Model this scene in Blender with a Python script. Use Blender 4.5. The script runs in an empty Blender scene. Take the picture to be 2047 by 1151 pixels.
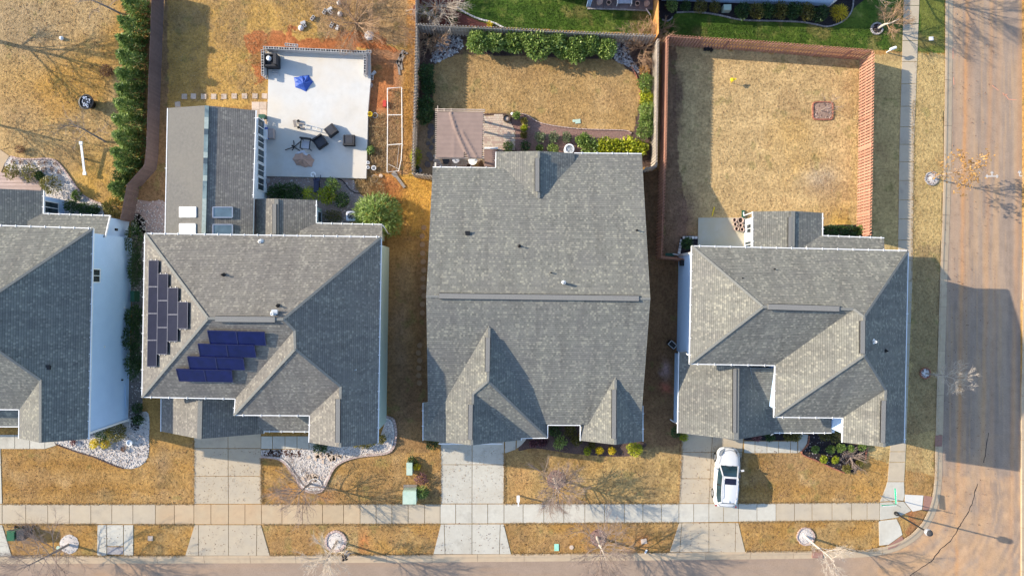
import bpy, math, random
import numpy as np
from mathutils import Vector, Matrix
from mathutils.geometry import tessellate_polygon
R = random.Random(7)
S = bpy.context.scene
COL = S.collection
PI = math.pi

# ------------------------------------------------------------------ camera, sky, sun, exposure
H = 54.6                      # drone height in metres
F = 1364.7                    # focal length in photo pixels
CX, CY = 1023.5, 575.5
cam = bpy.data.cameras.new('camera'); camo = bpy.data.objects.new('camera', cam); COL.objects.link(camo)
cam.sensor_fit = 'HORIZONTAL'; cam.sensor_width = 36.0; cam.lens = 36.0 * F / 2047.0
cam.clip_start = 0.5; cam.clip_end = 2000
camo.location = (0, 0, H); camo.rotation_euler = (0, 0, 0)
S.camera = camo
SUN_EL = math.radians(26.0)
SDX, SDY = 0.970, -0.242      # the way shadows run on the ground
wd = bpy.data.worlds.new('World'); S.world = wd; wd.use_nodes = True
nt = wd.node_tree
sky = nt.nodes.new('ShaderNodeTexSky'); sky.sky_type = 'NISHITA'; sky.sun_disc = False
sky.sun_elevation = SUN_EL; sky.sun_rotation = math.atan2(-SDX, -SDY)
sky.air_density = 1.0; sky.dust_density = 0.8; sky.ozone_density = 1.9
nt.links.new(sky.outputs[0], nt.nodes['Background'].inputs[0])
nt.nodes['Background'].inputs[1].default_value = 0.138
sl = bpy.data.lights.new('sun', 'SUN'); slo = bpy.data.objects.new('sun', sl); COL.objects.link(slo)
sl.energy = 3.25; sl.angle = math.radians(0.5); sl.color = (1.0, 0.88, 0.70)
d = Vector((SDX * math.cos(SUN_EL), SDY * math.cos(SUN_EL), -math.sin(SUN_EL)))
slo.rotation_euler = d.to_track_quat('-Z', 'Y').to_euler(); slo.location = (-40, 10, 40)
S.view_settings.view_transform = 'Standard'; S.view_settings.look = 'None'
S.view_settings.gamma = 1.0; S.view_settings.use_curve_mapping = False
S.view_settings.exposure = 1.36

# ------------------------------------------------------------------ helpers
def W(px, py, z=0.0):
    k = (H - z) / F
    return Vector(((px - CX) * k, -(py - CY) * k, z))
def plane(a, b, c):
    n = (b - a).cross(c - a).normalized()
    return n, n.dot(a)
def on(pl, px, py):           # where the sight line of a photo pixel meets a plane
    n, dd = pl
    o = Vector((0, 0, H)); v = Vector(((px - CX) / F, -(py - CY) / F, -1.0))
    t = (dd - n.dot(o)) / n.dot(v)
    return o + v * t
ORG = {}
def setp(o, label=None, cat=None, group=None, kind=None):
    if label: o['label'] = label
    if cat: o['category'] = cat
    if group: o['group'] = group
    if kind: o['kind'] = kind
    return o
def thing(name, label, cat, loc, group=None, kind=None):
    o = bpy.data.objects.new(name, None); COL.objects.link(o)
    o.location = loc; o.empty_display_size = 0.3
    ORG[o.name] = Vector(loc)
    return setp(o, label, cat, group, kind)
def org(p):
    return ORG.get(p.name, Vector((0, 0, 0))) if p else Vector((0, 0, 0))
class MB:
    def __init__(s): s.v = []; s.f = []; s.m = []; s.uv = {}; s.var = []
    def add(s, vs, fs, m=0, uvs=None):
        b = len(s.v); s.v += [tuple(x) for x in vs]
        for i, f in enumerate(fs):
            if uvs: s.uv[len(s.f)] = uvs[i]
            s.f.append(tuple(b + k for k in f)); s.m.append(m)
        return s
    def box(s, c, size, rz=0, m=0, ax=None):
        hx, hy, hz = size[0] / 2, size[1] / 2, size[2] / 2
        M = ax if ax is not None else Matrix.Rotation(rz, 3, 'Z')
        c = Vector(c)
        vs = [c + M @ Vector((x * hx, y * hy, z * hz)) for z in (-1, 1) for (x, y) in ((-1, -1), (1, -1), (1, 1), (-1, 1))]
        return s.add(vs, [(3, 2, 1, 0), (4, 5, 6, 7), (0, 1, 5, 4), (1, 2, 6, 5), (2, 3, 7, 6), (3, 0, 4, 7)], m)
    def prism(s, poly, z0, z1, m=0, mtop=None):
        n = len(poly)
        area = sum(poly[i][0] * poly[(i + 1) % n][1] - poly[(i + 1) % n][0] * poly[i][1] for i in range(n))
        if area < 0: poly = list(reversed(poly))
        s.add([(p[0], p[1], z0) for p in poly] + [(p[0], p[1], z1) for p in poly],
              [tuple(range(n - 1, -1, -1))] + [(i, (i + 1) % n, n + (i + 1) % n, n + i) for i in range(n)], m)
        b = len(s.v) - n
        s.f.append(tuple(b + i for i in range(n))); s.m.append(m if mtop is None else mtop)
        return s
    def sheet(s, pts3, m=0):
        return s.add(pts3, [tuple(range(len(pts3)))], m)
    def bar(s, a, b, w, h, m=0, up=(0, 0, 1)):
        a = Vector(a); b = Vector(b); x = (b - a)
        L = x.length
        if L < 1e-6: return s
        x = x / L; u = Vector(up)
        y = u.cross(x)
        if y.length < 1e-4: y = Vector((0, 1, 0)).cross(x)
        y.normalize(); z = x.cross(y)
        M = Matrix((x, y, z)).transposed()
        return s.box((a + b) / 2, (L, w, h), ax=M, m=m)
    def tube(s, pts, rad, n=6, m=0, cap=True):
        rings = []; b0 = len(s.v)
        P = [Vector(p) for p in pts]
        for i, p in enumerate(P):
            t = (P[min(i + 1, len(P) - 1)] - P[max(i - 1, 0)])
            if t.length < 1e-7: t = Vector((0, 0, 1))
            t.normalize()
            a = t.cross(Vector((0.31, 0.87, 0.2)))
            if a.length < 1e-3: a = t.cross(Vector((1, 0, 0)))
            a.normalize(); c = t.cross(a)
            r = rad[i] if hasattr(rad, '__len__') else rad
            s.v += [tuple(p + a * (r * math.cos(2 * PI * k / n)) + c * (r * math.sin(2 * PI * k / n))) for k in range(n)]
        for i in range(len(P) - 1):
            for k in range(n):
                q = b0 + i * n
                s.f.append((q + k, q + (k + 1) % n, q + n + (k + 1) % n, q + n + k)); s.m.append(m)
        if cap:
            s.f.append(tuple(b0 + k for k in reversed(range(n)))); s.m.append(m)
            q = b0 + (len(P) - 1) * n
            s.f.append(tuple(q + k for k in range(n))); s.m.append(m)
        return s
    def lathe(s, c, prof, n=16, m=0):
        b0 = len(s.v); c = Vector(c)
        for (r, z) in prof:
            s.v += [(c.x + r * math.cos(2 * PI * k / n), c.y + r * math.sin(2 * PI * k / n), c.z + z) for k in range(n)]
        for i in range(len(prof) - 1):
            for k in range(n):
                q = b0 + i * n
                s.f.append((q + k, q + (k + 1) % n, q + n + (k + 1) % n, q + n + k)); s.m.append(m)
        s.f.append(tuple(b0 + k for k in reversed(range(n)))); s.m.append(m)
        q = b0 + (len(prof) - 1) * n
        s.f.append(tuple(q + k for k in range(n))); s.m.append(m)
        return s
    def mesh(s, name, mats, origin=Vector((0, 0, 0)), smooth=False):
        me = bpy.data.meshes.new(name)
        o = origin
        me.from_pydata([(v[0] - o[0], v[1] - o[1], v[2] - o[2]) for v in s.v], [], s.f)
        for mm in (mats if isinstance(mats, (list, tuple)) else [mats]): me.materials.append(mm)
        if any(s.m): me.polygons.foreach_set('material_index', s.m)
        if smooth: me.polygons.foreach_set('use_smooth', [True] * len(s.f))
        if s.uv:
            ul = me.uv_layers.new(name='UVMap')
            li = 0
            for fi, f in enumerate(s.f):
                u = s.uv.get(fi)
                for k in range(len(f)):
                    ul.data[li].uv = u[k] if u else (0, 0)
                    li += 1
        me.update()
        return me
    def build(s, name, mats, parent=None, smooth=False, loc=None):
        o_ = org(parent) if parent else (Vector(loc) if loc is not None else Vector((0, 0, 0)))
        ob = bpy.data.objects.new(name, s.mesh(name, mats, o_, smooth)); COL.objects.link(ob)
        if parent: ob.parent = parent
        elif loc is not None: ob.location = loc
        ORG[ob.name] = o_
        return ob
def inst(name, me, parent=None, loc=(0, 0, 0), rz=0, rot=None, scale=None):
    o = bpy.data.objects.new(name, me); COL.objects.link(o)
    o.location = Vector(loc) - org(parent) if parent else Vector(loc)
    o.rotation_euler = rot if rot else (0, 0, rz)
    if scale: o.scale = scale
    if parent: o.parent = parent
    return o
def pxpoly(pts, z=0.0): return [W(x, y, z) for x, y in pts]
def smooth_closed(pts, n=4):
    out = []; L = len(pts)
    for i in range(L):
        p0, p1, p2, p3 = (Vector(pts[(i + k - 1) % L][:2]) for k in range(4))
        for j in range(n):
            t = j / n
            out.append(tuple(0.5 * ((2 * p1) + (p2 - p0) * t + (2 * p0 - 5 * p1 + 4 * p2 - p3) * t * t + (3 * p1 - p0 - 3 * p2 + p3) * t ** 3)))
    return out
def smooth_open(pts, n=5):
    P = [Vector(p[:2]) for p in pts]; P = [2 * P[0] - P[1]] + P + [2 * P[-1] - P[-2]]
    out = []
    for i in range(1, len(P) - 2):
        p0, p1, p2, p3 = P[i - 1:i + 3]
        for j in range(n):
            t = j / n
            out.append(tuple(0.5 * ((2 * p1) + (p2 - p0) * t + (2 * p0 - 5 * p1 + 4 * p2 - p3) * t * t + (3 * p1 - p0 - 3 * p2 + p3) * t ** 3)))
    out.append(tuple(P[-2])); return out
def walk(pts, step):          # evenly spaced points (x, y, heading) along a polyline
    out = []; acc = 0.0; nxt = step / 2
    for a, b in zip(pts[:-1], pts[1:]):
        a = Vector(a[:2]); b = Vector(b[:2]); L = (b - a).length
        if L < 1e-6: continue
        while nxt <= acc + L:
            t = (nxt - acc) / L; p = a.lerp(b, t); dd = b - a
            out.append((p.x, p.y, math.atan2(dd.y, dd.x))); nxt += step
        acc += L
    return out
ORDN = ['first', 'second', 'third', 'fourth', 'fifth', 'sixth', 'seventh', 'eighth', 'ninth', 'tenth', 'eleventh', 'twelfth', 'thirteenth', 'fourteenth']

# ------------------------------------------------------------------ materials
def newmat(name):
    m = bpy.data.materials.new(name); m.use_nodes = True
    return m, m.node_tree, m.node_tree.nodes['Principled BSDF']
def N(t, ty, **kw):
    n = t.nodes.new(ty)
    for k, v in kw.items(): setattr(n, k, v)
    return n
def noise(t, co, scale, detail=3, rough=0.55):
    n = N(t, 'ShaderNodeTexNoise'); n.inputs['Scale'].default_value = scale
    n.inputs['Detail'].default_value = detail; n.inputs['Roughness'].default_value = rough
    if co is not None: t.links.new(co, n.inputs['Vector'])
    return n.outputs['Fac']
def ramp(t, fac, stops):
    r = N(t, 'ShaderNodeValToRGB'); e = r.color_ramp.elements
    while len(e) < len(stops): e.new(0.5)
    for el, (p, c) in zip(e, stops):
        el.position = p; el.color = (c[0], c[1], c[2], 1)
    t.links.new(fac, r.inputs[0]); return r.outputs[0]
def mix(t, fac, a, b, mode='MIX'):
    m = N(t, 'ShaderNodeMix', data_type='RGBA', blend_type=mode)
    for sock, val in ((m.inputs[0], fac), (m.inputs[6], a), (m.inputs[7], b)):
        if isinstance(val, bpy.types.NodeSocket): t.links.new(val, sock)
        elif isinstance(val, (int, float)): sock.default_value = val
        else: sock.default_value = (val[0], val[1], val[2], 1)
    return m.outputs[2]
def mathn(t, op, a, b=0.0, c=None):
    m = N(t, 'ShaderNodeMath', operation=op)
    for i, v in enumerate((a, b) if c is None else (a, b, c)):
        if isinstance(v, bpy.types.NodeSocket): t.links.new(v, m.inputs[i])
        else: m.inputs[i].default_value = v
    return m.outputs[0]
def bump(t, bsdf, h, strength, dist):
    b = N(t, 'ShaderNodeBump'); b.inputs['Strength'].default_value = strength; b.inputs['Distance'].default_value = dist
    t.links.new(h, b.inputs['Height']); t.links.new(b.outputs[0], bsdf.inputs['Normal'])
def pos(t): return N(t, 'ShaderNodeNewGeometry').outputs['Position']
def pm(name, c1, c2=None, scale=6, rough=0.8, bmp=0.0, bscale=30, bdist=0.02, rnd=0.0, metal=0.0, big=None, spec=0.3, stain=None, lap=0):
    m, t, b = newmat(name)
    c2 = c2 or tuple(x * 0.75 for x in c1)
    p = pos(t)
    f = noise(t, p, scale, 4, 0.6)
    c = ramp(t, f, [(0.3, c2), (0.7, c1)])
    if big:
        g = noise(t, p, big[0], 3, 0.5)
        g = ramp(t, g, [(0.4, (0, 0, 0)), (0.7, (1, 1, 1))])
        g = mathn(t, 'MULTIPLY', g, big[2] if len(big) > 2 else 1.0)
        c = mix(t, g, c, big[1])
    if stain:
        g = ramp(t, noise(t, p, stain[0], 7, 0.68), [(0.56, (0, 0, 0)), (0.74, (stain[2],) * 3)])
        c = mix(t, g, c, stain[1])
        g = ramp(t, noise(t, p, stain[0] * 6.3, 3, 0.6), [(0.66, (0, 0, 0)), (0.74, (stain[2] * .4,) * 3)])
        c = mix(t, g, c, stain[1])
    if rnd:
        oi = N(t, 'ShaderNodeObjectInfo').outputs['Random']
        v = mathn(t, 'MULTIPLY_ADD', oi, 2 * rnd, 1 - rnd)
        hs = N(t, 'ShaderNodeHueSaturation'); t.links.new(c, hs.inputs['Color']); t.links.new(v, hs.inputs['Value'])
        c = hs.outputs[0]
    t.links.new(c, b.inputs['Base Color'])
    b.inputs['Roughness'].default_value = rough; b.inputs['Metallic'].default_value = metal
    b.inputs['Specular IOR Level'].default_value = spec
    if bmp: bump(t, b, noise(t, p, bscale, 3, 0.6), bmp, bdist)
    if lap:      # lapped boards
        sz = N(t, 'ShaderNodeSeparateXYZ'); t.links.new(p, sz.inputs[0])
        bump(t, b, mathn(t, 'MULTIPLY', mathn(t, 'FRACT', mathn(t, 'DIVIDE', sz.outputs[2], lap)), -1.0), 1.0, 0.03)
    return m
def shingle(name, dark, light, spot, stain):
    m, t, b = newmat(name)
    uv = N(t, 'ShaderNodeUVMap').outputs[0]
    br = N(t, 'ShaderNodeTexBrick'); t.links.new(uv, br.inputs['Vector'])
    br.inputs['Scale'].default_value = 1.0; br.inputs['Mortar Size'].default_value = 0.006
    br.inputs['Brick Width'].default_value = 0.23; br.inputs['Row Height'].default_value = 0.15; br.offset = 0.37
    br.inputs['Color1'].default_value = (*dark, 1); br.inputs['Color2'].default_value = (*light, 1)
    br.inputs['Mortar'].default_value = (*[x * 0.7 for x in dark], 1)
    # every tab has its own tone; a few are paler or darker than the rest
    sp = N(t, 'ShaderNodeSeparateXYZ'); t.links.new(uv, sp.inputs[0])
    row = mathn(t, 'FLOOR', mathn(t, 'DIVIDE', sp.outputs[1], 0.15))
    rw = N(t, 'ShaderNodeTexWhiteNoise', noise_dimensions='1D'); t.links.new(row, rw.inputs['W'])
    colm = mathn(t, 'FLOOR', mathn(t, 'DIVIDE', mathn(t, 'ADD', sp.outputs[0], rw.outputs['Value']), 0.14))
    cv = N(t, 'ShaderNodeCombineXYZ'); t.links.new(colm, cv.inputs[0]); t.links.new(row, cv.inputs[1])
    wn = N(t, 'ShaderNodeTexWhiteNoise', noise_dimensions='2D'); t.links.new(cv.outputs[0], wn.inputs['Vector'])
    tab = ramp(t, wn.outputs['Value'], [(0.83, (0, 0, 0)), (0.87, (0.40, 0.40, 0.40))])
    c = mix(t, tab, br.outputs['Color'], spot)
    drk = ramp(t, wn.outputs['Value'], [(0.12, (0.86, 0.86, 0.86)), (0.16, (1, 1, 1))])
    c = mix(t, 1.0, c, drk, 'MULTIPLY')
    st = noise(t, pos(t), 0.35, 4, 0.6)
    mp = N(t, 'ShaderNodeMapping'); mp.inputs['Scale'].default_value = (1.6, 0.22, 1); t.links.new(uv, mp.inputs[0])
    stk = noise(t, mp.outputs[0], 0.8, 4, 0.65)
    c = mix(t, 1.0, c, ramp(t, stk, [(0.32, (0.80, 0.79, 0.80)), (0.55, (1, 1, 1)), (0.75, (1.10, 1.09, 1.05))]), 'MULTIPLY')
    c = mix(t, ramp(t, st, [(0.45, (0, 0, 0)), (0.75, (0.55, 0.55, 0.55))]), c, stain)
    frw = mathn(t, 'FRACT', mathn(t, 'DIVIDE', sp.outputs[1], 0.15))
    c = mix(t, 1.0, c, ramp(t, frw, [(0.0, (0.74, 0.74, 0.75)), (0.20, (0.80, 0.80, 0.81)), (0.30, (1.03, 1.03, 1.03)), (1.0, (1.06, 1.06, 1.05))]), 'MULTIPLY')
    c = mix(t, 1.0, c, ramp(t, rw.outputs['Value'], [(0.0, (0.93, 0.93, 0.94)), (1.0, (1.08, 1.075, 1.06))]), 'MULTIPLY')
    gr = noise(t, pos(t), 26, 2, 0.6)
    c = mix(t, 0.22, c, ramp(t, gr, [(0.3, (0.02, 0.02, 0.02)), (0.7, (0.5, 0.5, 0.5))]), 'OVERLAY')
    t.links.new(c, b.inputs['Base Color']); b.inputs['Roughness'].default_value = 0.92
    b.inputs['Specular IOR Level'].default_value = 0.15
    sx = N(t, 'ShaderNodeSeparateXYZ'); t.links.new(uv, sx.inputs[0])
    fr = mathn(t, 'FRACT', mathn(t, 'DIVIDE', sx.outputs[1], 0.15))
    hh = mathn(t, 'ADD', mathn(t, 'MULTIPLY', fr, -0.8), mathn(t, 'MULTIPLY', br.outputs['Color'], 2.0))
    bump(t, b, hh, 0.55, 0.02)
    return m
def leafmat(name, c1, c2, c3, gloss=0.45):
    m, t, b = newmat(name)
    a = N(t, 'ShaderNodeAttribute', attribute_name='var').outputs['Fac']
    c = ramp(t, a, [(0.0, c1), (0.5, c2), (1.0, c3)])
    t.links.new(c, b.inputs['Base Color']); b.inputs['Roughness'].default_value = gloss
    b.inputs['Specular IOR Level'].default_value = 0.35
    tr = N(t, 'ShaderNodeBsdfTranslucent'); t.links.new(c, tr.inputs[0])
    mx = N(t, 'ShaderNodeMixShader'); mx.inputs[0].default_value = 0.32
    t.links.new(b.outputs[0], mx.inputs[1]); t.links.new(tr.outputs[0], mx.inputs[2])
    t.links.new(mx.outputs[0], t.nodes['Material Output'].inputs[0])
    return m
def glassmat(name, c=(0.02, 0.03, 0.035), rough=0.04):
    m, t, b = newmat(name)
    f = noise(t, pos(t), 1.3, 2)
    t.links.new(ramp(t, f, [(0.3, c), (0.7, tuple(x * 1.8 for x in c))]), b.inputs['Base Color'])
    b.inputs['Roughness'].default_value = rough; b.inputs['Specular IOR Level'].default_value = 0.7
    return m
M = {}
M['shing_a'] = shingle('shingle_grey_green', (0.175, 0.175, 0.156), (0.213, 0.210, 0.183), (0.398, 0.376, 0.302), (0.156, 0.151, 0.142))
M['shing_b'] = shingle('shingle_grey_brown', (0.185, 0.173, 0.154), (0.223, 0.208, 0.181), (0.398, 0.367, 0.302), (0.156, 0.145, 0.140))
M['shing_c'] = shingle('shingle_weathered', (0.180, 0.179, 0.158), (0.218, 0.213, 0.185), (0.408, 0.386, 0.302), (0.170, 0.162, 0.154))
M['shing_d'] = shingle('shingle_slate_grey', (0.175, 0.173, 0.153), (0.213, 0.208, 0.180), (0.398, 0.376, 0.302), (0.156, 0.149, 0.142))
M['ridge'] = pm('ridge_cap_shingle', (0.198, 0.196, 0.178), (0.150, 0.149, 0.136), 9, 0.9, 0.3, 40)
M['ridgevent'] = pm('ridge_vent_shingle', (0.205, 0.198, 0.182), (0.165, 0.16, 0.15), 14, 0.9, 0.4, 40)
M['ridgeblue'] = pm('ridge_cap_slate_blue', (0.20, 0.27, 0.27), (0.05, 0.09, 0.12), 1.1, 0.7, 0.2, 30)
M['black'] = pm('black_plastic', (0.018, 0.018, 0.02), (0.01, 0.01, 0.011), 8, 0.5)
M['rubber'] = pm('black_rubber', (0.02, 0.02, 0.021), None, 10, 0.8)
M['trim'] = pm('white_trim', (0.80, 0.80, 0.79), (0.70, 0.70, 0.69), 4, 0.5)
M['siding_w'] = pm('siding_white', (0.78, 0.79, 0.80), (0.72, 0.73, 0.75), 1.5, 0.6, big=(0.4, (0.70, 0.72, 0.75), 0.5), lap=0.19)
M['siding_b'] = pm('siding_pale_blue', (0.46, 0.61, 0.80), (0.42, 0.57, 0.76), 1.0, 0.6, lap=0.19)
M['siding_g'] = pm('siding_pale_green', (0.44, 0.55, 0.49), (0.40, 0.51, 0.45), 1.0, 0.6, lap=0.19)
M['siding_t'] = pm('siding_tan', (0.50, 0.45, 0.36), (0.45, 0.40, 0.33), 1.0, 0.6, lap=0.19)
M['brownmetal'] = pm('brown_metal_roof', (0.17, 0.105, 0.085), (0.11, 0.07, 0.06), 2.5, 0.55, big=(1.2, (0.20, 0.15, 0.12), 0.5))
M['glass'] = glassmat('window_glass')
M['skyglass'] = glassmat('skylight_glass', (0.10, 0.14, 0.16), 0.08)
M['concrete'] = pm('concrete_pale', (0.49, 0.465, 0.395), (0.43, 0.405, 0.345), 3, 0.85, 0.15, 60, 0.005, rnd=0.06, big=(0.5, (0.40, 0.36, 0.29), 0.6), stain=(0.8, (0.27, 0.25, 0.21), 0.6))
M['concwarm'] = pm('concrete_warm', (0.435, 0.335, 0.215), (0.38, 0.29, 0.19), 2.2, 0.85, 0.15, 60, 0.005, rnd=0.05, big=(0.4, (0.48, 0.31, 0.17), 0.55), stain=(0.8, (0.30, 0.22, 0.14), 0.6))
M['concwhite'] = pm('concrete_new_white', (0.56, 0.55, 0.52), (0.50, 0.49, 0.46), 2.0, 0.8, 0.1, 60, 0.004, big=(0.35, (0.55, 0.48, 0.38), 0.7), stain=(0.5, (0.40, 0.37, 0.32), 0.6))
M['concdrive'] = pm('concrete_driveway', (0.445, 0.37, 0.265), (0.395, 0.325, 0.235), 1.3, 0.85, 0.15, 60, 0.005, rnd=0.03, big=(0.6, (0.36, 0.315, 0.25), 0.6), stain=(0.55, (0.25, 0.21, 0.16), 0.65))
M['concblock'] = pm('concrete_block', (0.50, 0.49, 0.47), (0.38, 0.37, 0.36), 6, 0.9, 0.3, 40, 0.01, rnd=0.08)
M['kerb'] = pm('kerb_concrete', (0.46, 0.355, 0.235), (0.40, 0.30, 0.20), 2.0, 0.85, 0.15, 60, 0.005, rnd=0.05, big=(0.7, (0.46, 0.33, 0.21), 0.5), stain=(0.9, (0.26, 0.19, 0.13), 0.6))
M['paver'] = pm('paver_tan', (0.52, 0.42, 0.33), (0.42, 0.32, 0.25), 5, 0.85, 0.2, 40, 0.01, rnd=0.16)
M['gravel_w'] = pm('white_gravel', (0.66, 0.615, 0.57), (0.42, 0.38, 0.35), 16, 0.9, 1.0, 14, 0.05, big=(0.9, (0.45, 0.36, 0.31), 0.5))
M['stone_w'] = pm('white_stone', (0.70, 0.66, 0.61), (0.50, 0.46, 0.43), 8, 0.85, 0.2, 30, 0.01, rnd=0.2)
M['stone_g'] = pm('grey_stone', (0.36, 0.34, 0.33), (0.24, 0.22, 0.22), 6, 0.9, 0.2, 30, 0.01, rnd=0.25)
M['brick_p'] = pm('edging_brick_pink', (0.50, 0.38, 0.33), (0.36, 0.26, 0.23), 6, 0.9, 0.2, 30, 0.01, rnd=0.2)
M['brick_r'] = pm('edging_brick_red', (0.36, 0.15, 0.09), (0.26, 0.10, 0.07), 6, 0.9, 0.2, 30, 0.01, rnd=0.2)
M['mulch'] = pm('brown_mulch', (0.115, 0.07, 0.06), (0.045, 0.028, 0.028), 9, 0.95, 1.0, 12, 0.05, big=(0.8, (0.18, 0.12, 0.10), 0.5))
M['mulchk'] = pm('black_mulch', (0.035, 0.028, 0.032), (0.015, 0.012, 0.014), 9, 0.95, 1.0, 12, 0.05)
M['mulchp'] = pm('pinkish_mulch', (0.30, 0.19, 0.155), (0.16, 0.095, 0.08), 9, 0.95, 1.0, 12, 0.05, big=(0.6, (0.22, 0.12, 0.10), 0.6))
M['claydirt'] = pm('red_clay_dirt', (0.36, 0.14, 0.055), (0.22, 0.08, 0.035), 3, 0.95, 0.8, 8, 0.06)
M['fence_r'] = pm('fence_red_brown', (0.47, 0.245, 0.165), (0.36, 0.18, 0.12), 4, 0.85, 0.2, 40, 0.005, rnd=0.12)
M['fence_g'] = pm('fence_weathered_grey', (0.47, 0.41, 0.34), (0.34, 0.29, 0.245), 4, 0.85, 0.2, 40, 0.005, rnd=0.15)
M['fence_d'] = pm('fence_dark_brown', (0.125, 0.092, 0.09), (0.095, 0.07, 0.07), 4, 0.85, 0.2, 40, 0.005, rnd=0.12)
M['fence_o'] = pm('fence_cedar_orange', (0.58, 0.30, 0.10), (0.44, 0.21, 0.07), 4, 0.8, 0.2, 40, 0.005, rnd=0.1)
M['bark'] = pm('bark_grey', (0.36, 0.30, 0.26), (0.22, 0.18, 0.155), 10, 0.9)
M['bark_p'] = pm('bark_pale', (0.62, 0.55, 0.46), (0.45, 0.38, 0.32), 10, 0.9)
M['twig'] = pm('twig_grey_brown', (0.34, 0.26, 0.21), (0.24, 0.18, 0.15), 6, 0.9)
M['twig_p'] = pm('twig_pale', (0.60, 0.52, 0.42), (0.46, 0.38, 0.30), 6, 0.9)
M['twig_o'] = pm('twig_tan', (0.42, 0.28, 0.17), (0.32, 0.20, 0.12), 6, 0.9)
M['solar'] = pm('solar_panel_blue', (0.008, 0.013, 0.085), (0.005, 0.009, 0.055), 1.6, 0.18, spec=0.10)
M['pv'] = pm('solar_panel_black', (0.017, 0.019, 0.036), (0.013, 0.015, 0.029), 2.0, 0.35, spec=0.06)
M['alu'] = pm('aluminium_frame', (0.62, 0.62, 0.64), (0.5, 0.5, 0.52), 5, 0.4, metal=0.6)
M['metal'] = pm('galvanised_metal', (0.55, 0.57, 0.58), (0.42, 0.44, 0.45), 5, 0.45, metal=0.3)
M['green_box'] = pm('utility_green', (0.40, 0.52, 0.42), (0.34, 0.45, 0.37), 4, 0.6, big=(1.5, (0.50, 0.56, 0.46), 0.5))
M['green_dk'] = pm('dark_green_plastic', (0.03, 0.10, 0.06), (0.02, 0.075, 0.045), 4, 0.5)
M['tarp'] = pm('blue_tarp', (0.05, 0.11, 0.42), (0.035, 0.085, 0.33), 3, 0.4)
M['canvas'] = pm('brown_canvas', (0.275, 0.195, 0.158), (0.235, 0.166, 0.135), 2.0, 0.85, 0.2, 80, 0.003)
M['cover'] = pm('tan_cover', (0.48, 0.32, 0.25), (0.40, 0.26, 0.20), 2.0, 0.8)
M['wicker'] = pm('dark_wicker', (0.055, 0.053, 0.056), (0.03, 0.03, 0.032), 20, 0.8, 0.4, 60, 0.01)
M['cushion'] = pm('charcoal_cushion', (0.05, 0.053, 0.062), (0.04, 0.042, 0.05), 5, 0.9)
M['pale_cush'] = pm('pale_cushion', (0.46, 0.47, 0.50), (0.38, 0.39, 0.43), 5, 0.9)
M['white'] = pm('white_paint', (0.80, 0.80, 0.79), (0.74, 0.74, 0.73), 4, 0.5)
M['pvc'] = pm('white_pvc_pipe', (0.80, 0.76, 0.70), (0.70, 0.66, 0.60), 4, 0.5)
M['yellow'] = pm('yellow_plastic', (0.80, 0.58, 0.02), (0.7, 0.5, 0.02), 4, 0.45)
M['terra'] = pm('clay_pot', (0.55, 0.40, 0.33), (0.42, 0.30, 0.25), 5, 0.8)
M['soil'] = pm('pot_soil', (0.06, 0.045, 0.035), None, 10, 0.95, 0.5, 40, 0.02)
M['wood'] = pm('pale_wood', (0.56, 0.44, 0.34), (0.44, 0.34, 0.26), 4, 0.85, rnd=0.1)
M['plank'] = pm('grey_plank', (0.26, 0.23, 0.20), (0.19, 0.165, 0.15), 4, 0.85)
M['cardboard'] = pm('brown_box', (0.40, 0.33, 0.30), (0.34, 0.28, 0.25), 4, 0.8)
M['signgreen'] = pm('sign_green', (0.01, 0.34, 0.20), (0.01, 0.30, 0.17), 3, 0.5)
M['tar'] = pm('tar_black', (0.02, 0.018, 0.018), None, 8, 0.7)
M['paint_w'] = pm('paint_mark_white', (0.62, 0.60, 0.57), (0.5, 0.48, 0.45), 8, 0.8)
M['paint_o'] = pm('paint_mark_orange', (0.62, 0.26, 0.16), (0.5, 0.26, 0.17), 8, 0.8)
M['dome'] = pm('tactile_paving_red', (0.30, 0.16, 0.12), (0.24, 0.13, 0.10), 6, 0.85)
M['lvl_bright'] = leafmat('leaf_bright_green', (0.065, 0.111, 0.021), (0.176, 0.260, 0.055), (0.429, 0.520, 0.156))
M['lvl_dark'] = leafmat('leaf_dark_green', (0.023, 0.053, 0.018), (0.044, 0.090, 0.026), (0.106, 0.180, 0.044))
M['lvl_conif'] = leafmat('leaf_conifer_green', (0.056, 0.100, 0.025), (0.156, 0.237, 0.056), (0.400, 0.500, 0.150))
M['lvl_lawn'] = leafmat('lawn_blade_green', (0.03, 0.065, 0.01), (0.055, 0.105, 0.014), (0.11, 0.155, 0.03), 0.7)
M['lvl_yellow'] = leafmat('leaf_yellow_green', (0.125, 0.163, 0.013), (0.325, 0.375, 0.025), (0.625, 0.600, 0.050))
M['lvl_gold'] = leafmat('leaf_gold', (0.330, 0.242, 0.011), (0.660, 0.506, 0.022), (0.880, 0.726, 0.066))
M['lvl_olive'] = leafmat('leaf_olive', (0.068, 0.068, 0.016), (0.149, 0.135, 0.030), (0.297, 0.257, 0.068))
M['lvl_sage'] = leafmat('leaf_sage', (0.078, 0.111, 0.052), (0.156, 0.202, 0.098), (0.286, 0.338, 0.169))
M['lvl_brown'] = leafmat('leaf_dry_brown', (0.110, 0.055, 0.039), (0.209, 0.110, 0.066), (0.330, 0.187, 0.099), 0.8)
M['lvl_orange'] = leafmat('leaf_dry_orange', (0.220, 0.110, 0.033), (0.462, 0.253, 0.077), (0.660, 0.396, 0.132), 0.7)
M['lvl_straw'] = leafmat('straw_dry', (0.25, 0.16, 0.07), (0.40, 0.275, 0.13), (0.55, 0.41, 0.23), 0.8)
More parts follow.
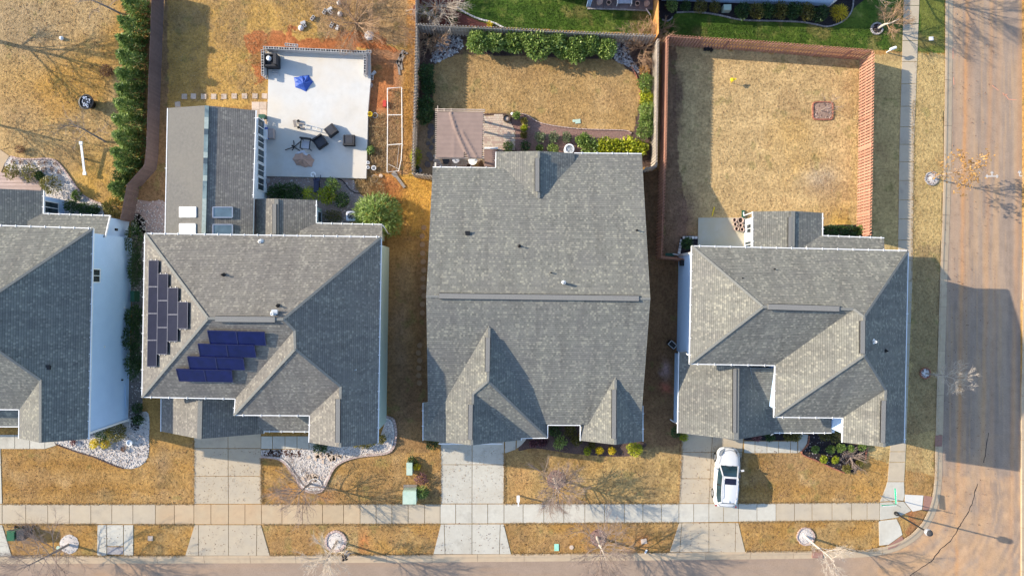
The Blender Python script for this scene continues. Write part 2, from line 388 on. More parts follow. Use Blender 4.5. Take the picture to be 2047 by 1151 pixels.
M['lvl_purple'] = leafmat('leaf_purple', (0.088, 0.033, 0.044), (0.187, 0.077, 0.088), (0.308, 0.154, 0.154), 0.6)
# ------------------------------------------------------------------ ground
rng = np.random.default_rng(11)
def vnoise(x, y, cell, seed, octv=3):
    out = np.zeros_like(x); amp = 1.0; tot = 0
    for o in range(octv):
        g = np.random.default_rng(seed + o).random((260, 260))
        u = (x + 4000) / cell; v = (y + 4000) / cell
        iu = np.floor(u).astype(int); iv = np.floor(v).astype(int)
        fu = u - iu; fv = v - iv
        fu = fu * fu * (3 - 2 * fu); fv = fv * fv * (3 - 2 * fv)
        a = g[iu % 260, iv % 260]; b = g[(iu + 1) % 260, iv % 260]
        c = g[iu % 260, (iv + 1) % 260]; e = g[(iu + 1) % 260, (iv + 1) % 260]
        out += amp * ((a * (1 - fu) + b * fu) * (1 - fv) + (c * (1 - fu) + e * fu) * fv)
        tot += amp; amp *= 0.55; cell = cell / 2.07
    return out / tot
def inpoly(x, y, poly):
    c = np.zeros(x.shape, bool); n = len(poly)
    for i in range(n):
        x0, y0 = poly[i]; x1, y1 = poly[(i + 1) % n]
        if y0 == y1: continue
        k = ((y0 > y) != (y1 > y)) & (x < (x1 - x0) * (y - y0) / (y1 - y0) + x0)
        c ^= k
    return c
KERB = [(-400, 1121), (0, 1119), (500, 1118), (1000, 1115), (1500, 1110), (1690, 1107), (1745, 1104), (1790, 1094), (1826, 1074), (1853, 1044), (1869, 1006), (1876, 960), (1877.5, 900), (1880, 800), (1883, 690), (1887, 560), (1892, 430), (1895, 300), (1897, 150), (1898, 0), (1900, -300)]
ROADPOLY = KERB + [(2045, -300), (2046, 300), (2042, 700), (2041, 1400), (-400, 1400)]
xs = np.concatenate([[-9000, -3000, -900, -300], np.arange(-90, 2140, 3.0), [2400, 3500, 6000, 11000]])
ys = np.concatenate([[-9000, -3000, -900, -300], np.arange(-90, 1240, 3.0), [1500, 2500, 5000, 10000]])
PX, PY = np.meshgrid(xs, ys)
jx = PX + (vnoise(PX, PY, 14, 1) - 0.5) * 14; jy = PY + (vnoise(PX, PY, 14, 5) - 0.5) * 14
big = vnoise(PX, PY, 160, 21, 4); mid = vnoise(PX, PY, 40, 31, 4); sm = vnoise(PX, PY, 13, 41, 3)
def C3(c): return np.array(c, float)
TAN = C3((0.355, 0.198, 0.060)); TAN2 = C3((0.285, 0.155, 0.046)); GOLD = C3((0.40, 0.212, 0.042)); PALE = C3((0.39, 0.255, 0.12))
CLAY = C3((0.40, 0.15, 0.05)); DIRT = C3((0.17, 0.095, 0.055)); DARKD = C3((0.11, 0.06, 0.04)); GREEN = C3((0.052, 0.098, 0.014)); GREEN2 = C3((0.088, 0.135, 0.02))
col = np.empty(PX.shape + (3,))
def lerp(m, c):
    m = np.clip(m, 0, 1)[..., None]; col[:] = col * (1 - m) + c * m
col[:] = TAN
lerp((big - 0.45) * 3, TAN2); lerp((mid - 0.55) * 3.0, PALE)
def region(poly, c, a=1.0, thr=None, nz=None, jit=True):
    m = inpoly(jx if jit else PX, jy if jit else PY, poly).astype(float) * a
    if nz is not None: m = m * np.clip((nz - thr) * 6, 0, 1)
    lerp(m, c)
def blob(x, y, rx, ry, c, a=1.0, pw=1.0):
    d2 = ((jx - x) / rx) ** 2 + ((jy - y) / ry) ** 2
    lerp(a * np.exp(-d2 ** pw) * (0.55 + 0.9 * mid), c)
# west back lawn
region([(-500, -500), (300, -500), (285, 330), (240, 440), (-500, 440)], C3((0.40, 0.27, 0.12)))
region([(-500, -500), (300, -500), (285, 330), (240, 440), (-500, 440)], GOLD, 0.75, 0.47, big)
blob(60, 40, 120, 60, C3((0.30, 0.22, 0.13)), 0.8); blob(40, 90, 60, 40, C3((0.29, 0.21, 0.12)), 0.7); blob(190, 380, 60, 90, C3((0.42, 0.24, 0.05)), 0.8)  # first two blobs paint soft tree shade into the grass colour
blob(110, 100, 30, 20, PALE, .6); blob(70, 180, 90, 70, GOLD, .5); blob(30, 230, 80, 40, PALE, .7)
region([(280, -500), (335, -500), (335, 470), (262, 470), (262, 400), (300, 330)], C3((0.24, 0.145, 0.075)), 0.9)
# middle back yard with the new patio
region([(335, -500), (830, -500), (830, 120), (770, 210), (335, 215)], C3((0.43, 0.26, 0.075)), 0.9)
region([(335, -500), (830, -500), (830, 120), (335, 215)], C3((0.30, 0.19, 0.08)), 0.8, 0.5, mid)
region([(540, -500), (830, -500), (830, 90), (640, 80)], C3((0.34, 0.22, 0.12)), 0.7)
region([(810, -500), (835, -500), (835, 120), (815, 120)], C3((0.42, 0.20, 0.055)), 0.8)
CLAY2 = C3((0.35, 0.125, 0.045))
jx0, jy0 = jx, jy; jx = PX + (vnoise(PX, PY, 34, 211, 4) - .5) * 62; jy = PY + (vnoise(PX, PY, 34, 215, 4) - .5) * 62
region([(496, 84), (525, 64), (620, 66), (700, 68), (768, 72), (800, 108), (806, 180), (770, 190), (735, 110), (535, 104), (530, 160), (518, 172), (500, 125)], CLAY2, 1.0)
region([(740, 108), (798, 110), (800, 172), (742, 170)], C3((0.30, 0.10, 0.045)), 0.85)
jx, jy = jx0, jy0
region([(500, 88), (620, 70), (790, 100), (800, 180), (740, 110), (530, 110)], C3((0.25, 0.085, 0.03)), 0.8, 0.52, mid)
region([(735, 100), (828, 100), (828, 350), (735, 350)], C3((0.30, 0.17, 0.09)), 0.8)
blob(765, 150, 28, 36, CLAY, 1.0, 2); blob(750, 225, 25, 40, CLAY, .8); blob(815, 220, 10, 120, GOLD, .9); blob(772, 300, 30, 60, C3((0.24, 0.15, 0.09)), .8)
region([(735, 350), (862, 345), (862, 480), (700, 480), (690, 380)], C3((0.50, 0.28, 0.055)), 0.9)
blob(770, 375, 30, 28, CLAY, 1.0, 1.5); blob(735, 375, 40, 18, PALE, .8)
blob(762, 195, 26, 26, CLAY2, .9, 1.5); blob(775, 378, 34, 26, CLAY2, .9, 1.5)
# strips between the houses
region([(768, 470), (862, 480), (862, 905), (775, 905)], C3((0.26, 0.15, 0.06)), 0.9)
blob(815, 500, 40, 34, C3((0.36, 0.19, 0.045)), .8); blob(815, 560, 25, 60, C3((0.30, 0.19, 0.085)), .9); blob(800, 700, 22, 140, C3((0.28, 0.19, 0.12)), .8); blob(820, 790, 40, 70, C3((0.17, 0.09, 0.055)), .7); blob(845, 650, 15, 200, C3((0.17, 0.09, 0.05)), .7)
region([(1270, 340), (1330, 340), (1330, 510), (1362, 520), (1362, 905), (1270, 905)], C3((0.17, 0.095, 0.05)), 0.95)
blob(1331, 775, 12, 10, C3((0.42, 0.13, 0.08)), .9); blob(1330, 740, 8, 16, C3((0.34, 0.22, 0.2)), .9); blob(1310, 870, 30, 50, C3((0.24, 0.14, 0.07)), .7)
# middle house back yard: soil round a kept lawn
region([(832, 52), (1316, 72), (1312, 338), (1140, 310), (990, 305), (990, 340), (860, 355), (828, 355)], C3((0.085, 0.055, 0.045)), 1.0, jit=False)
region([(832, 240), (875, 240), (880, 340), (832, 355)], C3((0.30, 0.215, 0.13)), 0.9)
LAWN_MID = smooth_closed([(867, 141), (876, 124), (896, 113), (917, 110), (1020, 112), (1115, 117), (1227, 120), (1250, 135), (1271, 154), (1278, 178), (1278, 208), (1271, 236), (1266, 262), (1245, 260), (1156, 257), (1083, 246), (1052, 229), (1026, 226), (968, 226), (874, 224), (866, 200)], 4)
region(LAWN_MID, C3((0.36, 0.225, 0.09)), 1.0, jit=False)
m_ = inpoly(PX, PY, LAWN_MID); lerp(m_ * np.clip((mid - .45) * 3, 0, .8), C3((0.41, 0.27, 0.12)))
# east back lawn
region([(1334, 90), (1725, 120), (1722, 475), (1640, 480), (1500, 440), (1395, 440), (1334, 510)], C3((0.475, 0.33, 0.155)), 1.0)
region([(1334, 90), (1725, 120), (1722, 475), (1500, 440), (1334, 510)], C3((0.475, 0.305, 0.112)), 0.8, 0.5, big)
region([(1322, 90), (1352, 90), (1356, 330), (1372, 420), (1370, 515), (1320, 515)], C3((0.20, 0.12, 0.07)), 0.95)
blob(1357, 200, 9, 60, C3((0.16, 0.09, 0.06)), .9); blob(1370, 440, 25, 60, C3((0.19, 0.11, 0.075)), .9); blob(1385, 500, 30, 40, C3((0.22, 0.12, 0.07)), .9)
blob(1640, 360, 34, 26, C3((0.42, 0.33, 0.22)), .9); blob(1645, 222, 26, 26, C3((0.34, 0.26, 0.13)), .8); blob(1690, 440, 60, 30, C3((0.45, 0.28, 0.075)), .9)
# green lawns in the north
region([(836, -500), (1304, -500), (1304, 68), (1140, 62), (936, 52), (836, 46)], GREEN, 1.0, jit=False)
region([(1318, -500), (1890, -500), (1890, 106), (1740, 100), (1500, 82), (1318, 70)], GREEN, 1.0, jit=False)
gm = inpoly(PX, PY, [(836, -500), (1890, -500), (1890, 106), (1740, 100), (836, 46)])
lerp(gm * np.clip((mid - .5) * 4, 0, .75), GREEN2); lerp(gm * np.clip((sm - .62) * 3, 0, .5), C3((0.22, 0.22, 0.06)))
region([(1838, -500), (1890, -500), (1890, 106), (1838, 104)], C3((0.15, 0.15, 0.035)), 0.75)
# street verges
region([(1700, 108), (1890, 108), (1885, 960), (1700, 900)], C3((0.43, 0.31, 0.135)), 0.9)
region([(1832, 490), (1886, 490), (1880, 860), (1815, 870)], C3((0.30, 0.21, 0.10)), 0.9)
lerp(inpoly(jx, jy, [(-400, 1046), (1790, 1040), (1760, 1105), (-400, 1120)]) * np.clip((mid - .42) * 4, 0, .85), C3((0.33, 0.21, 0.085)))
lerp(inpoly(jx, jy, [(1000, 895), (1100, 905), (1360, 890), (1360, 1006), (1000, 1008)]) * np.clip((big - .42) * 4, 0, .8), C3((0.40, 0.27, 0.11)))
for x, y, rx, ry, c, a in [(650, 993, 22, 13, CLAY, 1), (726, 1080, 12, 24, CLAY, .9), (565, 985, 40, 16, C3((.36, .16, .06)), .7), (1040, 960, 24, 40, C3((.36, .17, .06)), .6), (1180, 1085, 120, 14, C3((.34, .18, .065)), .6), (620, 1080, 70, 26, C3((.33, .17, .06)), .6), (600, 1000, 60, 14, C3((.34, .17, .07)), .7), (860, 985, 30, 30, C3((.34, .19, .07)), .6), (1288, 1078, 14, 14, CLAY, .9), (1280, 1092, 26, 10, C3((.3, .16, .06)), .7), (1305, 980, 14, 40, C3((.26, .17, .08)), .7), (1290, 925, 4, 60, C3((.24, .16, .07)), .8), (1306, 930, 4, 60, C3((.24, .16, .07)), .6), (325, 940, 14, 60, C3((.25, .16, .08)), .7), (350, 905, 26, 10, C3((.26, .17, .08)), .6), (1875, 940, 8, 60, C3((.34, .17, .06)), .8)]:
    blob(x, y, rx, ry, c, a)
for poly in ([(636, 1048), (716, 1048), (716, 1106), (641, 1106)], [(655, 963), (680, 948), (664, 983), (640, 975)], [(560, 935), (574, 930), (592, 958), (582, 962)]):
    region(poly, C3((0.36, 0.25, 0.115)), 0.8, jit=False)
region([(1795, 1034), (1832, 1018), (1848, 1030), (1850, 1040), (1838, 1058), (1812, 1078), (1806, 1060)], C3((0.30, 0.10, 0.035)), 1.0)
region([(1795, 1034), (1812, 1030), (1822, 1050), (1806, 1062)], C3((0.40, 0.26, 0.09)), 0.8)
mow = 0.5 + 0.5 * np.sin((PY + 14 * big) / 7.2)
lerp(inpoly(PX, PY, [(-400, 890), (1760, 890), (1760, 1006), (-400, 1006)]) * mow * .16, C3((0.42, 0.30, 0.15)))
lerp(inpoly(PX, PY, [(1395, 110), (1718, 125), (1718, 440), (1395, 430)]) * (0.5 + 0.5 * np.sin((PY + 20 * big) / 8.5)) * .22, C3((0.33, 0.215, 0.095)))
wd_n = vnoise(PX, PY, 26, 131, 3); lerp(np.clip((vnoise(PX, PY, 90, 161, 4) - .5) * 5, 0, .6) * (PY > 885), C3((0.30, 0.18, 0.075)))
lerp(np.clip((wd_n - .66) * 7, 0, .55) * (PY > 885), C3((0.19, 0.125, 0.05)))
lerp(np.clip((vnoise(PX, PY, 22, 141, 3) - .70) * 8, 0, .4), C3((0.17, 0.16, 0.05)))
lerp(np.clip((vnoise(PX, PY, 60, 151, 4) - .62) * 5, 0, .35), C3((0.28, 0.17, 0.08)))
col *= (0.74 + 0.52 * sm)[..., None]
col[:] = np.clip(col, 0.005, 0.9)
Z = np.zeros(PX.shape)
KI = []
for i, p in enumerate(KERB):
    q0, q1 = KERB[max(i - 1, 0)], KERB[min(i + 1, len(KERB) - 1)]; dx, dy = q1[0] - q0[0], q1[1] - q0[1]; L = math.hypot(dx, dy)
    KI.append((p[0] + dy / L * 6.0, p[1] - dx / L * 6.0))
Z[inpoly(PX, PY, KI + ROADPOLY[len(KERB):])] = -0.30
def grid_mesh(name, PX, PY, Z, col, mat, keep=None):
    k = H / F
    h, w = PX.shape
    v = np.stack([(PX - CX) / 25.0 * (25.0 * k), -(PY - CY) * k, Z], -1).reshape(-1, 3)
    idx = np.arange(h * w).reshape(h, w)
    q = np.stack([idx[:-1, :-1], idx[1:, :-1], idx[1:, 1:], idx[:-1, 1:]], -1).reshape(-1, 4)
    if keep is not None: q = q[keep[:-1, :-1].reshape(-1)]
    me = bpy.data.meshes.new(name)
    me.vertices.add(len(v)); me.vertices.foreach_set('co', v.astype(np.float32).ravel())
    me.loops.add(q.size); me.loops.foreach_set('vertex_index', q.astype(np.int32).ravel())
    me.polygons.add(len(q)); me.polygons.foreach_set('loop_start', np.arange(0, q.size, 4, dtype=np.int32))
    at = me.color_attributes.new('cover', 'FLOAT_COLOR', 'POINT')
    rgba = np.concatenate([col.reshape(-1, 3), np.ones((h * w, 1))], 1)
    at.data.foreach_set('color', rgba.astype(np.float32).ravel())
    me.update(calc_edges=True); me.validate()
    me.materials.append(mat)
    o = bpy.data.objects.new(name, me); COL.objects.link(o)
    return o
def covermat(name, rough, bs, bd, grain, b1, b2):
    m, t, b = newmat(name)
    c = N(t, 'ShaderNodeAttribute', attribute_name='cover').outputs['Color']
    p = pos(t)
    f1 = noise(t, p, b1, 4, 0.65); f2 = noise(t, p, b2, 3, 0.6)
    f = mathn(t, 'ADD', mathn(t, 'MULTIPLY', f1, 0.6), mathn(t, 'MULTIPLY', f2, 0.4))
    g = ramp(t, f, [(0.33, (1 - grain,) * 3), (0.5, (1, 1, 1)), (0.68, (1 + grain * 0.8,) * 3)])
    c = mix(t, 1.0, c, g, 'MULTIPLY')
    t.links.new(c, b.inputs['Base Color']); b.inputs['Roughness'].default_value = rough
    b.inputs['Specular IOR Level'].default_value = 0.12
    bump(t, b, f, bs, bd)
    return m
gmat = covermat('ground_cover', 0.95, 0.9, 0.13, 0.55, 4.6, 13)
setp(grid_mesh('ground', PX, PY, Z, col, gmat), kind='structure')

# ------------------------------------------------------------------ roads
rx = np.concatenate([[-9000, -3000, -900], np.arange(-100, 1700, 9.0), np.arange(1700, 2060, 3.0)])
ry = np.concatenate([[-9000, -3000, -900], np.arange(-100, 1040, 6.0), np.arange(1040, 1220, 4.0), [1500]])
QX, QY = np.meshgrid(rx, ry)
keep = inpoly(QX, QY, [(-9500, 1090), (1680, 1080), (1780, 1060), (1850, 960), (1858, 700), (1870, -9500), (2300, -9500), (2300, 1600), (-9500, 1600)])
rc = np.empty(QX.shape + (3,)); rc[:] = C3((0.285, 0.212, 0.158))
col = rc
jx = QX + (vnoise(QX, QY, 14, 61) - 0.5) * 10; jy = QY
lng = vnoise(QX * 1.0, QY * 0.05, 9, 71, 3); mid = vnoise(QX, QY, 40, 81, 4); lnw = vnoise(QX * 0.06, QY, 10, 75, 3)
ns = QX > 1860
lerp(ns * np.clip((lng - 0.5) * 3, 0, .5), C3((0.37, 0.265, 0.18)))
lerp(ns * np.clip((0.42 - lng) * 3, 0, .5), C3((0.22, 0.168, 0.132)))
CL2 = C3((0.50, 0.25, 0.10))
for cx_, wd_, a in [(1924, 4, .7), (1931, 9, .2), (1973, 5, .4), (1990, 6, .2), (2032, 5, .4), (1908, 6, .12)]:
    lerp(ns * a * np.exp(-((QX + 0.02 * (QY - 575) - cx_ + 6 * (mid - .5)) / wd_) ** 2) * (0.35 + 1.1 * vnoise(QX, QY * 0.25, 40, 91, 3)), CL2)
# turning tracks round the corner
for r_, a, wd_ in [(95, .8, 10), (125, .6, 12), (160, .45, 10), (205, .4, 12), (250, .3, 14)]:
    dd = np.sqrt((QX - 1770) ** 2 + (QY - 985) ** 2 * 1.0)
    lerp((QX > 1755) * (QY > 955) * a * np.exp(-((dd - r_ + 14 * (mid - .5)) / wd_) ** 2), C3((0.52, 0.29, 0.13)))
dd = np.sqrt((QX - 1770) ** 2 + (QY - 985) ** 2); th = np.arctan2(QY - 985, QX - 1770)
arc = vnoise(dd * 1.0, th * 60, 7, 171, 3)
lerp((QX > 1765) * (QY > 940) * np.clip((arc - .55) * 5, 0, .6), C3((0.47, 0.30, 0.17)))
lerp((QX > 1765) * (QY > 940) * np.clip((.42 - arc) * 5, 0, .5), C3((0.23, 0.17, 0.13)))
stn = vnoise(QX, QY * 0.03, 5, 181, 2); lerp(ns * (QY < 960) * np.clip((stn - .58) * 5, 0, .45), C3((0.42, 0.27, 0.15)))
lerp((QY > 1085) * (QX < 1800) * np.clip((lnw - .55) * 3, 0, .5), C3((0.31, 0.215, 0.145)))
lerp((QY > 1085) * np.clip((QX - 1480) / 300, 0, 1) * .5 * np.clip((mid - .35) * 3, 0, 1), C3((0.42, 0.26, 0.14)))
lerp((QY > 1085) * np.exp(-((QX - 260) / 130) ** 2) * .6 * np.clip((mid - .35) * 3, 0, 1), C3((0.42, 0.26, 0.15)))
lerp((QX > 1870) * (QY > 870) * .4 * np.clip((mid - .4) * 4, 0, 1), C3((0.40, 0.26, 0.15)))
rc *= (0.88 + 0.24 * vnoise(QX, QY, 9, 95, 2))[..., None]
amat = covermat('asphalt', 0.9, 0.25, 0.02, 0.16, 9, 60)
road = setp(grid_mesh('road', QX, QY, np.full(QX.shape, -0.10), rc, amat, keep), kind='structure')
def ribbon(name, pts, w, z, mat, parent):
    b = MB(); P = [W(x, y, 0) for x, y in pts]
    vs = []
    for i, p in enumerate(P):
        t = (P[min(i + 1, len(P) - 1)] - P[max(i - 1, 0)]).normalized(); n = Vector((-t.y, t.x, 0))
        ww = w * (0.7 + 0.6 * R.random()) / 2
        vs += [(p.x - n.x * ww, p.y - n.y * ww, z), (p.x + n.x * ww, p.y + n.y * ww, z)]
    b.add(vs, [(2 * i, 2 * i + 2, 2 * i + 3, 2 * i + 1) for i in range(len(P) - 1)])
    return b.build(name, mat, parent)
def wob(pts, n, amp):
    out = smooth_open(pts, n); return [(x + R.uniform(-amp, amp), y + R.uniform(-amp, amp)) for x, y in out]
ribbon('crack_seal', wob([(1978, 866), (1974, 890), (1971, 910), (1968, 925)], 5, .7), 0.05, -0.094, M['tar'], road)
ribbon('crack_seal', wob([(1955, 968), (1949, 990), (1943, 1010), (1931, 1035), (1918, 1055), (1900, 1083), (1880, 1100), (1862, 1122), (1835, 1142), (1810, 1158)], 5, 1.1), 0.06, -0.094, M['tar'], road)
def mark(name, segs, mat, w=0.07):
    b = MB()
    for (a, c) in segs:
        A = W(*a, -0.095); B = W(*c, -0.095); A.z = B.z = -0.095
        b.bar(A, B, w, 0.002)
    return b.build(name, mat, road)
mark('paint_mark', [((1970, 352.5), (1996, 352.5)), ((1983, 351), (1983, 344)), ((1970, 352.5), (1974, 349.5)), ((1970, 352.5), (1974, 355.5)), ((1996, 352.5), (1992, 349.5)), ((1996, 352.5), (1992, 355.5)), ((1983, 343), (1980.5, 346)), ((1983, 343), (1985.5, 346))], M['paint_w'])
mark('paint_mark', [((2038, 352), (2038, 342)), ((2038, 341), (2035, 346)), ((2038, 341), (2041, 346)), ((2038, 352), (2050, 352)), ((2046, 347), (2046, 333))], M['paint_w'])
mark('paint_mark', [((1983, 171), (1996, 181)), ((2004, 186), (2013, 194)), ((2013, 194), (2016, 199)), ((2016, 199), (2032, 200)), ((2006, 190), (2014, 189))], M['paint_o'], 0.06)
mark('paint_mark', [((1905, 97), (1905, 118)), ((1906, 155), (1907, 170))], M['paint_o'], 0.06)

# ------------------------------------------------------------------ kerbs, pavements, driveways
kerb = thing('kerb', None, None, (0, 0, 0), kind='structure')
def kerb_run(pts, step_px=85, prof=((0, 0.035), (0.18, 0.025), (0.34, -0.035), (0.64, -0.082)), start=0, mats=M['kerb'], back=0.32):
    P = [W(x, y) for x, y in pts]; dense = []
    for a, b in zip(P[:-1], P[1:]):
        n = max(1, int((b - a).length / 0.35))
        dense += [a.lerp(b, i / n) for i in range(n)]
    dense.append(P[-1]); L = 0; cur = []; st = step_px / 25.0
    def emit(c):
        if len(c) < 2: return
        b = MB(); vs = []; np_ = len(prof) + 2
        for i, p in enumerate(c):
            t = (c[min(i + 1, len(c) - 1)] - c[max(i - 1, 0)]).normalized(); n = Vector((t.y, -t.x, 0))
            q = p + (t * 0.012 if i == 0 else (-t * 0.012 if i == len(c) - 1 else t * 0))
            pr = [(0, -0.3)] + list(prof) + [(prof[-1][0], -0.3)]
            vs += [(q.x + n.x * (o - back), q.y + n.y * (o - back), z) for o, z in pr]
        fs = []
        for i in range(len(c) - 1):
            for k in range(np_ - 1):
                fs.append((i * np_ + k, i * np_ + k + 1, (i + 1) * np_ + k + 1, (i + 1) * np_ + k))
        fs += [tuple(range(np_)), tuple(reversed([(len(c) - 1) * np_ + k for k in range(np_)]))]
        b.add(vs, fs); b.build('kerb_segment', mats, kerb)
    for p in dense:
        if cur: L += (p - cur[-1]).length
        cur.append(p)
        if L >= st: emit(cur); cur = [p]; L = 0
    emit(cur)
kp = smooth_open(KERB, 5)
kerb_run(kp)
kerb_run([(2050, 1230), (2050, 800), (2053, 600), (2056, 300), (2056, -80)])
def slab(parent, quad, mat, gap=0.022, z0=-0.05, z1=0.035, name='slab'):
    P = [W(x, y) for x, y in quad]; c = sum(P, Vector((0, 0, 0))) / len(P)
    pts = []
    n = len(P)
    for i in range(n):
        a = (P[(i - 1) % n] - P[i]).normalized(); b = (P[(i + 1) % n] - P[i]).normalized()
        s = (a + b); sn = abs(a.cross(b).z)
        if sn < 0.2: pts.append(P[i]); continue
        inn = P[i] + s * (gap / sn)
        pts.append(inn)
    b = MB(); b.prism([(p.x, p.y) for p in pts], z0, z1 + R.uniform(-0.004, 0.004))
    return b.build(name, mat, parent)
walk_ = thing('pavement', None, None, (0, 0, 0), kind='structure')
def ytop(x): return np.interp(x, [0, 520, 1000, 1500, 1760], [1007, 1007, 1006.5, 1005.5, 1003])
def ybot(x): return np.interp(x, [0, 520, 1000, 1360, 1750], [1046.5, 1047.5, 1045.5, 1043.5, 1039])
jts = [-130, -88, -45, 5, 52, 96, 139, 182, 224, 266, 311, 349, 388, 422, 457, 490, 523, 564, 605, 645, 687, 720, 752, 783.5, 816, 849, 880, 911, 943.6, 975, 1007.5, 1045.6, 1087, 1127, 1169, 1208.5, 1248, 1285, 1322, 1357, 1386.5, 1417, 1446, 1476, 1513, 1551, 1588, 1623, 1663, 1702, 1733, 1758]
warm = {10, 11, 12, 16, 17, 18, 19, 20, 21, 22}
for i, (a, b) in enumerate(zip(jts[:-1], jts[1:])):
    slab(walk_, [(a, ytop(a)), (b, ytop(b)), (b, ybot(b)), (a, ybot(a))], M['concwarm'] if (i - 3) in {7, 8, 9, 10, 11, 12, 13, 14, 15, 16, 17} else (M['concdrive'] if i < 10 or 20 < i < 26 or i > 44 else M['concrete']))
# east pavement
def xl(y): return np.interp(y, [-60, 0, 300, 560, 890, 970], [1808, 1806, 1797, 1794, 1779, 1773])
def xr(y): return np.interp(y, [-60, 0, 300, 560, 890, 970], [1839, 1838, 1826.5, 1824, 1811, 1807])
yj = [-60, -25, 12, 48, 82, 124, 168, 213, 254, 289, 324, 361, 400, 438, 480, 520, 562, 604, 646, 688, 730, 772, 814, 856, 902, 923, 962]
for a, b in zip(yj[:-1], yj[1:]):
    slab(walk_, [(xl(a), a), (xr(a), a), (xr(b), b), (xl(b), b)], M['concdrive'])
slab(walk_, [(1773, 962), (1807, 962), (1808, 988), (1806, 1000), (1758, 1002), (1766, 985), (1771, 974)], M['concrete'])
slab(walk_, [(1758, 1003), (1806, 1001), (1822, 1020), (1793, 1034), (1758, 1039)], M['concrete'])
slab(walk_, [(1808, 987), (1846, 989), (1843, 1018), (1824, 1022), (1808, 1003)], M['concwhite'])
slab(walk_, [(1847, 989), (1866, 992), (1861, 1022), (1844, 1019)], M['dome'], z1=0.03, name='tactile_paving')
slab(walk_, [(1756, 1040), (1792, 1036), (1800, 1052), (1804, 1068), (1776, 1088), (1757, 1090)], M['concrete'])
slab(walk_, [(1775, 1089), (1803, 1070), (1808, 1080), (1790, 1093), (1774, 1098)], M['dome'], z1=0.03, name='tactile_paving')
slab(walk_, [(195, 1048), (213.5, 1048), (213.5, 1110), (194, 1110)], M['concrete']); slab(walk_, [(214, 1048), (247, 1048), (247, 1091), (214, 1091)], M['concrete'])
slab(walk_, [(214, 1092), (247, 1092), (247, 1108), (214, 1108)], M['stone_g'], z1=0.02, name='grating'); slab(walk_, [(247.5, 1048), (267, 1048), (267, 1110), (247.5, 1110)], M['concrete'])
slab(kerb, [(1869, 869), (1884, 869), (1883, 892), (1868, 892)], M['dome'], z0=-0.1, z1=0.045, name='drain_grate')
slab(kerb, [(1623, 1098), (1645, 1098), (1645, 1115), (1623, 1115)], M['dome'], z0=-0.1, z1=0.045, name='drain_grate')
def driveway(label, L, Mid, Rr, rows, apron, mat):
    dr = thing('driveway', None, None, tuple(W((L[0][0] + Rr[0][0]) / 2, 950)), kind='structure')
    fl = lambda y: np.interp(y, [p[1] for p in L], [p[0] for p in L]); fm = lambda y: np.interp(y, [p[1] for p in Mid], [p[0] for p in Mid]); fr = lambda y: np.interp(y, [p[1] for p in Rr], [p[0] for p in Rr])
    for a, b in zip(rows[:-1], rows[1:]):
        slab(dr, [(fl(a), a), (fm(a), a), (fm(b), b), (fl(b), b)], mat); slab(dr, [(fm(a), a), (fr(a), a), (fr(b), b), (fm(b), b)], mat)
    (a0, a1, y0), (b0, b1, y1), inn = apron
    mx = fm(1007)
    slab(dr, [(a0, y0), (a0 + inn, y0), (b0 + inn * 3.4, y1), (b0, y1)], mat); slab(dr, [(a0 + inn, y0), (mx, y0), (mx, y1), (b0 + inn * 3.4, y1)], mat)
    slab(dr, [(mx, y0), (a1 - inn, y0), (b1 - inn * 3.4, y1), (mx, y1)], mat); slab(dr, [(a1 - inn, y0), (a1, y0), (b1, y1), (b1 - inn * 3.4, y1)], mat)
driveway('a', [(388, 860), (388, 1007)], [(456, 860), (457, 1007)], [(522, 860), (523, 1007)], [860, 895.6, 951, 1006.5], ((389, 522, 1048), (370, 540, 1110), 8), M['concdrive'])
driveway('b', [(881, 870), (881, 1007)], [(944, 870), (943.5, 1007)], [(1008, 870), (1007.5, 1007)], [870, 928, 1006], ((881, 1007, 1046.5), (866, 1022, 1107), 7), M['concrete'])
driveway('c', [(1363, 860), (1357, 1006)], [(1424.5, 860), (1417, 1006)], [(1487, 860), (1476, 1006)], [860, 903.5, 956, 1005.5], ((1357, 1476, 1044), (1338, 1490, 1103), 6), M['concdrive'])
driveway('d', [(-130, 880), (-130, 1007)], [(-62, 880), (-60, 1007)], [(1, 880), (5, 1007)], [880, 928, 1006.5], ((-126, 5, 1048), (-146, 24, 1111), 7), M['concrete'])
gp = thing('garden_path', None, None, tuple(W(570, 880)), kind='structure')
for a, b in zip([522, 545, 570, 594, 618], [545, 570, 594, 618, 640]): slab(gp, [(a, 871), (b, 871), (b, 897), (a, 897)], M['concrete'])
gp = thing('garden_path', None, None, tuple(W(50, 880)), kind='structure')
for a, b in zip([-40, 0, 30, 60, 90], [0, 30, 60, 90, 116]): slab(gp, [(a, 868), (b, 868), (b, 897 - (b > 100) * 8), (a, 897)], M['concrete'])
gp = thing('garden_path', None, None, tuple(W(1030, 885)), kind='structure')
slab(gp, [(1009, 868), (1032, 868), (1031, 898), (1009, 906)], M['concrete']); slab(gp, [(1033, 868), (1058, 868), (1050, 880), (1042, 890), (1032, 897)], M['concrete'])
gp = thing('garden_path', None, None, tuple(W(1550, 892)), kind='structure')
for a, b in zip([1487, 1509, 1533, 1556, 1580], [1509, 1533, 1556, 1580, 1594]): slab(gp, [(a, 881), (b, 881), (b, 905.5), (a, 905)], M['concrete'])
slab(gp, [(1595, 872), (1604, 866), (1616, 868), (1613, 886), (1605, 899), (1595, 905)], M['concrete'])
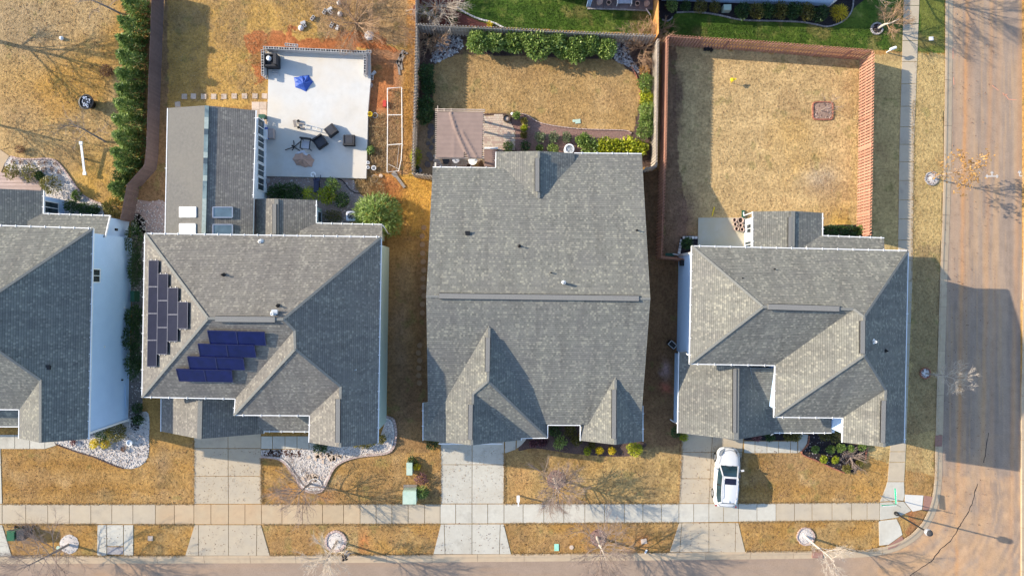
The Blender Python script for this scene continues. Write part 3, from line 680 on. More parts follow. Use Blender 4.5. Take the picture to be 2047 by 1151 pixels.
# back patios
pt = thing('patio', None, None, tuple(W(632, 230)), kind='structure')
b = MB(); b.prism([tuple(W(x, y, 0.30)[:2]) for x, y in [(536.5, 152), (535, 100), (740, 106), (741, 160), (736, 215), (732, 357), (531, 352), (534, 230)]], -0.1, 0.30); b.build('slab', M['concwhite'], pt)
pt = thing('patio', None, None, tuple(W(1440, 465)), kind='structure')
b = MB(); b.prism([tuple(W(x, y)[:2]) for x, y in [(1395.5, 435.5), (1490, 435.5), (1490, 500), (1394.5, 500)]], -0.1, 0.08); b.build('slab', pm('patio_concrete_aged', (0.44, 0.41, 0.34), (0.38, 0.345, 0.25), 0.7, 0.85, 0.15, 60, 0.005, big=(0.9, (0.42, 0.36, 0.24), 0.6)), pt)
pt = thing('paver_patio', None, None, tuple(W(1000, 270)), kind='structure')
PP = [(966, 232), (1006, 230), (1020, 243), (1030, 262), (1030, 300), (1004, 302), (1000, 310), (880, 345), (868, 345), (868, 310), (966, 318)]
b = MB(); b.sheet([(p.x, p.y, 0.012) for p in pxpoly(PP)]); b.build('bedding', M['concwarm'], pt)
st = MB(); st2 = MB(); pol = np.array(PP, float); yy = 231.0; row = 0
while yy < 345:
    xx = 868.0 + (2.2 if row % 2 else 0)
    while xx < 1032:
        if inpoly(np.array([xx]), np.array([yy]), PP)[0]:
            c = W(xx, yy); st.box((c.x, c.y, 0.025 + R.uniform(-.004, .004)), (0.165, 0.165, 0.03), m=R.choice([0, 0, 1, 2]))
        xx += 4.5
    yy += 4.5; row += 1
o = st.build('pavers', [M['paver'], pm('paver_buff', (0.56, 0.48, 0.38), (0.46, 0.38, 0.29), 5, 0.85), pm('paver_rose', (0.46, 0.34, 0.28), (0.38, 0.27, 0.22), 5, 0.85)], pt); o['kind'] = 'stuff'

# stepping stones and small slabs
pav = MB().box((0, 0, 0.02), (0.42, 0.42, 0.06)).mesh('paver', M['paver'])
sp = thing('stepping_stone_path', 'row of square tan stepping stones crossing the dry grass above the low wing roof', 'path', tuple(W(450, 193)), kind=None)
for i, (x, y) in enumerate([(369, 193.5), (387, 193), (407.5, 193.5), (427.5, 193.5), (448, 193.5), (468.5, 192.5), (489, 192.5), (510, 192.5), (529, 192.5), (355.5, 209)]):
    inst('stepping_stone', pav, sp, W(x, y), R.uniform(-.06, .06))
pavb = MB().box((0, 0, 0.02), (0.58, 0.58, 0.06)).mesh('paver', M['paver'])
sp = thing('paver_pad', 'small pad of tan square pavers between the low wing and white patio', 'paving', tuple(W(519, 218)))
for i in range(2):
    for j in range(3): inst('paver', pavb, sp, W(511 + 15 * i, 211.5 + 15 * j), 0.0)
# ------------------------------------------------------------------ planting beds
def stones(bed, pts, step, size, mats, gap=0.9, z=0.0, name='edging_stone', w=None):
    me = []
    for k in range(3):
        b = MB(); L = step * gap / 25.0; ww = (w or size) / 25.0
        b.box((0, 0, 0.05), (L * R.uniform(.9, 1.0), ww, 0.12))
        mm = b.mesh(name, mats); me.append(mm)
    for (x, y, a) in walk([(p[0], p[1]) for p in pts], step):
        inst(name, R.choice(me), bed, W(x, y) + Vector((0, 0, z)), -a + R.uniform(-.08, .08))
def pebbles(bed, poly, n, rmin, rmax, mats, z=0.03):
    b = MB(); xs_ = [p[0] for p in poly]; ys_ = [p[1] for p in poly]; k = 0
    cand = np.array([(R.uniform(min(xs_), max(xs_)), R.uniform(min(ys_), max(ys_))) for _ in range(n * 3)])
    ok = inpoly(cand[:, 0], cand[:, 1], poly)
    for (x, y) in cand[ok][:n]:
        c = W(x, y, 0); r = R.uniform(rmin, rmax); a = R.uniform(0, PI)
        vs = [(c.x + r * math.cos(a + i * PI / 2.5) * R.uniform(.7, 1.2), c.y + r * math.sin(a + i * PI / 2.5) * R.uniform(.7, 1.2), z) for i in range(5)]
        vs.append((c.x, c.y, z + r * R.uniform(.5, .9)))
        b.add(vs, [(i, (i + 1) % 5, 5) for i in range(5)], R.randrange(len(mats)))
    o = b.build('pebbles', mats, bed); o['kind'] = 'stuff'; return o
def bed(name, pts, mat, z=0.02, sm=True):
    pts = smooth_closed(pts, 4) if sm else pts
    c = (sum(p[0] for p in pts) / len(pts), sum(p[1] for p in pts) / len(pts))
    e = thing(name, None, None, tuple(W(*c)), kind='structure')
    P = pxpoly(pts); tri = tessellate_polygon([P])
    b = MB(); b.add([(p.x, p.y, z) for p in P], [tuple(t) if (P[t[1]] - P[t[0]]).cross(P[t[2]] - P[t[0]]).z > 0 else tuple(reversed(t)) for t in tri])
    b.build('bed_surface', mat, e)
    return e, pts
WG = [M['stone_w'], M['gravel_w'], M['stone_g']]
# west house, front gravel
fr = [(108, 884), (115, 889), (156, 903), (188, 912.5), (229, 929.5), (248, 935.5), (268, 935.5), (287, 925.6), (297, 908), (298, 880), (297, 826), (275, 826), (258, 832), (170, 862), (160, 876), (130, 880)]
e, p = bed('gravel_bed', fr, M['gravel_w']); pebbles(e, p, 1500, .035, .075, WG)
stones(e, smooth_open([(112, 887), (156, 903), (188, 912.5), (229, 929.5), (248, 935.5)], 5), 6, 2, M['mulch'])
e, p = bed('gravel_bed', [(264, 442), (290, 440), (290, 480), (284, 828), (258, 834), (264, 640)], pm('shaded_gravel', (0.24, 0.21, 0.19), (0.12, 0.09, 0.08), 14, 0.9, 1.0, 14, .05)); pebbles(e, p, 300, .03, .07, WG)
e, p = bed('gravel_bed', [(262, 404), (300, 403), (331, 405), (331, 462), (290, 466), (266, 466)], pm('pinkish_gravel', (0.44, 0.33, 0.28), (0.30, 0.21, 0.18), 9, 0.9, .8, 14, .05)); pebbles(e, p, 260, .03, .07, WG)
# west house, back gravel bed
bk = [(9, 330), (22, 313), (44, 319), (70, 319), (89, 318), (106, 319.5), (118, 328), (133, 346), (152, 373), (165, 390), (185, 402), (204, 408), (206, 420), (200, 432), (120, 430), (80, 395), (76, 350), (30, 350)]
e, p = bed('gravel_bed', bk, M['gravel_w']); pebbles(e, p, 900, .03, .07, WG)
stones(e, smooth_open([(22, 313), (44, 318), (70, 318.5), (89, 317.5), (106, 319), (118, 327), (133, 345), (152, 372), (165, 389), (185, 401), (203, 407)], 5), 5.5, 3, M['brick_p'])
# planked terrace and tan path of the west house
pt = thing('terrace', None, None, tuple(W(40, 360)), kind='structure')
for k in range(7):
    y0 = 345 + k * 7
    b = MB(); b.prism([tuple(W(x, y)[:2]) for x, y in [(0 - 60, y0), (86 - k * 0.5, y0), (86 - k * .5, y0 + 6.5), (-60, y0 + 6.5)]], 0, 0.09); b.build('plank', pm('terrace_plank', (0.42, 0.31, 0.27), (0.36, 0.26, 0.22), 3, .8, rnd=.08) if k == 0 else bpy.data.materials['terrace_plank'], pt)
gp = thing('garden_path', None, None, tuple(W(-5, 320)), kind='structure')
slab(gp, [(-60, 296), (0, 298), (20, 312), (8, 330), (2, 348), (-60, 348)], M['concwarm'])
# middle-west house, front gravel bed with brick edge
out_ = [(522, 899), (522, 912), (552, 915), (568, 923), (581, 939), (594, 959), (604, 974), (617, 981.6), (633, 983), (645, 978), (654, 962), (667, 936), (688, 920), (721.5, 911), (760.6, 907), (779, 902), (789, 889), (792, 866), (790.6, 850), (786, 837), (773, 832)]
e, p = bed('gravel_bed', out_ + [(768, 850), (757, 880), (700, 890), (640, 885), (619, 870), (619, 897)], M['gravel_w'], sm=False); pebbles(e, p, 1500, .03, .07, WG)
so = smooth_open(out_[1:], 4)
stones(e, so, 5.6, 4.2, M['brick_p'], .93)
stones(e, [(x + (640 - x) * 0.035, y + (900 - y) * 0.05) for x, y in so], 5.6, 2.4, M['stone_w'], .93)
b = MB(); [b.box(tuple(W(R.uniform(527, 600), R.uniform(899, 912)) + Vector((0, 0, .03))), (R.uniform(.08, .3), R.uniform(.05, .16), .03), R.uniform(0, 3)) for _ in range(60)]
o = b.build('leaf_litter', M['lvl_brown'], e); o['kind'] = 'stuff'
b = MB(); [b.box(tuple(W(R.gauss(660, 14), R.gauss(915, 5)) + Vector((0, 0, .04))), (R.uniform(.1, .4), R.uniform(.08, .3), .06), R.uniform(0, 3)) for _ in range(26)]
[b.box(tuple(W(R.gauss(625, 10), R.gauss(955, 5)) + Vector((0, 0, .04))), (R.uniform(.1, .4), R.uniform(.08, .3), .06), R.uniform(0, 3)) for _ in range(18)]
o = b.build('broken_rock', M['wood'], e); o['kind'] = 'stuff'
e, p = bed('gravel_bed', [(516, 352), (640, 356), (700, 358), (712, 372), (725, 392), (760, 400), (700, 445), (640, 455), (512, 402)], pm('grey_pink_gravel', (0.40, 0.32, 0.28), (0.22, 0.16, 0.14), 9, 0.9, .9, 14, .05)); pebbles(e, p, 400, .03, .07, WG)
# middle house beds
e, p = bed('mulch_bed', [(1036, 900), (1050, 878), (1095, 850), (1161, 850), (1161, 880), (1284, 883), (1282, 900), (1265, 910), (1225, 912), (1180, 909), (1135, 905), (1085, 897), (1060, 896)], M['mulch'])
e, p = bed('mulch_bed', [(1032, 300), (1030, 262), (1022, 243), (1030, 228), (1052, 230), (1083, 247), (1156, 258), (1245, 261), (1262, 268), (1240, 285), (1200, 310), (1147, 310), (1060, 305)], M['mulchp'])
stones(e, smooth_open([(1030, 228), (1052, 230), (1083, 247), (1156, 258), (1245, 261), (1262, 267)], 5), 6, 1.6, M['brick_p'])
e, p = bed('rock_bed', [(880, 75), (915, 72), (925, 90), (912, 108), (890, 116), (872, 124), (862, 120), (868, 95)], M['stone_g']); pebbles(e, p, 420, .07, .17, [M['stone_g'], M['stone_g'], M['mulch'], M['stone_w']])
e, p = bed('rock_bed', [(1232, 80), (1250, 78), (1256, 100), (1262, 118), (1276, 135), (1284, 140), (1278, 150), (1262, 138), (1245, 128), (1228, 118)], M['stone_g']); pebbles(e, p, 300, .06, .14, [M['stone_g'], M['stone_g'], M['mulch'], M['stone_w']])
e, p = bed('mulch_bed', [(1262, 134), (1278, 136), (1285, 150), (1300, 160), (1300, 280), (1268, 275), (1268, 262), (1274, 236), (1280, 208), (1280, 178), (1273, 154)], M['mulch'])
stones(e, smooth_open([(1262, 134), (1272, 153), (1279, 178), (1279, 208)], 5), 6, 1.6, M['brick_r'])
# east house beds
e, p = bed('mulch_bed', [(1487, 864), (1600, 862), (1604, 868), (1594, 880), (1487, 880)], M['mulchk'], sm=False)
ob = [(1615, 868), (1662, 866), (1684, 882), (1732, 893), (1728, 918), (1711, 941), (1686, 943.5), (1660, 933), (1634, 921), (1601, 907), (1612, 890)]
e, p = bed('mulch_bed', ob, M['mulchk']); pebbles(e, p, 160, .03, .06, [M['stone_g'], M['mulch']])
stones(e, smooth_open([(1617, 870), (1614, 888), (1602, 906), (1634, 921), (1660, 933), (1686, 944)], 5), 5, 2.2, M['brick_r'])
stones(e, smooth_open([(1733, 893), (1729, 918)], 4), 5, 2.2, M['brick_r'])
e, p = bed('rock_bed', [(1362, 474), (1396, 474), (1397, 494), (1384, 500), (1358, 506)], M['mulchk']); stones(e, [(1364, 475), (1394, 475)], 6, 5, M['stone_w']); stones(e, [(1362, 478), (1357, 506)], 6, 5, M['stone_w'])
e, p = bed('mulch_bed', [(1645, 452), (1732, 452), (1734, 478), (1645, 476)], M['mulchk'])
# north neighbours
e, p = bed('mulch_bed', [(836, 2), (930, -20), (931, 0), (908, 18), (930, 30), (960, 44), (1005, 58), (936, 52), (836, 46)], pm('red_mulch', (0.20, 0.07, 0.05), (0.10, 0.035, 0.03), 9, .95, 1, 12, .05))
stones(e, smooth_open([(912, 14), (930, 26), (955, 38), (985, 46), (1008, 57)], 5), 5, 3, M['stone_w'])
e, p = bed('mulch_bed', [(1322, -20), (1322, 38), (1340, 40), (1352, 27), (1380, 26), (1410, 28), (1440, 33), (1470, 40), (1500, 43), (1550, 43), (1600, 45), (1640, 52), (1658, 55), (1685, 44), (1702, 22), (1705, -20)], M['mulchk'])
stones(e, smooth_open([(1352, 26), (1380, 25), (1410, 27), (1440, 32), (1470, 39), (1500, 42), (1550, 43), (1600, 45), (1630, 50), (1655, 54), (1685, 43), (1702, 22), (1706, -10)], 5), 5, 2.6, M['stone_g'])
stones(e, smooth_open([(1323, 40), (1333, 43), (1342, 38), (1344, 32)], 5), 5, 2.4, M['stone_g'])
# rings round the street trees
def ring(x, y, r, mat, edge=None, n=None, square=False):
    if square:
        pts = [(x + r * math.copysign(abs(math.cos(a)) ** .35, math.cos(a)), y + r * .88 * math.copysign(abs(math.sin(a)) ** .35, math.sin(a))) for a in [k * PI / 14 for k in range(28)]]
    else: pts = [(x + r * math.cos(k * PI / 14) * R.uniform(.96, 1.04), y + r * math.sin(k * PI / 14) * R.uniform(.96, 1.04)) for k in range(28)]
    c = W(x, y); e = thing('tree_ring', None, None, tuple(c), kind='structure')
    b = MB(); P = pxpoly(pts)
    b.add([(p.x, p.y, 0.03) for p in P] + [(c.x, c.y, 0.10)], [((i + 1) % 28, i, 28) for i in range(28)])
    b.build('bed_surface', mat, e)
    pebbles(e, [(x + (q[0] - x) * .9, y + (q[1] - y) * .9) for q in pts], int(r * 4), .03, .06, WG if mat is M['gravel_w'] else [M['mulch'], M['brick_p']], z=0.06)
    if edge: stones(e, pts + [pts[0]], *edge)
ring(139, 1087, 19, M['gravel_w'])
ring(671, 1081, 20, M['gravel_w'], (5.2, 4, M['brick_p'])); ring(1196, 1074, 17, M['mulchp']); ring(1610, 1071, 17, M['gravel_w'], (5, 2, M['brick_p']))
ring(1849, 745.5, 10, M['stone_w'], (4, 2, M['brick_r'])); ring(1862, 357, 13, M['stone_w'], (4, 2, M['stone_g'])); ring(1752, 58, 11, M['mulchk'], (4, 3, M['stone_g']))
ring(1644, 222, 20, pm('tan_pink_gravel', (.34, .24, .18), (.20, .13, .10), 12, .9, 1, 14, .05), (5, 2.4, M['brick_r']), square=True); ring(1112, 958, 19, M['mulchp']); ring(629, 970, 14, M['gravel_w'], (4.5, 2, M['stone_w']))

# ------------------------------------------------------------------ fences
def fence(label, pts, mat, h=1.95, pitch=0.118, pw=0.14, shadowbox=True, cap=False, z0=0.02, side=1):
    """pts: photo pixels of the fence top at height h"""
    P = [W(x, y, h) for x, y in pts]
    P = [Vector((p.x, p.y, 0)) for p in P]
    f = thing('fence', label, 'fence', tuple(P[0]))
    b = MB(); hw = pw / 2; th = 0.018; d = 0.05
    b.add([(-hw, -th / 2, z0), (hw, -th / 2, z0), (hw, th / 2, z0), (-hw, th / 2, z0), (-hw, -th / 2, h - .05), (hw, -th / 2, h - .05), (hw, th / 2, h - .05), (-hw, th / 2, h - .05), (-hw * .5, -th / 2, h), (hw * .5, -th / 2, h), (hw * .5, th / 2, h), (-hw * .5, th / 2, h)],
          [(3, 2, 1, 0), (0, 1, 5, 4), (1, 2, 6, 5), (2, 3, 7, 6), (3, 0, 4, 7), (4, 5, 9, 8), (5, 6, 10, 9), (6, 7, 11, 10), (7, 4, 8, 11), (8, 9, 10, 11)])
    me = b.mesh('picket', mat)
    pb = MB(); pb.box((0, 0, (h - .1) / 2), (0.09, 0.09, h - .1)); pme = pb.mesh('post', mat)
    k = 0
    for a, c in zip(P[:-1], P[1:]):
        t = (c - a).normalized(); L = (c - a).length; n = Vector((-t.y, t.x, 0)); ang = math.atan2(t.y, t.x)
        for zr in (0.3, 1.0, h - .25):
            rb = MB(); rb.bar(a + Vector((0, 0, zr)), c + Vector((0, 0, zr)), 0.06, 0.09); rb.build('rail', mat, f)
        m = max(1, round(L / pitch))
        for i in range(m):
            q = a + t * ((i + .5) * L / m)
            off = n * (0.06 if k % 2 else -0.06) if shadowbox else n * (0.045 * side)
            inst('picket', me, f, q + off + Vector((0, 0, R.uniform(-.012, .012))), ang + R.uniform(-.02, .02)); k += 1
        q = 0
        while q < L + .5:
            inst('post', pme, f, a + t * min(q, L) , ang); q += 2.4
        if cap:
            rb = MB(); rb.bar(a + Vector((0, 0, h + .015)), c + Vector((0, 0, h + .015)), 0.14, 0.03); rb.build('cap_rail', mat, f)
    return f
fence('dark brown board fence along the conifer hedge in the west', [(303, -30), (296, 150), (291, 300), (287, 330), (252, 369), (239, 440)], M['fence_d'], shadowbox=False, side=1, h=1.85, pitch=.145)
fence('weathered grey fence between white patio and the shrubs', [(832, 48), (829, 180), (824, 340)], M['fence_g'], shadowbox=True)
fence('plain tan fence at the top edge beside the bare dirt', [(831.5, -40), (831.5, 46)], M['wood'], shadowbox=False, side=-1, pitch=.145)
fence('short grey fence joining the middle house corner', [(824, 346), (845, 349), (864, 351)], M['fence_g'])
fence('grey weathered fence behind the round hedge', [(836, 48), (888, 51.5), (1000, 56), (1143, 64), (1312, 71)], M['fence_g'])
fence('pale grey fence on the west side of the narrow dark gap', [(1316, 78), (1314, 200), (1312.5, 332), (1290, 336)], M['fence_g'])
fence('orange cedar fence between the two green lawns', [(1317, -40), (1318, 67)], M['fence_o'], shadowbox=False, side=-1, pitch=.145)
fence('red brown fence along the green lawn', [(1338, 71), (1520, 83), (1744, 101)], M['fence_r'], h=2.08)
fence('red brown fence beside the east pavement', [(1747, 102), (1744, 300), (1740.5, 470)], M['fence_r'], h=2.08)
fence('red brown fence on the east side of the narrow dark gap', [(1335, 73), (1331, 300), (1327, 410), (1323.5, 513), (1369, 518)], M['fence_r'], h=2.08)
# ------------------------------------------------------------------ houses
def V(t): return W(*t)
def roof(parent, polys, mat, trim=None, th=0.18, name='roof'):
    trim = trim or M['trim']
    b = MB()
    for poly in polys:
        P = [V(t) if len(t) == 3 and not isinstance(t, Vector) else t for t in poly]
        n = Vector((0, 0, 0))
        for i in range(len(P)):
            a, c = P[i], P[(i + 1) % len(P)]
            n += Vector(((a.y - c.y) * (a.z + c.z), (a.z - c.z) * (a.x + c.x), (a.x - c.x) * (a.y + c.y)))
        n.normalize()
        if n.z < 0: P = P[::-1]; n = -n
        u = Vector((0, 0, 1)).cross(n); u = u.normalized() if u.length > 1e-3 else Vector((1, 0, 0)); v = n.cross(u)
        uv = [(p.dot(u), p.dot(v)) for p in P]
        tri = tessellate_polygon([P])
        fs, uvs = [], []
        for t in tri:
            t = list(t)
            if (P[t[1]] - P[t[0]]).cross(P[t[2]] - P[t[0]]).z < 0: t = t[::-1]
            fs.append(tuple(t)); uvs.append([uv[k] for k in t])
        b.add(P, fs, 0, uvs)
        k = len(P)
        Q = [p - Vector((0, 0, th)) for p in P]
        b.add(P + Q, [(i, k + i, k + (i + 1) % k, (i + 1) % k) for i in range(k)], 1)
        b.add(Q, [tuple(reversed(t)) for t in fs], 1)
    return b.build(name, [mat, trim], parent)
def inset(P, dd):
    n = len(P); out = []
    ar = sum(P[i].x * P[(i + 1) % n].y - P[(i + 1) % n].x * P[i].y for i in range(n))
    sgn = 1 if ar > 0 else -1
    for i in range(n):
        a = (P[i] - P[i - 1]); c = (P[(i + 1) % n] - P[i]); a.z = c.z = 0
        a.normalize(); c.normalize()
        na = Vector((-a.y, a.x, 0)) * sgn; nc = Vector((-c.y, c.x, 0)) * sgn
        s = na + nc; dn = 1 + na.dot(nc)
        out.append(P[i] + (s / dn) * dd if dn > .2 else P[i] + na * dd)
    return out
def walls(parent, pts, ze, ov, mat, z0=-0.1, name='wall', drop=0.1):
    P = inset([W(x, y, ze) for x, y in pts], ov)
    b = MB(); b.prism([(p.x, p.y) for p in P], z0, ze - drop)
    b.build(name, mat, parent); return P
def gable_wall(parent, a, c, apex, back, mat):
    """triangle of wall under a gable end; a, c, apex px+z, back = metres to step in along the ridge (signed y)"""
    A, C, T = V(a), V(c), V(apex); s = Vector((0, back, 0)); dz = Vector((0, 0, .16))
    t = Vector((0, .12 * (1 if back > 0 else -1), 0))
    pts = [A + s - dz, C + s - dz, T + s - dz]
    b = MB(); b.add(pts + [p + t for p in pts], [(0, 1, 2), (5, 4, 3), (0, 3, 4, 1), (1, 4, 5, 2), (2, 5, 3, 0)])
    b.build('gable_wall', mat, parent)
def gutter(parent, pts, mat=None, name='gutter', hang=1.15):
    b = MB(); P = [V(t) for t in pts]
    for a, c in zip(P[:-1], P[1:]):
        L = (c - a).length; t = (c - a) / L
        b.bar(a + Vector((0, 0, -.03)), c + Vector((0, 0, -.03)), .06, .10)
        n = Vector((-t.y, t.x, 0))
        k = hang / 2
        while k < L:
            q = a + t * k; b.bar(q - n * .085 + Vector((0, 0, .04)), q + n * .085 + Vector((0, 0, .04)), .045, .03); k += hang
    return b.build(name, mat or M['trim'], parent)
def ridge(parent, segs, mat=None, w=.17, h=.025, up=.02, name='ridge_cap'):
    for s in segs:
        b = MB()
        for a, c in zip(s[:-1], s[1:]): b.bar(V(a) + Vector((0, 0, up)), V(c) + Vector((0, 0, up)), w, h)
        b.build(name, mat or M['ridge'], parent)
def rvent(parent, a, c, w=.36):
    A, C = V(a), V(c); o = MB()
    o.bar(A + Vector((0, 0, .02)), C + Vector((0, 0, .02)), w, .10)
    ob = o.build('ridge_vent', M['ridgevent'], parent)
    b = MB(); t = (C - A).normalized(); n = Vector((-t.y, t.x, 0))
    for s in (-1, 1): b.bar(A + n * s * (w / 2 + .02) + Vector((0, 0, .0)), C + n * s * (w / 2 + .015) + Vector((0, 0, .0)), .04, .09)
    b.build('vent_slot', M['black'], ob)
def pipe(parent, px, py, z, h=.32, r=.05, mat=None, name='vent_pipe', collar=True):
    c = W(px, py, z); b = MB()
    b.lathe(c, [(r, -.2), (r, h), (r * .7, h), (r * .7, h - .08)], 8); o = b.build(name, mat or M['black'], parent)
    if collar:
        b = MB(); b.lathe(c + Vector((0, 0, -.05)), [(r * 3, -.06), (r * 2.2, .07), (r * 1.1, .13)], 8); b.build('flashing', mat or M['black'], o)
def boxvent(parent, px, py, z, s=.32, mat=None):
    c = W(px, py, z); b = MB(); b.box(c + Vector((0, 0, .08)), (s, s * .8, .2)); b.box(c + Vector((0, s * .3, .2)), (s * 1.1, s * .5, .03)); b.build('roof_vent', mat or M['black'], parent)
def wplane(a, c):
    return plane(a, c, a + Vector((0, 0, 3)))
def window(parent, pl, rect, n_mull=1, glass=None, frame=.07, name='window', out=None):
    """rect: photo pixels of the four window corners on the wall plane pl"""
    P = [on(pl, x, y) for x, y in rect]; nn = pl[0].copy()
    cc = sum(P, Vector((0, 0, 0))) / 4
    tov = Vector((0, 0, H)) - cc
    if nn.dot(tov) < 0: nn = -nn
    zs = sorted(p.z for p in P); z0 = (zs[0] + zs[1]) / 2; z1 = (zs[2] + zs[3]) / 2
    t = Vector((-nn.y, nn.x, 0)); ss = sorted(p.dot(t) for p in P); s0 = (ss[0] + ss[1]) / 2; s1 = (ss[2] + ss[3]) / 2
    base = nn * (P[0].dot(nn))
    base.z = 0
    q = lambda s, z, o=0.0: base + t * s + Vector((0, 0, z)) + nn * o
    b = MB()
    for (A, C) in ((q(s0, z0, .03), q(s1, z0, .03)), (q(s0, z1, .03), q(s1, z1, .03)), (q(s0, z0, .03), q(s0, z1, .03)), (q(s1, z0, .03), q(s1, z1, .03))):
        b.bar(A, C, .08 if abs(A.z - C.z) < .1 else frame, frame if abs(A.z - C.z) < .1 else .08, up=nn if abs(A.z - C.z) > .1 else (0, 0, 1))
    for k in range(n_mull):
        s = s0 + (s1 - s0) * (k + 1) / (n_mull + 1); b.bar(q(s, z0, .03), q(s, z1, .03), .05, .06, up=nn)
    w = b.build(name, M['trim'], parent)
    g = MB(); g.add([q(s0, z0, .022), q(s1, z0, .022), q(s1, z1, .022), q(s0, z1, .022)], [(0, 1, 2, 3)]); g.build('pane', glass or M['glass'], w)
    return w
def downspout(parent, pts):
    b = MB(); b.tube([V(t) for t in pts], .045, 6); return b.build('downspout', M['trim'], parent)

# ---- middle house (single storey, low gable with front gables)
h3 = thing('house', 'single storey house with one long grey roof and front gables, beside the brown canopy', 'house', tuple(W(1075, 600)))
E3 = 2.9
SH = M['shing_c']
bp = plane(W(852, 592, 6.6), W(1300, 597, 6.6), W(1283, 308, 2.9))
fp = plane(W(852, 592, 6.6), W(1300, 597, 6.6), W(1281, 848, 3.3))
o_ = lambda pl, x, y: on(pl, x, y)
rl, rr = W(852, 592, 6.6), W(1300, 597, 6.6)
roof(h3, [[rl, rr, o_(bp, 1283, 308), o_(bp, 1082, 306), o_(bp, 1082, 336), o_(bp, 865, 335)],
          [rl, o_(fp, 856, 848), o_(fp, 1281, 848), rr]], SH, M['trim'])
roof(h3, [[(1077, 302, 4.15), (1077, 402, 4.15), (991, 402, 3.15), (992, 303.5, 3.15)], [(1077, 302, 4.15), (1148, 306.5, 3.15), (1149, 400, 3.15), (1077, 402, 4.15)]], SH)
G = [[(978, 650, 5.9), (975.5, 761.5, 5.85), (945.5, 786.5, 5.1), (943, 889.7, 5.1), (846, 879, 2.9), (846, 805, 2.9), (858, 804, 3.2)],
     [(978, 650, 5.9), (1092, 690, 3.0), (1094, 874, 3.0), (975.5, 761.5, 5.85)],
     [(975.5, 761.5, 5.85), (1094, 874.5, 3.0), (1030, 875.5, 3.0), (945.5, 786.5, 5.1)],
     [(945.5, 786.5, 5.1), (1041.7, 800, 2.9), (1041.7, 879, 2.9), (943, 889.7, 5.1)]]
roof(h3, G, SH)
roof(h3, [[(1230.5, 752, 4.6), (1229.7, 888.5, 4.55), (1160, 880, 2.9), (1160, 800, 2.9)], [(1230.5, 752, 4.6), (1284.8, 800, 2.9), (1284.8, 881.5, 2.9), (1229.7, 888.5, 4.55)]], SH)
ridge(h3, [[(852, 592, 6.6), (1300, 597, 6.6)], [(1077, 303, 4.2), (1077, 396, 4.2)], [(978, 655, 5.88), (975.5, 761.5, 5.85)], [(945.5, 786.5, 5.1), (943, 889, 5.1)], [(1230.5, 758, 4.58), (1229.7, 888, 4.55)], [(975.5, 761.5, 5.85), (945.5, 786.5, 5.1)], [(975.5, 761.5, 5.85), (1093, 873.5, 3.02)]])
rvent(h3, (878, 587.5 + 4, 6.62), (1277, 596.5, 6.62))
rvent(h3, (1074, 316, 4.25), (1074, 383, 4.25), .3); rvent(h3, (975.5, 674, 5.93), (974.5, 743, 5.9), .3); rvent(h3, (941, 808, 5.15), (940, 878, 5.15), .3); rvent(h3, (1227.5, 778, 4.63), (1227, 876, 4.6), .3)
wt = M['siding_t']
walls(h3, [(866, 335), (991, 336), (992, 303.5), (1148, 306.5), (1283, 308), (1283, 880), (1161, 880), (1161, 849), (1094, 849), (1094, 874), (1041, 875), (1041, 885), (846, 880), (847, 806), (857, 806)], E3, .4, wt)
gable_wall(h3, (846, 879, 2.9), (1041.7, 879, 2.9), (943, 889.7, 5.1), .3, wt); gable_wall(h3, (1160, 880, 2.9), (1284.8, 881.5, 2.9), (1229.7, 888.5, 4.55), .3, wt); gable_wall(h3, (992, 303.5, 2.9), (1148, 306.5, 2.9), (1077, 302, 4.2), -.3, wt)
for side, e in ((865, 1), (1283, -1)):   # big side gables
    x = W(857 if e > 0 else 1282, 600, 3).x + .45 * e
    b = MB(); yb, yf = W(0, 325, 3).y, W(0, 845, 3.3).y; ym = W(0, 595, 6.6).y
    pts = [Vector((x, yb, 3.0)), Vector((x, yf, 3.0)), Vector((x, ym, 6.4))]; t = Vector((.12 * e, 0, 0))
    b.add(pts + [p + t for p in pts], [(0, 1, 2), (5, 4, 3), (0, 3, 4, 1), (1, 4, 5, 2), (2, 5, 3, 0)]); b.build('gable_wall', wt, h3)
gutter(h3, [(865, 334, 3.2), (991, 335.5, 3.2)]); gutter(h3, [(990.5, 336, 2.9), (991.5, 303.5, 2.9)]); gutter(h3, [(1148, 306, 2.9), (1283, 307.3, 2.9)])
gutter(h3, [(845.5, 805, 2.9), (845.5, 880, 2.9)]); gutter(h3, [(1042, 879.5, 2.9), (1042, 875.5, 2.95), (1094.5, 875, 3.0), (1095, 849.3, 3.2), (1160, 849.6, 3.2), (1159.8, 880.5, 2.9)], hang=9); gutter(h3, [(1285.3, 811, 2.9), (1285.3, 882, 2.9)])
boxvent(h3, 935, 467, 5.0); pipe(h3, 1038, 492, 5.4); pipe(h3, 1273, 461, 4.9); pipe(h3, 1101, 545, 5.9); pipe(h3, 1127, 566, 6.2, .55, .09, M['metal'])
gd = MB(); gd.box(W(944, 874) + Vector((0, 0, 1.1)), (4.9, .08, 2.2)); [gd.box(W(944, 874) + Vector((0, -.05, .28 + .55 * k)), (4.8, .03, .5)) for k in range(4)]; gd.build('garage_door', M['trim'], h3)

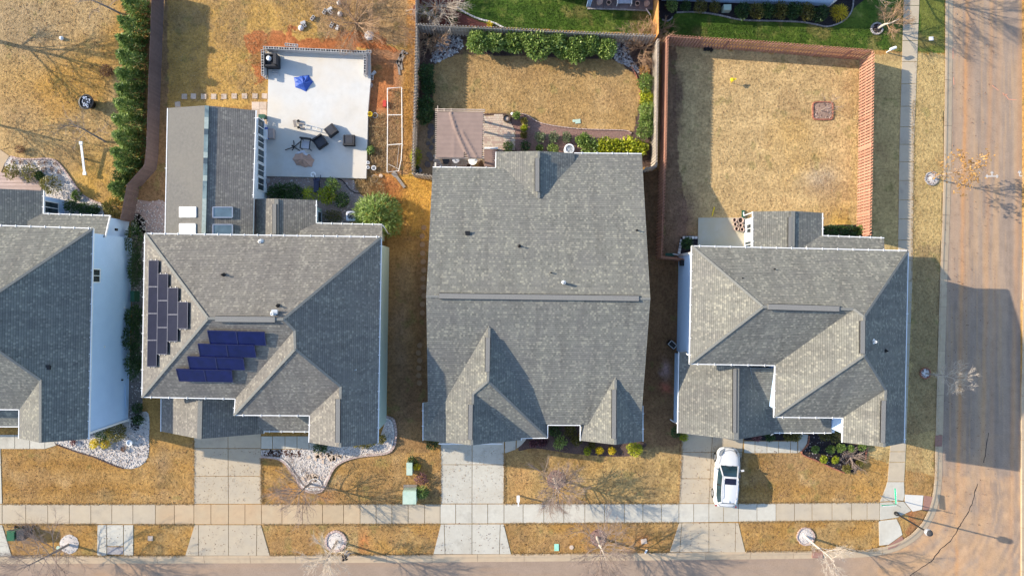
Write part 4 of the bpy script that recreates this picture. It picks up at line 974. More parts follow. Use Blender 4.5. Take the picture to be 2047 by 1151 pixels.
# ---- middle-west house (two storeys, hip roof with solar panels)
h2 = thing('house', 'large two storey house with hipped grey roof carrying blue and black solar panels', 'house', tuple(W(530, 650)))
E2 = 5.6; SB = M['shing_b']; AZ = 9.75
roof(h2, [[(290, 467, E2), (415.7, 636, AZ), (566.5, 638, AZ), (762, 474, E2)],
          [(290, 467, E2), (284, 793, E2), (415.7, 636, AZ)],
          [(284, 793, E2), (470.4, 796.6, E2), (588.6, 660, 9.35), (566.5, 638, AZ), (415.7, 636, AZ)],
          [(588.6, 660, 9.35), (470.4, 796.6, E2), (468, 829, E2), (590, 697, 9.3)],
          [(590, 697, 9.3), (468, 829, E2), (620, 829.5, E2), (680.6, 772, 7.36)],
          [(680.6, 772, 7.36), (618.6, 830, E2), (617.8, 884, E2), (679.8, 894, 7.36)],
          [(762, 474, E2), (566.5, 638, AZ), (588.6, 660, 9.35), (590, 697, 9.3), (680.6, 772, 7.36), (679.8, 894, 7.36), (755.4, 885, E2)]], SB)
ridge(h2, [[(290, 467, E2), (415.7, 636, AZ)], [(284, 793, E2), (415.7, 636, AZ), (566.5, 638, AZ), (762, 474, E2)], [(566.5, 638, AZ), (588.6, 660, 9.35), (590, 697, 9.3), (680.6, 772, 7.36), (679.8, 894, 7.36)], [(590, 697, 9.3), (468, 829, E2)]])
rvent(h2, (431, 637.5, AZ + .02), (550, 638.5, AZ + .02)); rvent(h2, (676, 797, 7.4), (675.5, 884, 7.4), .3)
wg = M['siding_g']
walls(h2, [(290, 467), (762, 474), (755.4, 885), (618, 883), (618.6, 830), (468, 829), (470, 797), (284, 793)], E2, .42, wg)
gutter(h2, [(290, 466.5, E2), (762, 473.5, E2)], hang=.95); gutter(h2, [(289.5, 467, E2), (283.7, 793.4, E2), (470.2, 797, E2), (467.8, 829.5, E2), (618.8, 830.5, E2), (617.3, 884, E2)], hang=1.3); gutter(h2, [(762.5, 474, E2), (755.8, 885, E2)], hang=1.3)
gable_wall(h2, (617.8, 884, E2), (755.4, 885, E2), (679.8, 894, 7.36), .3, wg)
pipe(h2, 521, 484, 5.95, .15, .09, M['metal']); pipe(h2, 446, 549, 7.8); pipe(h2, 555, 611, 9.2); boxvent(h2, 551, 624, 9.5, .34, M['metal']); pipe(h2, 547, 627, 9.55, .4, .09, M['white']); pipe(h2, 711, 739, 6.9, .12, .05, M['metal'], collar=False)
# one-storey wing to the back left, small back gable, shed, brown metal roof
roof(h2, [[(335.8, 216.2, 3.55), (410.6, 211, 4.42), (404, 475, 4.42), (330.5, 475, 3.55)]], pm('shingle_light_grey_wing', (0.155, 0.148, 0.134), (0.115, 0.11, 0.102), 5, .92, .5, 18, .03, big=(.3, (0.16, .15, .13), .6)), name='wing_roof')
roof(h2, [[(410.6, 211, 4.42), (511.3, 221, 3.55), (505.5, 475, 3.55), (404, 475, 4.42)]], SB, name='wing_roof')
rb = MB(); k = 0
for i in range(22):
    y0 = 211.5 + i * 11.6; y1 = min(y0 + 11.4, 468)
    if y0 > 466: break
    xa, xb = 413.8 - (y0 - 211) * .026, 413.8 - (y1 - 211) * .026
    rb.bar(W(xa, y0, 4.45), W(xb, y1, 4.45), .3, .06, m=R.choice([0, 1, 1, 2]))
rb.build('ridge_cap', [M['ridgeblue'], pm('ridge_tab_pale', (.30, .36, .34), None, 6, .8), pm('ridge_tab_dark', (.045, .075, .10), None, 6, .8)], h2)
wp = walls(h2, [(335.8, 217), (411, 214), (511.3, 221), (505.5, 480), (330.5, 480)], 3.55, .32, M['siding_w'], drop=.05)
gutter(h2, [(512, 221, 3.55), (506.2, 396, 3.55)], M['trim']); gutter(h2, [(335, 216.5, 3.55), (330, 467, 3.55)], hang=9)
wpl = wplane(wp[2], wp[3])
for (y0, y1) in ((236, 268), (270, 293), (296, 322), (326, 350), (353, 378)):
    ya = y0
    window(h2, wpl, [(514, y0 + 1), (527, y0 + 5), (527, y1 + 5), (514, y1 + 1)], 1, frame=.06)
SKL = plane(W(333, 340, 3.55), W(408, 340, 4.42), W(330.5, 470, 3.55)); SKR = plane(W(408, 340, 4.42), W(508, 340, 3.55), W(404, 470, 4.42))
for (x0, y0, x1, y1, pl, mt) in ((361, 414.5, 393, 434, SKL, 'white'), (361, 448, 392, 470, SKL, 'white'), (426, 414.5, 465, 435, SKR, 'skyglass'), (426, 449, 465, 470, SKR, 'skyglass')):
    n_ = pl[0] if pl[0].z > 0 else -pl[0]
    P = [on(pl, x, y) for x, y in ((x0, y0), (x1, y0), (x1, y1), (x0, y1))]
    b = MB()
    for a, c in zip(P, P[1:] + P[:1]): b.bar(a + n_ * .06, c + n_ * .06, .07, .12, up=n_)
    f_ = b.build('skylight', M['trim'] if mt == 'white' else M['alu'], h2)
    g = MB(); g.add([p + n_ * .10 for p in P], [(3, 2, 1, 0)]); g.build('pane', M[mt], f_)
roof(h2, [[(512, 397.5, 2.8), (552.7, 397, 3.55), (552.7, 480, 3.55), (512, 480, 2.8)], [(552.7, 397, 3.55), (631.8, 400.3, 2.8), (631.8, 480, 2.8), (552.7, 480, 3.55)]], SB, name='back_gable_roof')
ridge(h2, [[(552.7, 398, 3.55), (552.7, 469, 3.55)]], w=.3); rvent(h2, (549, 408, 3.57), (549, 468, 3.57), .28)
wp = walls(h2, [(514, 398.5), (631.8, 400.5), (631.8, 480), (514, 480)], 2.8, .35, wg)
window(h2, wplane(wp[1], wp[2]), [(634, 423), (642, 423.5), (642, 444), (634, 444)], 0)
gable_wall(h2, (512, 398, 2.8), (631.8, 400.3, 2.8), (552.7, 397, 3.55), -.3, wg)
gutter(h2, [(632.5, 400.5, 2.8), (632.3, 446, 2.8), (763, 448.5, 2.8)], hang=.78)
roof(h2, [[(600, 446, 2.8), (763, 448.5, 2.8), (763, 480, 3.45), (600, 478, 3.45)]], SB, name='lean_to_roof'); walls(h2, [(628, 446), (763, 448.5), (763, 485), (628, 485)], 2.8, .32, wg)
downspout(h2, [(763.5, 449, 2.75), (768, 454, 2.6), (776, 467, .9), (781, 468, .3)])
b = MB(); P = [(468, 395, 3.05), (514, 398, 2.75), (514, 478, 2.75), (464, 478, 3.05)]
roof(h2, [P], M['brownmetal'], M['brownmetal'], .1, 'metal_roof'); roof(h2, [[(468, 395, 3.05), (464, 478, 3.05), (462, 478, 3.1), (466, 395, 3.1)]], pm('brown_metal_dark', (.12, .075, .065), (.08, .05, .045), 2, .55), M['brownmetal'], .1, 'metal_roof')
b = MB(); b.bar(W(486, 396, 3.0), W(481, 470, 3.0), .07, .08); b.bar(W(492, 397, 2.95), W(491, 420, 2.95), .04, .05); b.build('roof_seam', M['brownmetal'], h2)
b = MB(); b.box(W(485, 393, 3.1), (.5, .3, .2)); b.box(W(480, 392, 3.1), (.25, .35, .3)); b.build('roof_vent', M['black'], h2)
# garage gable and porch at the front
roof(h2, [[(322.6, 780, 2.8), (400.5, 780, 5.2), (398.7, 877, 5.2), (322, 861.7, 2.8)], [(400.5, 780, 5.2), (530, 780, 2.8), (527, 866.5, 2.8), (398.7, 877, 5.2)]], SB, name='garage_roof')
ridge(h2, [[(400.5, 797, 5.2), (398.7, 877, 5.2)]], w=.32)
walls(h2, [(322.6, 780), (530, 780), (527, 866), (322, 862)], 2.8, .35, wg); gable_wall(h2, (322, 861.7, 2.8), (527, 866, 2.8), (398.7, 877, 5.2), .3, wg)
gutter(h2, [(322, 797, 2.8), (321.5, 862, 2.8)], hang=9)
roof(h2, [[(515, 861.5, 2.8), (618, 862, 2.8), (618, 815, 3.9), (515, 815, 3.9)]], SB, name='porch_roof'); gutter(h2, [(527, 862, 2.8), (618, 862.5, 2.8)], hang=.9)
walls(h2, [(530, 820), (640, 820), (640, 848), (530, 848)], 2.8, .2, wg)
gd = MB(); gd.box(W(455, 853) + Vector((0, 0, 1.1)), (4.9, .08, 2.2)); gd.build('garage_door', M['trim'], h2)
b = MB(); [b.box(W(x, 847) + Vector((0, 0, 1.35)), (.16, .16, 2.7)) for x in (533, 612)]; b.build('porch_post', M['trim'], h2)

# ---- east corner house
h4 = thing('house', 'two storey corner house with grey hipped roof beside the wide street', 'house', tuple(W(1590, 680)))
SD = M['shing_d']; RZ = 9.1
roof(h4, [[(1383, 492, E2), (1525, 613, 8.7), (1706, 618, 8.75), (1727, 633.5, RZ), (1815, 501.5, E2)],
          [(1383, 492, E2), (1378.5, 727, E2), (1525, 613, 8.7)],
          [(1378.5, 727, E2), (1549.3, 730, E2), (1706, 618, 8.75), (1525, 613, 8.7)],
          [(1706, 618, 8.75), (1549.3, 730, E2), (1547.4, 833, E2), (1727, 709.6, RZ), (1727, 633.5, RZ)],
          [(1727, 709.6, RZ), (1547.4, 833, E2), (1686, 834.5, E2), (1770, 779, 7.35)],
          [(1770, 779, 7.35), (1685, 834, E2), (1684, 883.6, E2), (1767, 893, 7.35)],
          [(1815, 501.5, E2), (1727, 633.5, RZ), (1727, 709.6, RZ), (1770, 779, 7.35), (1767, 893, 7.35), (1807, 885, E2)]], SD)
ridge(h4, [[(1383, 492, E2), (1525, 613, 8.7), (1378.5, 727, E2)], [(1525, 613, 8.7), (1706, 618, 8.75), (1727, 633.5, RZ)], [(1815, 501.5, E2), (1727, 633.5, RZ), (1727, 709.6, RZ), (1770, 779, 7.35), (1767, 893, 7.35)], [(1727, 709.6, RZ), (1547.4, 833, E2)]])
rvent(h4, (1535, 613, 8.73), (1677, 617, 8.77)); rvent(h4, (1724, 641, RZ + .03), (1723.5, 706, RZ + .03), .3); rvent(h4, (1766, 800, 7.4), (1764, 884, 7.4), .3)
ww = M['siding_w']; wbl = M['siding_b']
wp4 = walls(h4, [(1383, 492), (1815, 501.5), (1807, 885), (1684, 883), (1686, 834), (1547.4, 833), (1549.3, 730), (1378.5, 727)], E2, .42, wbl)
gutter(h4, [(1383, 491.5, E2), (1815, 501, E2)], hang=.55 * 2); gutter(h4, [(1382.5, 492, E2), (1378, 727.3, E2), (1549.3, 730.4, E2), (1547, 833.5, E2), (1685.6, 835, E2), (1683.5, 884, E2)], hang=1.2); gutter(h4, [(1815.6, 501.5, E2), (1807.6, 885, E2)], hang=9)
gable_wall(h4, (1684, 883, E2), (1807, 885, E2), (1767, 893, 7.35), .3, wbl)
# white boarded faces of the front projections
def sheet_wall(parent, a, c, z0, z1, mat, off):
    A, C = a.copy(), c.copy(); t = (C - A).normalized(); n = Vector((-t.y, t.x, 0)) * off
    b = MB(); b.bar(Vector((A.x, A.y, (z0 + z1) / 2)) + n, Vector((C.x, C.y, (z0 + z1) / 2)) + n, .03, z1 - z0); b.build('boarding', mat, parent)
sheet_wall(h4, wp4[5], wp4[6], 2.6, 5.45, ww, -.02); sheet_wall(h4, wp4[3], wp4[4], 2.0, 5.45, ww, -.02)
pipe(h4, 1482, 556, 7.0); pipe(h4, 1546, 538, 6.6); pipe(h4, 1463, 635, 7.0, .15, .09, M['metal']); pipe(h4, 1744, 682, 8.3, .45, .09, M['white']); pipe(h4, 1771, 701, 7.4, .25, .05)
ZF = 4.95
roof(h4, [[(1357.6, 703, 2.9), (1473, 700, ZF), (1471.5, 878.5, ZF), (1355, 864.5, 2.9)], [(1473, 700, ZF), (1553, 700, 2.85), (1550, 865.5, 2.85), (1471.5, 878.5, ZF)]], SD, name='garage_roof')
roof(h4, [[(1500, 735, 4.42), (1662, 738, 4.42), (1662, 864.5, 2.9), (1530, 864.5, 2.9)]], SD, name='porch_roof')
ridge(h4, [[(1473, 733, ZF), (1471.5, 878.5, ZF)]], w=.34); rvent(h4, (1468.5, 737, ZF + .02), (1468, 864, ZF + .02), .24)
walls(h4, [(1357.6, 703), (1545, 703), (1542, 866), (1355, 865)], 2.9, .36, wbl); gable_wall(h4, (1355, 864.5, 2.9), (1550, 865.5, 2.85), (1471.5, 878.5, ZF), .3, wbl)
gutter(h4, [(1357, 703, 2.9), (1354.5, 865, 2.9)], hang=9); gutter(h4, [(1547, 865, 2.9), (1662, 865, 2.9)], hang=.85)
downspout(h4, [(1546, 866, 2.8), (1543, 868, 2.3), (1541, 869, .2)]); downspout(h4, [(1382, 712, 5.5), (1374, 708, 5.2), (1372, 706, 3.2)]); downspout(h4, [(1354, 846, 2.8), (1347, 843, .4), (1340, 838, .15)])
b = MB(); [b.box(W(x, 848) + Vector((0, 0, 1.35)), (.18, .18, 2.7)) for x in (1563, 1600, 1634)]; b.build('porch_post', M['trim'], h4)
walls(h4, [(1545, 740), (1684, 740), (1684, 825), (1545, 825)], 2.9, .1, wbl)
gd = MB(); gd.box(W(1425, 855) + Vector((0, 0, 1.1)), (4.4, .08, 2.2)); gd.build('garage_door', M['trim'], h4)
roof(h4, [[(1505, 423, 2.85), (1585.5, 421.6, 3.6), (1584, 505, 3.6), (1505, 505, 2.85)], [(1585.5, 421.6, 3.6), (1644, 425.6, 2.85), (1644, 505, 2.85), (1584, 505, 3.6)]], SD, name='back_gable_roof')
roof(h4, [[(1615, 470.5, 2.9), (1767, 475.5, 2.9), (1769, 510, 3.6), (1610, 508, 3.6)]], SD, name='lean_to_roof')
ridge(h4, [[(1585.3, 422, 3.6), (1584, 494, 3.6)]], w=.3); rvent(h4, (1579, 434, 3.58), (1578.5, 494, 3.58), .24)
gutter(h4, [(1504.5, 423, 2.85), (1504.5, 494, 2.85)], hang=.9); gutter(h4, [(1644.5, 426, 2.85), (1644.5, 471, 2.88), (1767.5, 475.5, 2.9)], hang=.8)
wp = walls(h4, [(1505, 424), (1644, 426), (1644, 505), (1505, 505)], 2.85, .3, ww, drop=.05); walls(h4, [(1644, 471), (1767, 476), (1767, 510), (1644, 510)], 2.9, .3, wbl)
gable_wall(h4, (1505, 423, 2.85), (1644, 425.6, 2.85), (1585.5, 421.6, 3.6), -.3, ww)
window(h4, wplane(wp[0], wp[3]), [(1493.5, 449), (1503, 447), (1503, 465.5), (1493.5, 467)], 1)
window(h4, wplane(wp[0], wp[3]), [(1490, 484), (1503, 481), (1503, 494), (1490, 497)], 1, name='door')
downspout(h4, [(1504, 425, 2.8), (1487, 431, .3), (1486.5, 424, .12)])
b = MB(); b.box(W(1485.5, 428, .1), (.22, .6, .12)); b.build('splash_block', M['green_dk'], h4)
# corner board, lamp box and drain of the blue side wall
b = MB(); c0 = wp4[0]; b.box((c0.x, c0.y, 2.7), (.14, .14, 5.4)); b.build('corner_board', M['trim'], h4)
b = MB(); b.box((wp4[0].x - .12, wp4[0].y - .6, 1.6), (.3, .5, .5)); b.build('meter_box', M['black'], h4)
b = MB(); b.tube([(wp4[0].x - .06, wp4[0].y + .05, 5.4), (wp4[0].x - .06, wp4[0].y + .05, .3), (wp4[0].x - .5, wp4[0].y + .15, .12)], .045, 6); b.build('downspout', M['trim'], h4)
b = MB(); b.box(W(1339, 509, .1), (.7, .25, .12)); b.build('splash_block', M['green_dk'], h4)

# ---- west house
h1 = thing('house', 'two storey pale blue house at the west edge with dark shaded roof slope', 'house', tuple(W(90, 650)))
SA = M['shing_a']
roof(h1, [[(-330, 440, E2), (186, 457, E2), (-40, 609, 9.1), (-330, 600, 9.1)],
          [(81, 759, 7.2), (38, 818, E2), (-330, 812, E2), (-330, 668, 9.1), (-40, 675, 9.1)],
          [(81, 759, 7.2), (39, 817, E2), (38, 876, E2), (81, 884.5, 7.2)],
          [(-330, 600, 9.1), (-40, 609, 9.1), (-40, 675, 9.1), (-330, 668, 9.1)],
          [(186, 457, E2), (177, 877, E2), (81, 884.5, 7.2), (81, 759, 7.2), (-40, 675, 9.1), (-40, 609, 9.1)]], SA)
ridge(h1, [[(186, 457, E2), (-40, 609, 9.1), (-40, 675, 9.1), (81, 759, 7.2), (81, 884.5, 7.2)]])
wp1 = walls(h1, [(-330, 440), (186, 457), (177, 877), (39, 875), (39, 818), (-330, 812)], E2, .3, wbl)
gutter(h1, [(-100, 447.5, E2), (186, 456.5, E2)], hang=1.05); gutter(h1, [(186.5, 457, E2), (177.5, 877.5, E2)], hang=1.2); gutter(h1, [(-60, 818, E2), (38, 818.5, E2), (37.5, 876, E2)], hang=9)
gable_wall(h1, (38, 876, E2), (177, 877, E2), (81, 884.5, 7.2), .3, wbl)
b = MB(); c0 = wp1[2]; b.box((c0.x, c0.y, 2.7), (.14, .14, 5.4)); b.build('corner_board', M['trim'], h1)
pl1 = wplane(wp1[1], wp1[2])
window(h1, pl1, [(184.5, 538.5), (199, 537.5), (199, 564), (184.5, 564)], 1)
roof(h1, [[(-330, 852, 2.9), (38, 852, 2.9), (38, 805, 3.7), (-330, 805, 3.7)]], SA, name='porch_roof'); gutter(h1, [(-60, 852.5, 2.9), (38, 852.5, 2.9), (38, 820, 2.9)], hang=9)
roof(h1, [[(-30, 376, 4.25), (87, 381.5, 2.85), (87, 470, 2.85), (-30, 470, 4.25)], [(-30, 376, 4.25), (-30, 470, 4.25), (-140, 470, 2.85), (-140, 380, 2.85)]], SA, name='back_gable_roof')
roof(h1, [[(55, 426.5, 2.9), (219.7, 431, 2.9), (209.8, 474, 3.9), (55, 474, 3.9)]], SA, name='lean_to_roof')
wpb = walls(h1, [(-130, 382), (87, 382.5), (87, 475), (-130, 475)], 2.85, .3, wbl, drop=.05)
walls(h1, [(60, 427), (219.7, 431.5), (214, 480), (60, 480)], 2.9, .12, wbl)
window(h1, wplane(wpb[1], wpb[2]), [(88, 402), (116, 406), (116, 428), (88, 426)], 1)
gutter(h1, [(87.4, 381.5, 2.85), (86.5, 427, 2.88), (219.7, 431, 2.9)], hang=.82); gutter(h1, [(219.9, 431, 2.9), (210, 474, 3.9)], hang=9)
b = MB(); b.box(on(pl1, 230, 459) + Vector((.1, 0, 0)), (.12, .18, .25)); b.build('wall_light', M['black'], h1); b = MB(); b.box(on(pl1, 242, 759) + Vector((.1, 0, 0)), (.1, .12, .12)); b.build('wall_light', M['black'], h1)
b = MB(); b.box(on(pl1, 208, 693) + Vector((.04, 0, 0)), (.06, .12, .1)); b.box(on(pl1, 248, 615) + Vector((.04, 0, 0)), (.06, .1, .1)); b.build('wall_cap', M['trim'], h1)
boxvent(h1, 98, 734, 6.85, .34)
b = MB(); b.tube([on(pl1, 249, 768) + Vector((.05, 0, 0)), on(pl1, 249, 815) + Vector((.05, 0, -.1))], .03, 5); b.build('wall_pipe', M['siding_b'], h1)

# ---- neighbours in the north (mostly outside the frame)
h5 = thing('house', 'house wall with pale blue siding at the very top edge above the dark shrub bed', 'house', tuple(W(1490, -80)))
f5 = [(1322, -230), (1660, -230), (1656, 13), (1322, 2)]
b = MB(); b.prism([tuple(W(x, y)[:2]) for x, y in f5], -.1, 3.0); b.build('wall', wbl, h5)
P = [W(x, y) for x, y in f5]; Q = inset(P, -.4); c = sum(Q, Vector((0, 0, 0))) / 4
A, B_, C_, D_ = [Vector((q.x, q.y, 3.1)) for q in Q]; r1 = Vector((c.x - 2.2, c.y, 5.3)); r2 = Vector((c.x + 2.2, c.y, 5.3))
roof(h5, [[A, B_, r2, r1], [B_, C_, r2], [C_, D_, r1, r2], [D_, A, r1]], SA)
b = MB(); b.box((P[2].x, P[2].y, 1.5), (.14, .14, 3.0)); b.build('corner_board', M['trim'], h5)

h6 = thing('house', 'house just outside the north edge behind the small slate terrace', 'house', tuple(W(1220, -120)))
f6 = [(1060, -260), (1312, -260), (1312, -6), (1060, -14)]
b = MB(); b.prism([tuple(W(x, y)[:2]) for x, y in f6], -.1, 3.6); b.build('wall', wt, h6)
Q = inset([W(x, y) for x, y in f6], -.35); c = sum(Q, Vector((0, 0, 0))) / 4
A, B_, C_, D_ = [Vector((q.x, q.y, 3.7)) for q in Q]; r1 = Vector((c.x - 2, c.y, 5.6)); r2 = Vector((c.x + 2, c.y, 5.6))
roof(h6, [[A, B_, r2, r1], [B_, C_, r2], [C_, D_, r1, r2], [D_, A, r1]], SA)
# ------------------------------------------------------------------ plants
def leaf_mesh(name, P, D, L, Wd, var, mat, origin):
    """P centres, D growth directions, L and Wd leaf length and width (arrays)"""
    n = len(P); r = np.random.default_rng(n + int(abs(P[0, 0]) * 100))
    D = D / (np.linalg.norm(D, axis=1, keepdims=True) + 1e-9)
    rv = r.normal(size=(n, 3)); Sx = np.cross(D, rv); Sx /= (np.linalg.norm(Sx, axis=1, keepdims=True) + 1e-9)
    a = P - D * (L[:, None] * .5); c = P + D * (L[:, None] * .5)
    lft = P + Sx * (Wd[:, None] * .5); rgt = P - Sx * (Wd[:, None] * .5)
    v = np.stack([a, rgt, c, lft], 1).reshape(-1, 3) - np.array(origin)
    me = bpy.data.meshes.new(name)
    me.vertices.add(4 * n); me.vertices.foreach_set('co', v.astype(np.float32).ravel())
    me.loops.add(4 * n); me.loops.foreach_set('vertex_index', np.arange(4 * n, dtype=np.int32))
    me.polygons.add(n); me.polygons.foreach_set('loop_start', np.arange(0, 4 * n, 4, dtype=np.int32))
    at = me.attributes.new('var', 'FLOAT', 'FACE'); at.data.foreach_set('value', np.clip(var, 0, 1).astype(np.float32))
    me.update(calc_edges=True); me.materials.append(mat)
    return me
SEED = [100]
def shrub(label, px, py, rp, h, mat, n=420, leaf=(.16, .08), group=None, kind='round', name='shrub', cat='shrub', lump=.28, ry=None, up=.5, zc=.5, stem='bark'):
    SEED[0] += 1; r_ = np.random.default_rng(SEED[0])
    zc_ = h * (.55 if kind != 'cone' else .5)
    c = W(px, py, zc_); k = (H - zc_) / F; r = rp * k * 1.12; rr_ = (ry or rp) * k * 1.12
    t = thing(name, label, cat, (c.x, c.y, 0), group)
    d_ = r_.normal(size=(n, 3)); d_ /= np.linalg.norm(d_, axis=1, keepdims=True)
    # lobes: the crown's outline swells round a few random directions
    lob = r_.normal(size=(9, 3)); lob /= np.linalg.norm(lob, axis=1, keepdims=True); lob[:, 2] = np.abs(lob[:, 2]) * .8
    w_ = np.max(np.clip(d_ @ lob.T, 0, 1) ** 3, axis=1)
    rad = (1 - lump) + lump * 1.25 * w_
    s = r_.random(n) ** .22 * rad * r_.uniform(.86, 1.08, n)
    if kind == 'round':
        P = np.stack([d_[:, 0] * r * s, d_[:, 1] * rr_ * s, h * .52 + d_[:, 2] * h * .48 * s], 1)
        D = d_ + r_.normal(size=(n, 3)) * .55 + np.array([0, 0, .25 * up])
    elif kind == 'cone':
        z = r_.random(n) ** 1.25; wid = (1 - z) ** .75 * .9 + .12; a = r_.random(n) * 2 * PI
        wob_ = 1 + .2 * np.sin(a * 3 + z * 9 + r_.random() * 6) + .22 * np.sin(a * 7 + z * 17 + r_.random() * 6) + r_.normal(size=n) * .08
        q = np.sqrt(r_.random(n)) ** .5
        P = np.stack([np.cos(a) * r * wid * wob_ * q, np.sin(a) * r * wid * wob_ * q, z * h + .05], 1)
        D = np.stack([np.cos(a), np.sin(a), np.full(n, .5)], 1) + r_.normal(size=(n, 3)) * .35
    else:   # spray: arching sprays of long leaves
        a = r_.random(n) * 2 * PI; q = r_.random(n) ** .6
        P = np.stack([np.cos(a) * r * q, np.sin(a) * rr_ * q, h * (.25 + .75 * (1 - q ** 2) * r_.uniform(.6, 1, n))], 1)
        P[:, :2] += r_.normal(size=(n, 2)) * r * .06
        D = np.stack([np.cos(a) * (.4 + q), np.sin(a) * (.4 + q), .5 - q * .9], 1) + r_.normal(size=(n, 3)) * .4
    P[:, 2] = np.clip(P[:, 2], .02, None)
    P += np.array([c.x, c.y, 0])
    L = leaf[0] * r_.uniform(.65, 1.35, n); Wd = leaf[1] * r_.uniform(.7, 1.3, n)
    var = r_.normal(.5 + r_.uniform(-.14, .14), .25, n)
    o = bpy.data.objects.new('foliage', leaf_mesh('foliage', P, D, L, Wd, var, M[mat], (c.x, c.y, 0))); COL.objects.link(o); o.parent = t
    b = MB()
    for q in range(3 if rp > 7 else 1):
        a = q * 2.1 + r_.random(); b.tube([(c.x + .05 * math.cos(a), c.y + .05 * math.sin(a), -.02), (c.x + r * .2 * math.cos(a), c.y + r * .2 * math.sin(a), h * .35), (c.x + r * .35 * math.cos(a), c.y + r * .35 * math.sin(a), h * .62)], [.035, .025, .012], 4)
    b.build('stem', M[stem], t)
    return t
def bare_tree(label, px, py, h, spread, bark='bark', twig='twig', prim=8, start=.32, trunk_r=.08, levels=3, lean=(0, 0), leaf=None, name='bare_tree', cat='tree', group=None, seed=None, kids=5, upb=.55, multi=False, tw=.008):
    SEED[0] += 1; r_ = random.Random(seed or SEED[0]); c = W(px, py)
    t = thing(name, label, cat, tuple(c), group)
    tb = MB(); top = Vector((c.x + lean[0], c.y + lean[1], h * .72))
    tp = [c + Vector((0, 0, -.05)), c.lerp(top, .35) + Vector((r_.uniform(-.06, .06), r_.uniform(-.06, .06), 0)), c.lerp(top, .7) + Vector((r_.uniform(-.08, .08), r_.uniform(-.08, .08), 0)), top]
    if not multi:
        tb.tube(tp, [trunk_r * 1.25, trunk_r, trunk_r * .6, trunk_r * .3], 7); tb.build('trunk', M[bark], t)
    cb = MB(); tips = []
    def grow(p, d_, L, rad, lev):
        q = p + d_ * (L * .5) + Vector((r_.gauss(0, .04), r_.gauss(0, .04), r_.gauss(0, .03))) * L
        e = q + (d_ + Vector((r_.gauss(0, .12), r_.gauss(0, .12), .10))).normalized() * (L * .5)
        cb.tube([p, q, e], [rad, rad * .75, max(rad * .45, .003)], 4 if rad > .012 else 3, cap=False)
        tips.append(e)
        if lev <= 0: return
        n = kids if lev > 1 else kids + 1
        for i in range(n):
            f = .25 + .75 * (i + r_.random() * .6) / n
            s = p.lerp(q, f * 2) if f < .5 else q.lerp(e, min(1, f * 2 - 1))
            nd = (d_ + Vector((r_.gauss(0, .5), r_.gauss(0, .5), r_.gauss(.12, .3)))).normalized()
            grow(s, nd, L * r_.uniform(.42, .68), max(rad * .52, tw * .6), lev - 1)
    for i in range(prim):
        f = start + (1 - start) * (i + .5 * r_.random()) / prim
        if multi:
            p = c + Vector((r_.uniform(-.1, .1), r_.uniform(-.1, .1), .02)); f = .2
        else:
            k = f * 3; j = min(2, int(k)); p = tp[j].lerp(tp[j + 1], k - j)
        a = i * 2.4 + r_.uniform(-.4, .4); u = upb + .5 * f * r_.random()
        d_ = Vector((math.cos(a), math.sin(a), u * (1.6 if f > .85 else 1))).normalized()
        grow(p, d_, spread * 1.22 * r_.uniform(.75, 1.1) * (1.15 - .5 * f if not multi else 1), max(trunk_r * .42 * (1.2 - f * .7), tw * 1.3), levels)
    cb.build('crown', M[twig], t)
    if leaf:
        mat, n, sz = leaf; P = np.array([tips[r_.randrange(len(tips))] for _ in range(n)]) + np.random.default_rng(SEED[0]).normal(size=(n, 3)) * .06
        g = np.random.default_rng(SEED[0]); D = g.normal(size=(n, 3)) - np.array([0, 0, .4])
        o = bpy.data.objects.new('leaves', leaf_mesh('leaves', P, D, sz * g.uniform(.7, 1.3, n), sz * .6 * g.uniform(.7, 1.3, n), g.normal(.5, .25, n), M[mat], tuple(c))); COL.objects.link(o); o.parent = t
    return t
def litter(name, poly, n, L, mat, zmax=.12, w=.02):
    """ground litter of dry stems: too many to count, one object"""
    SEED[0] += 1; g = np.random.default_rng(SEED[0]); xs_ = [p[0] for p in poly]; ys_ = [p[1] for p in poly]
    q = np.stack([g.uniform(min(xs_), max(xs_), n * 3), g.uniform(min(ys_), max(ys_), n * 3)], 1); q = q[inpoly(q[:, 0], q[:, 1], poly)][:n]; n = len(q)
    P = np.stack([(q[:, 0] - CX) / 25, -(q[:, 1] - CY) / 25, g.random(n) ** 2 * zmax + .03], 1)
    a = vnoise(q[:, 0], q[:, 1], 18, 300 + SEED[0], 2) * 9 + g.normal(size=n) * .7
    D = np.stack([np.cos(a), np.sin(a), g.normal(size=n) * .35], 1)
    o = bpy.data.objects.new(name, leaf_mesh(name, P, D, L * g.uniform(.5, 1.5, n), np.full(n, w) * g.uniform(.6, 1.6, n), g.normal(.5, .27, n), M[mat], (0, 0, 0))); COL.objects.link(o); o['kind'] = 'stuff'
    return o
# conifer hedge of the west yard
con = [(262, 8, 17, 2.6), (258, 52, 19, 2.9), (252, 85, 16, 2.6), (256, 118, 19, 3.0), (251, 152, 16, 2.6), (250, 182, 17, 2.6), (250, 212, 18, 2.8), (247, 244, 19, 3.0), (246, 276, 17, 2.7), (243, 308, 18, 2.8), (247, 332, 16, 2.4), (236, 376, 17, 2.3)]
for i, (x, y, r, h) in enumerate(con):
    shrub('green conifer in the dark fence hedge, %s from the north end of the row' % ORDN[i], x + 3, y, r + 3, h, 'lvl_conif', 1500, (.30, .085), 'conifers in the hedge along the dark fence', 'cone', 'conifer', 'conifer')
shrub('dark conifer lying low beside the bend of the dark fence', 243, 352, 15, 1.4, 'lvl_dark', 600, (.24, .07), None, 'round', 'conifer', 'conifer')
shrub('olive cone-shaped conifer where the dark fence meets the blue wall', 222, 414, 17, 1.9, 'lvl_olive', 900, (.26, .05), None, 'cone', 'conifer', 'conifer')
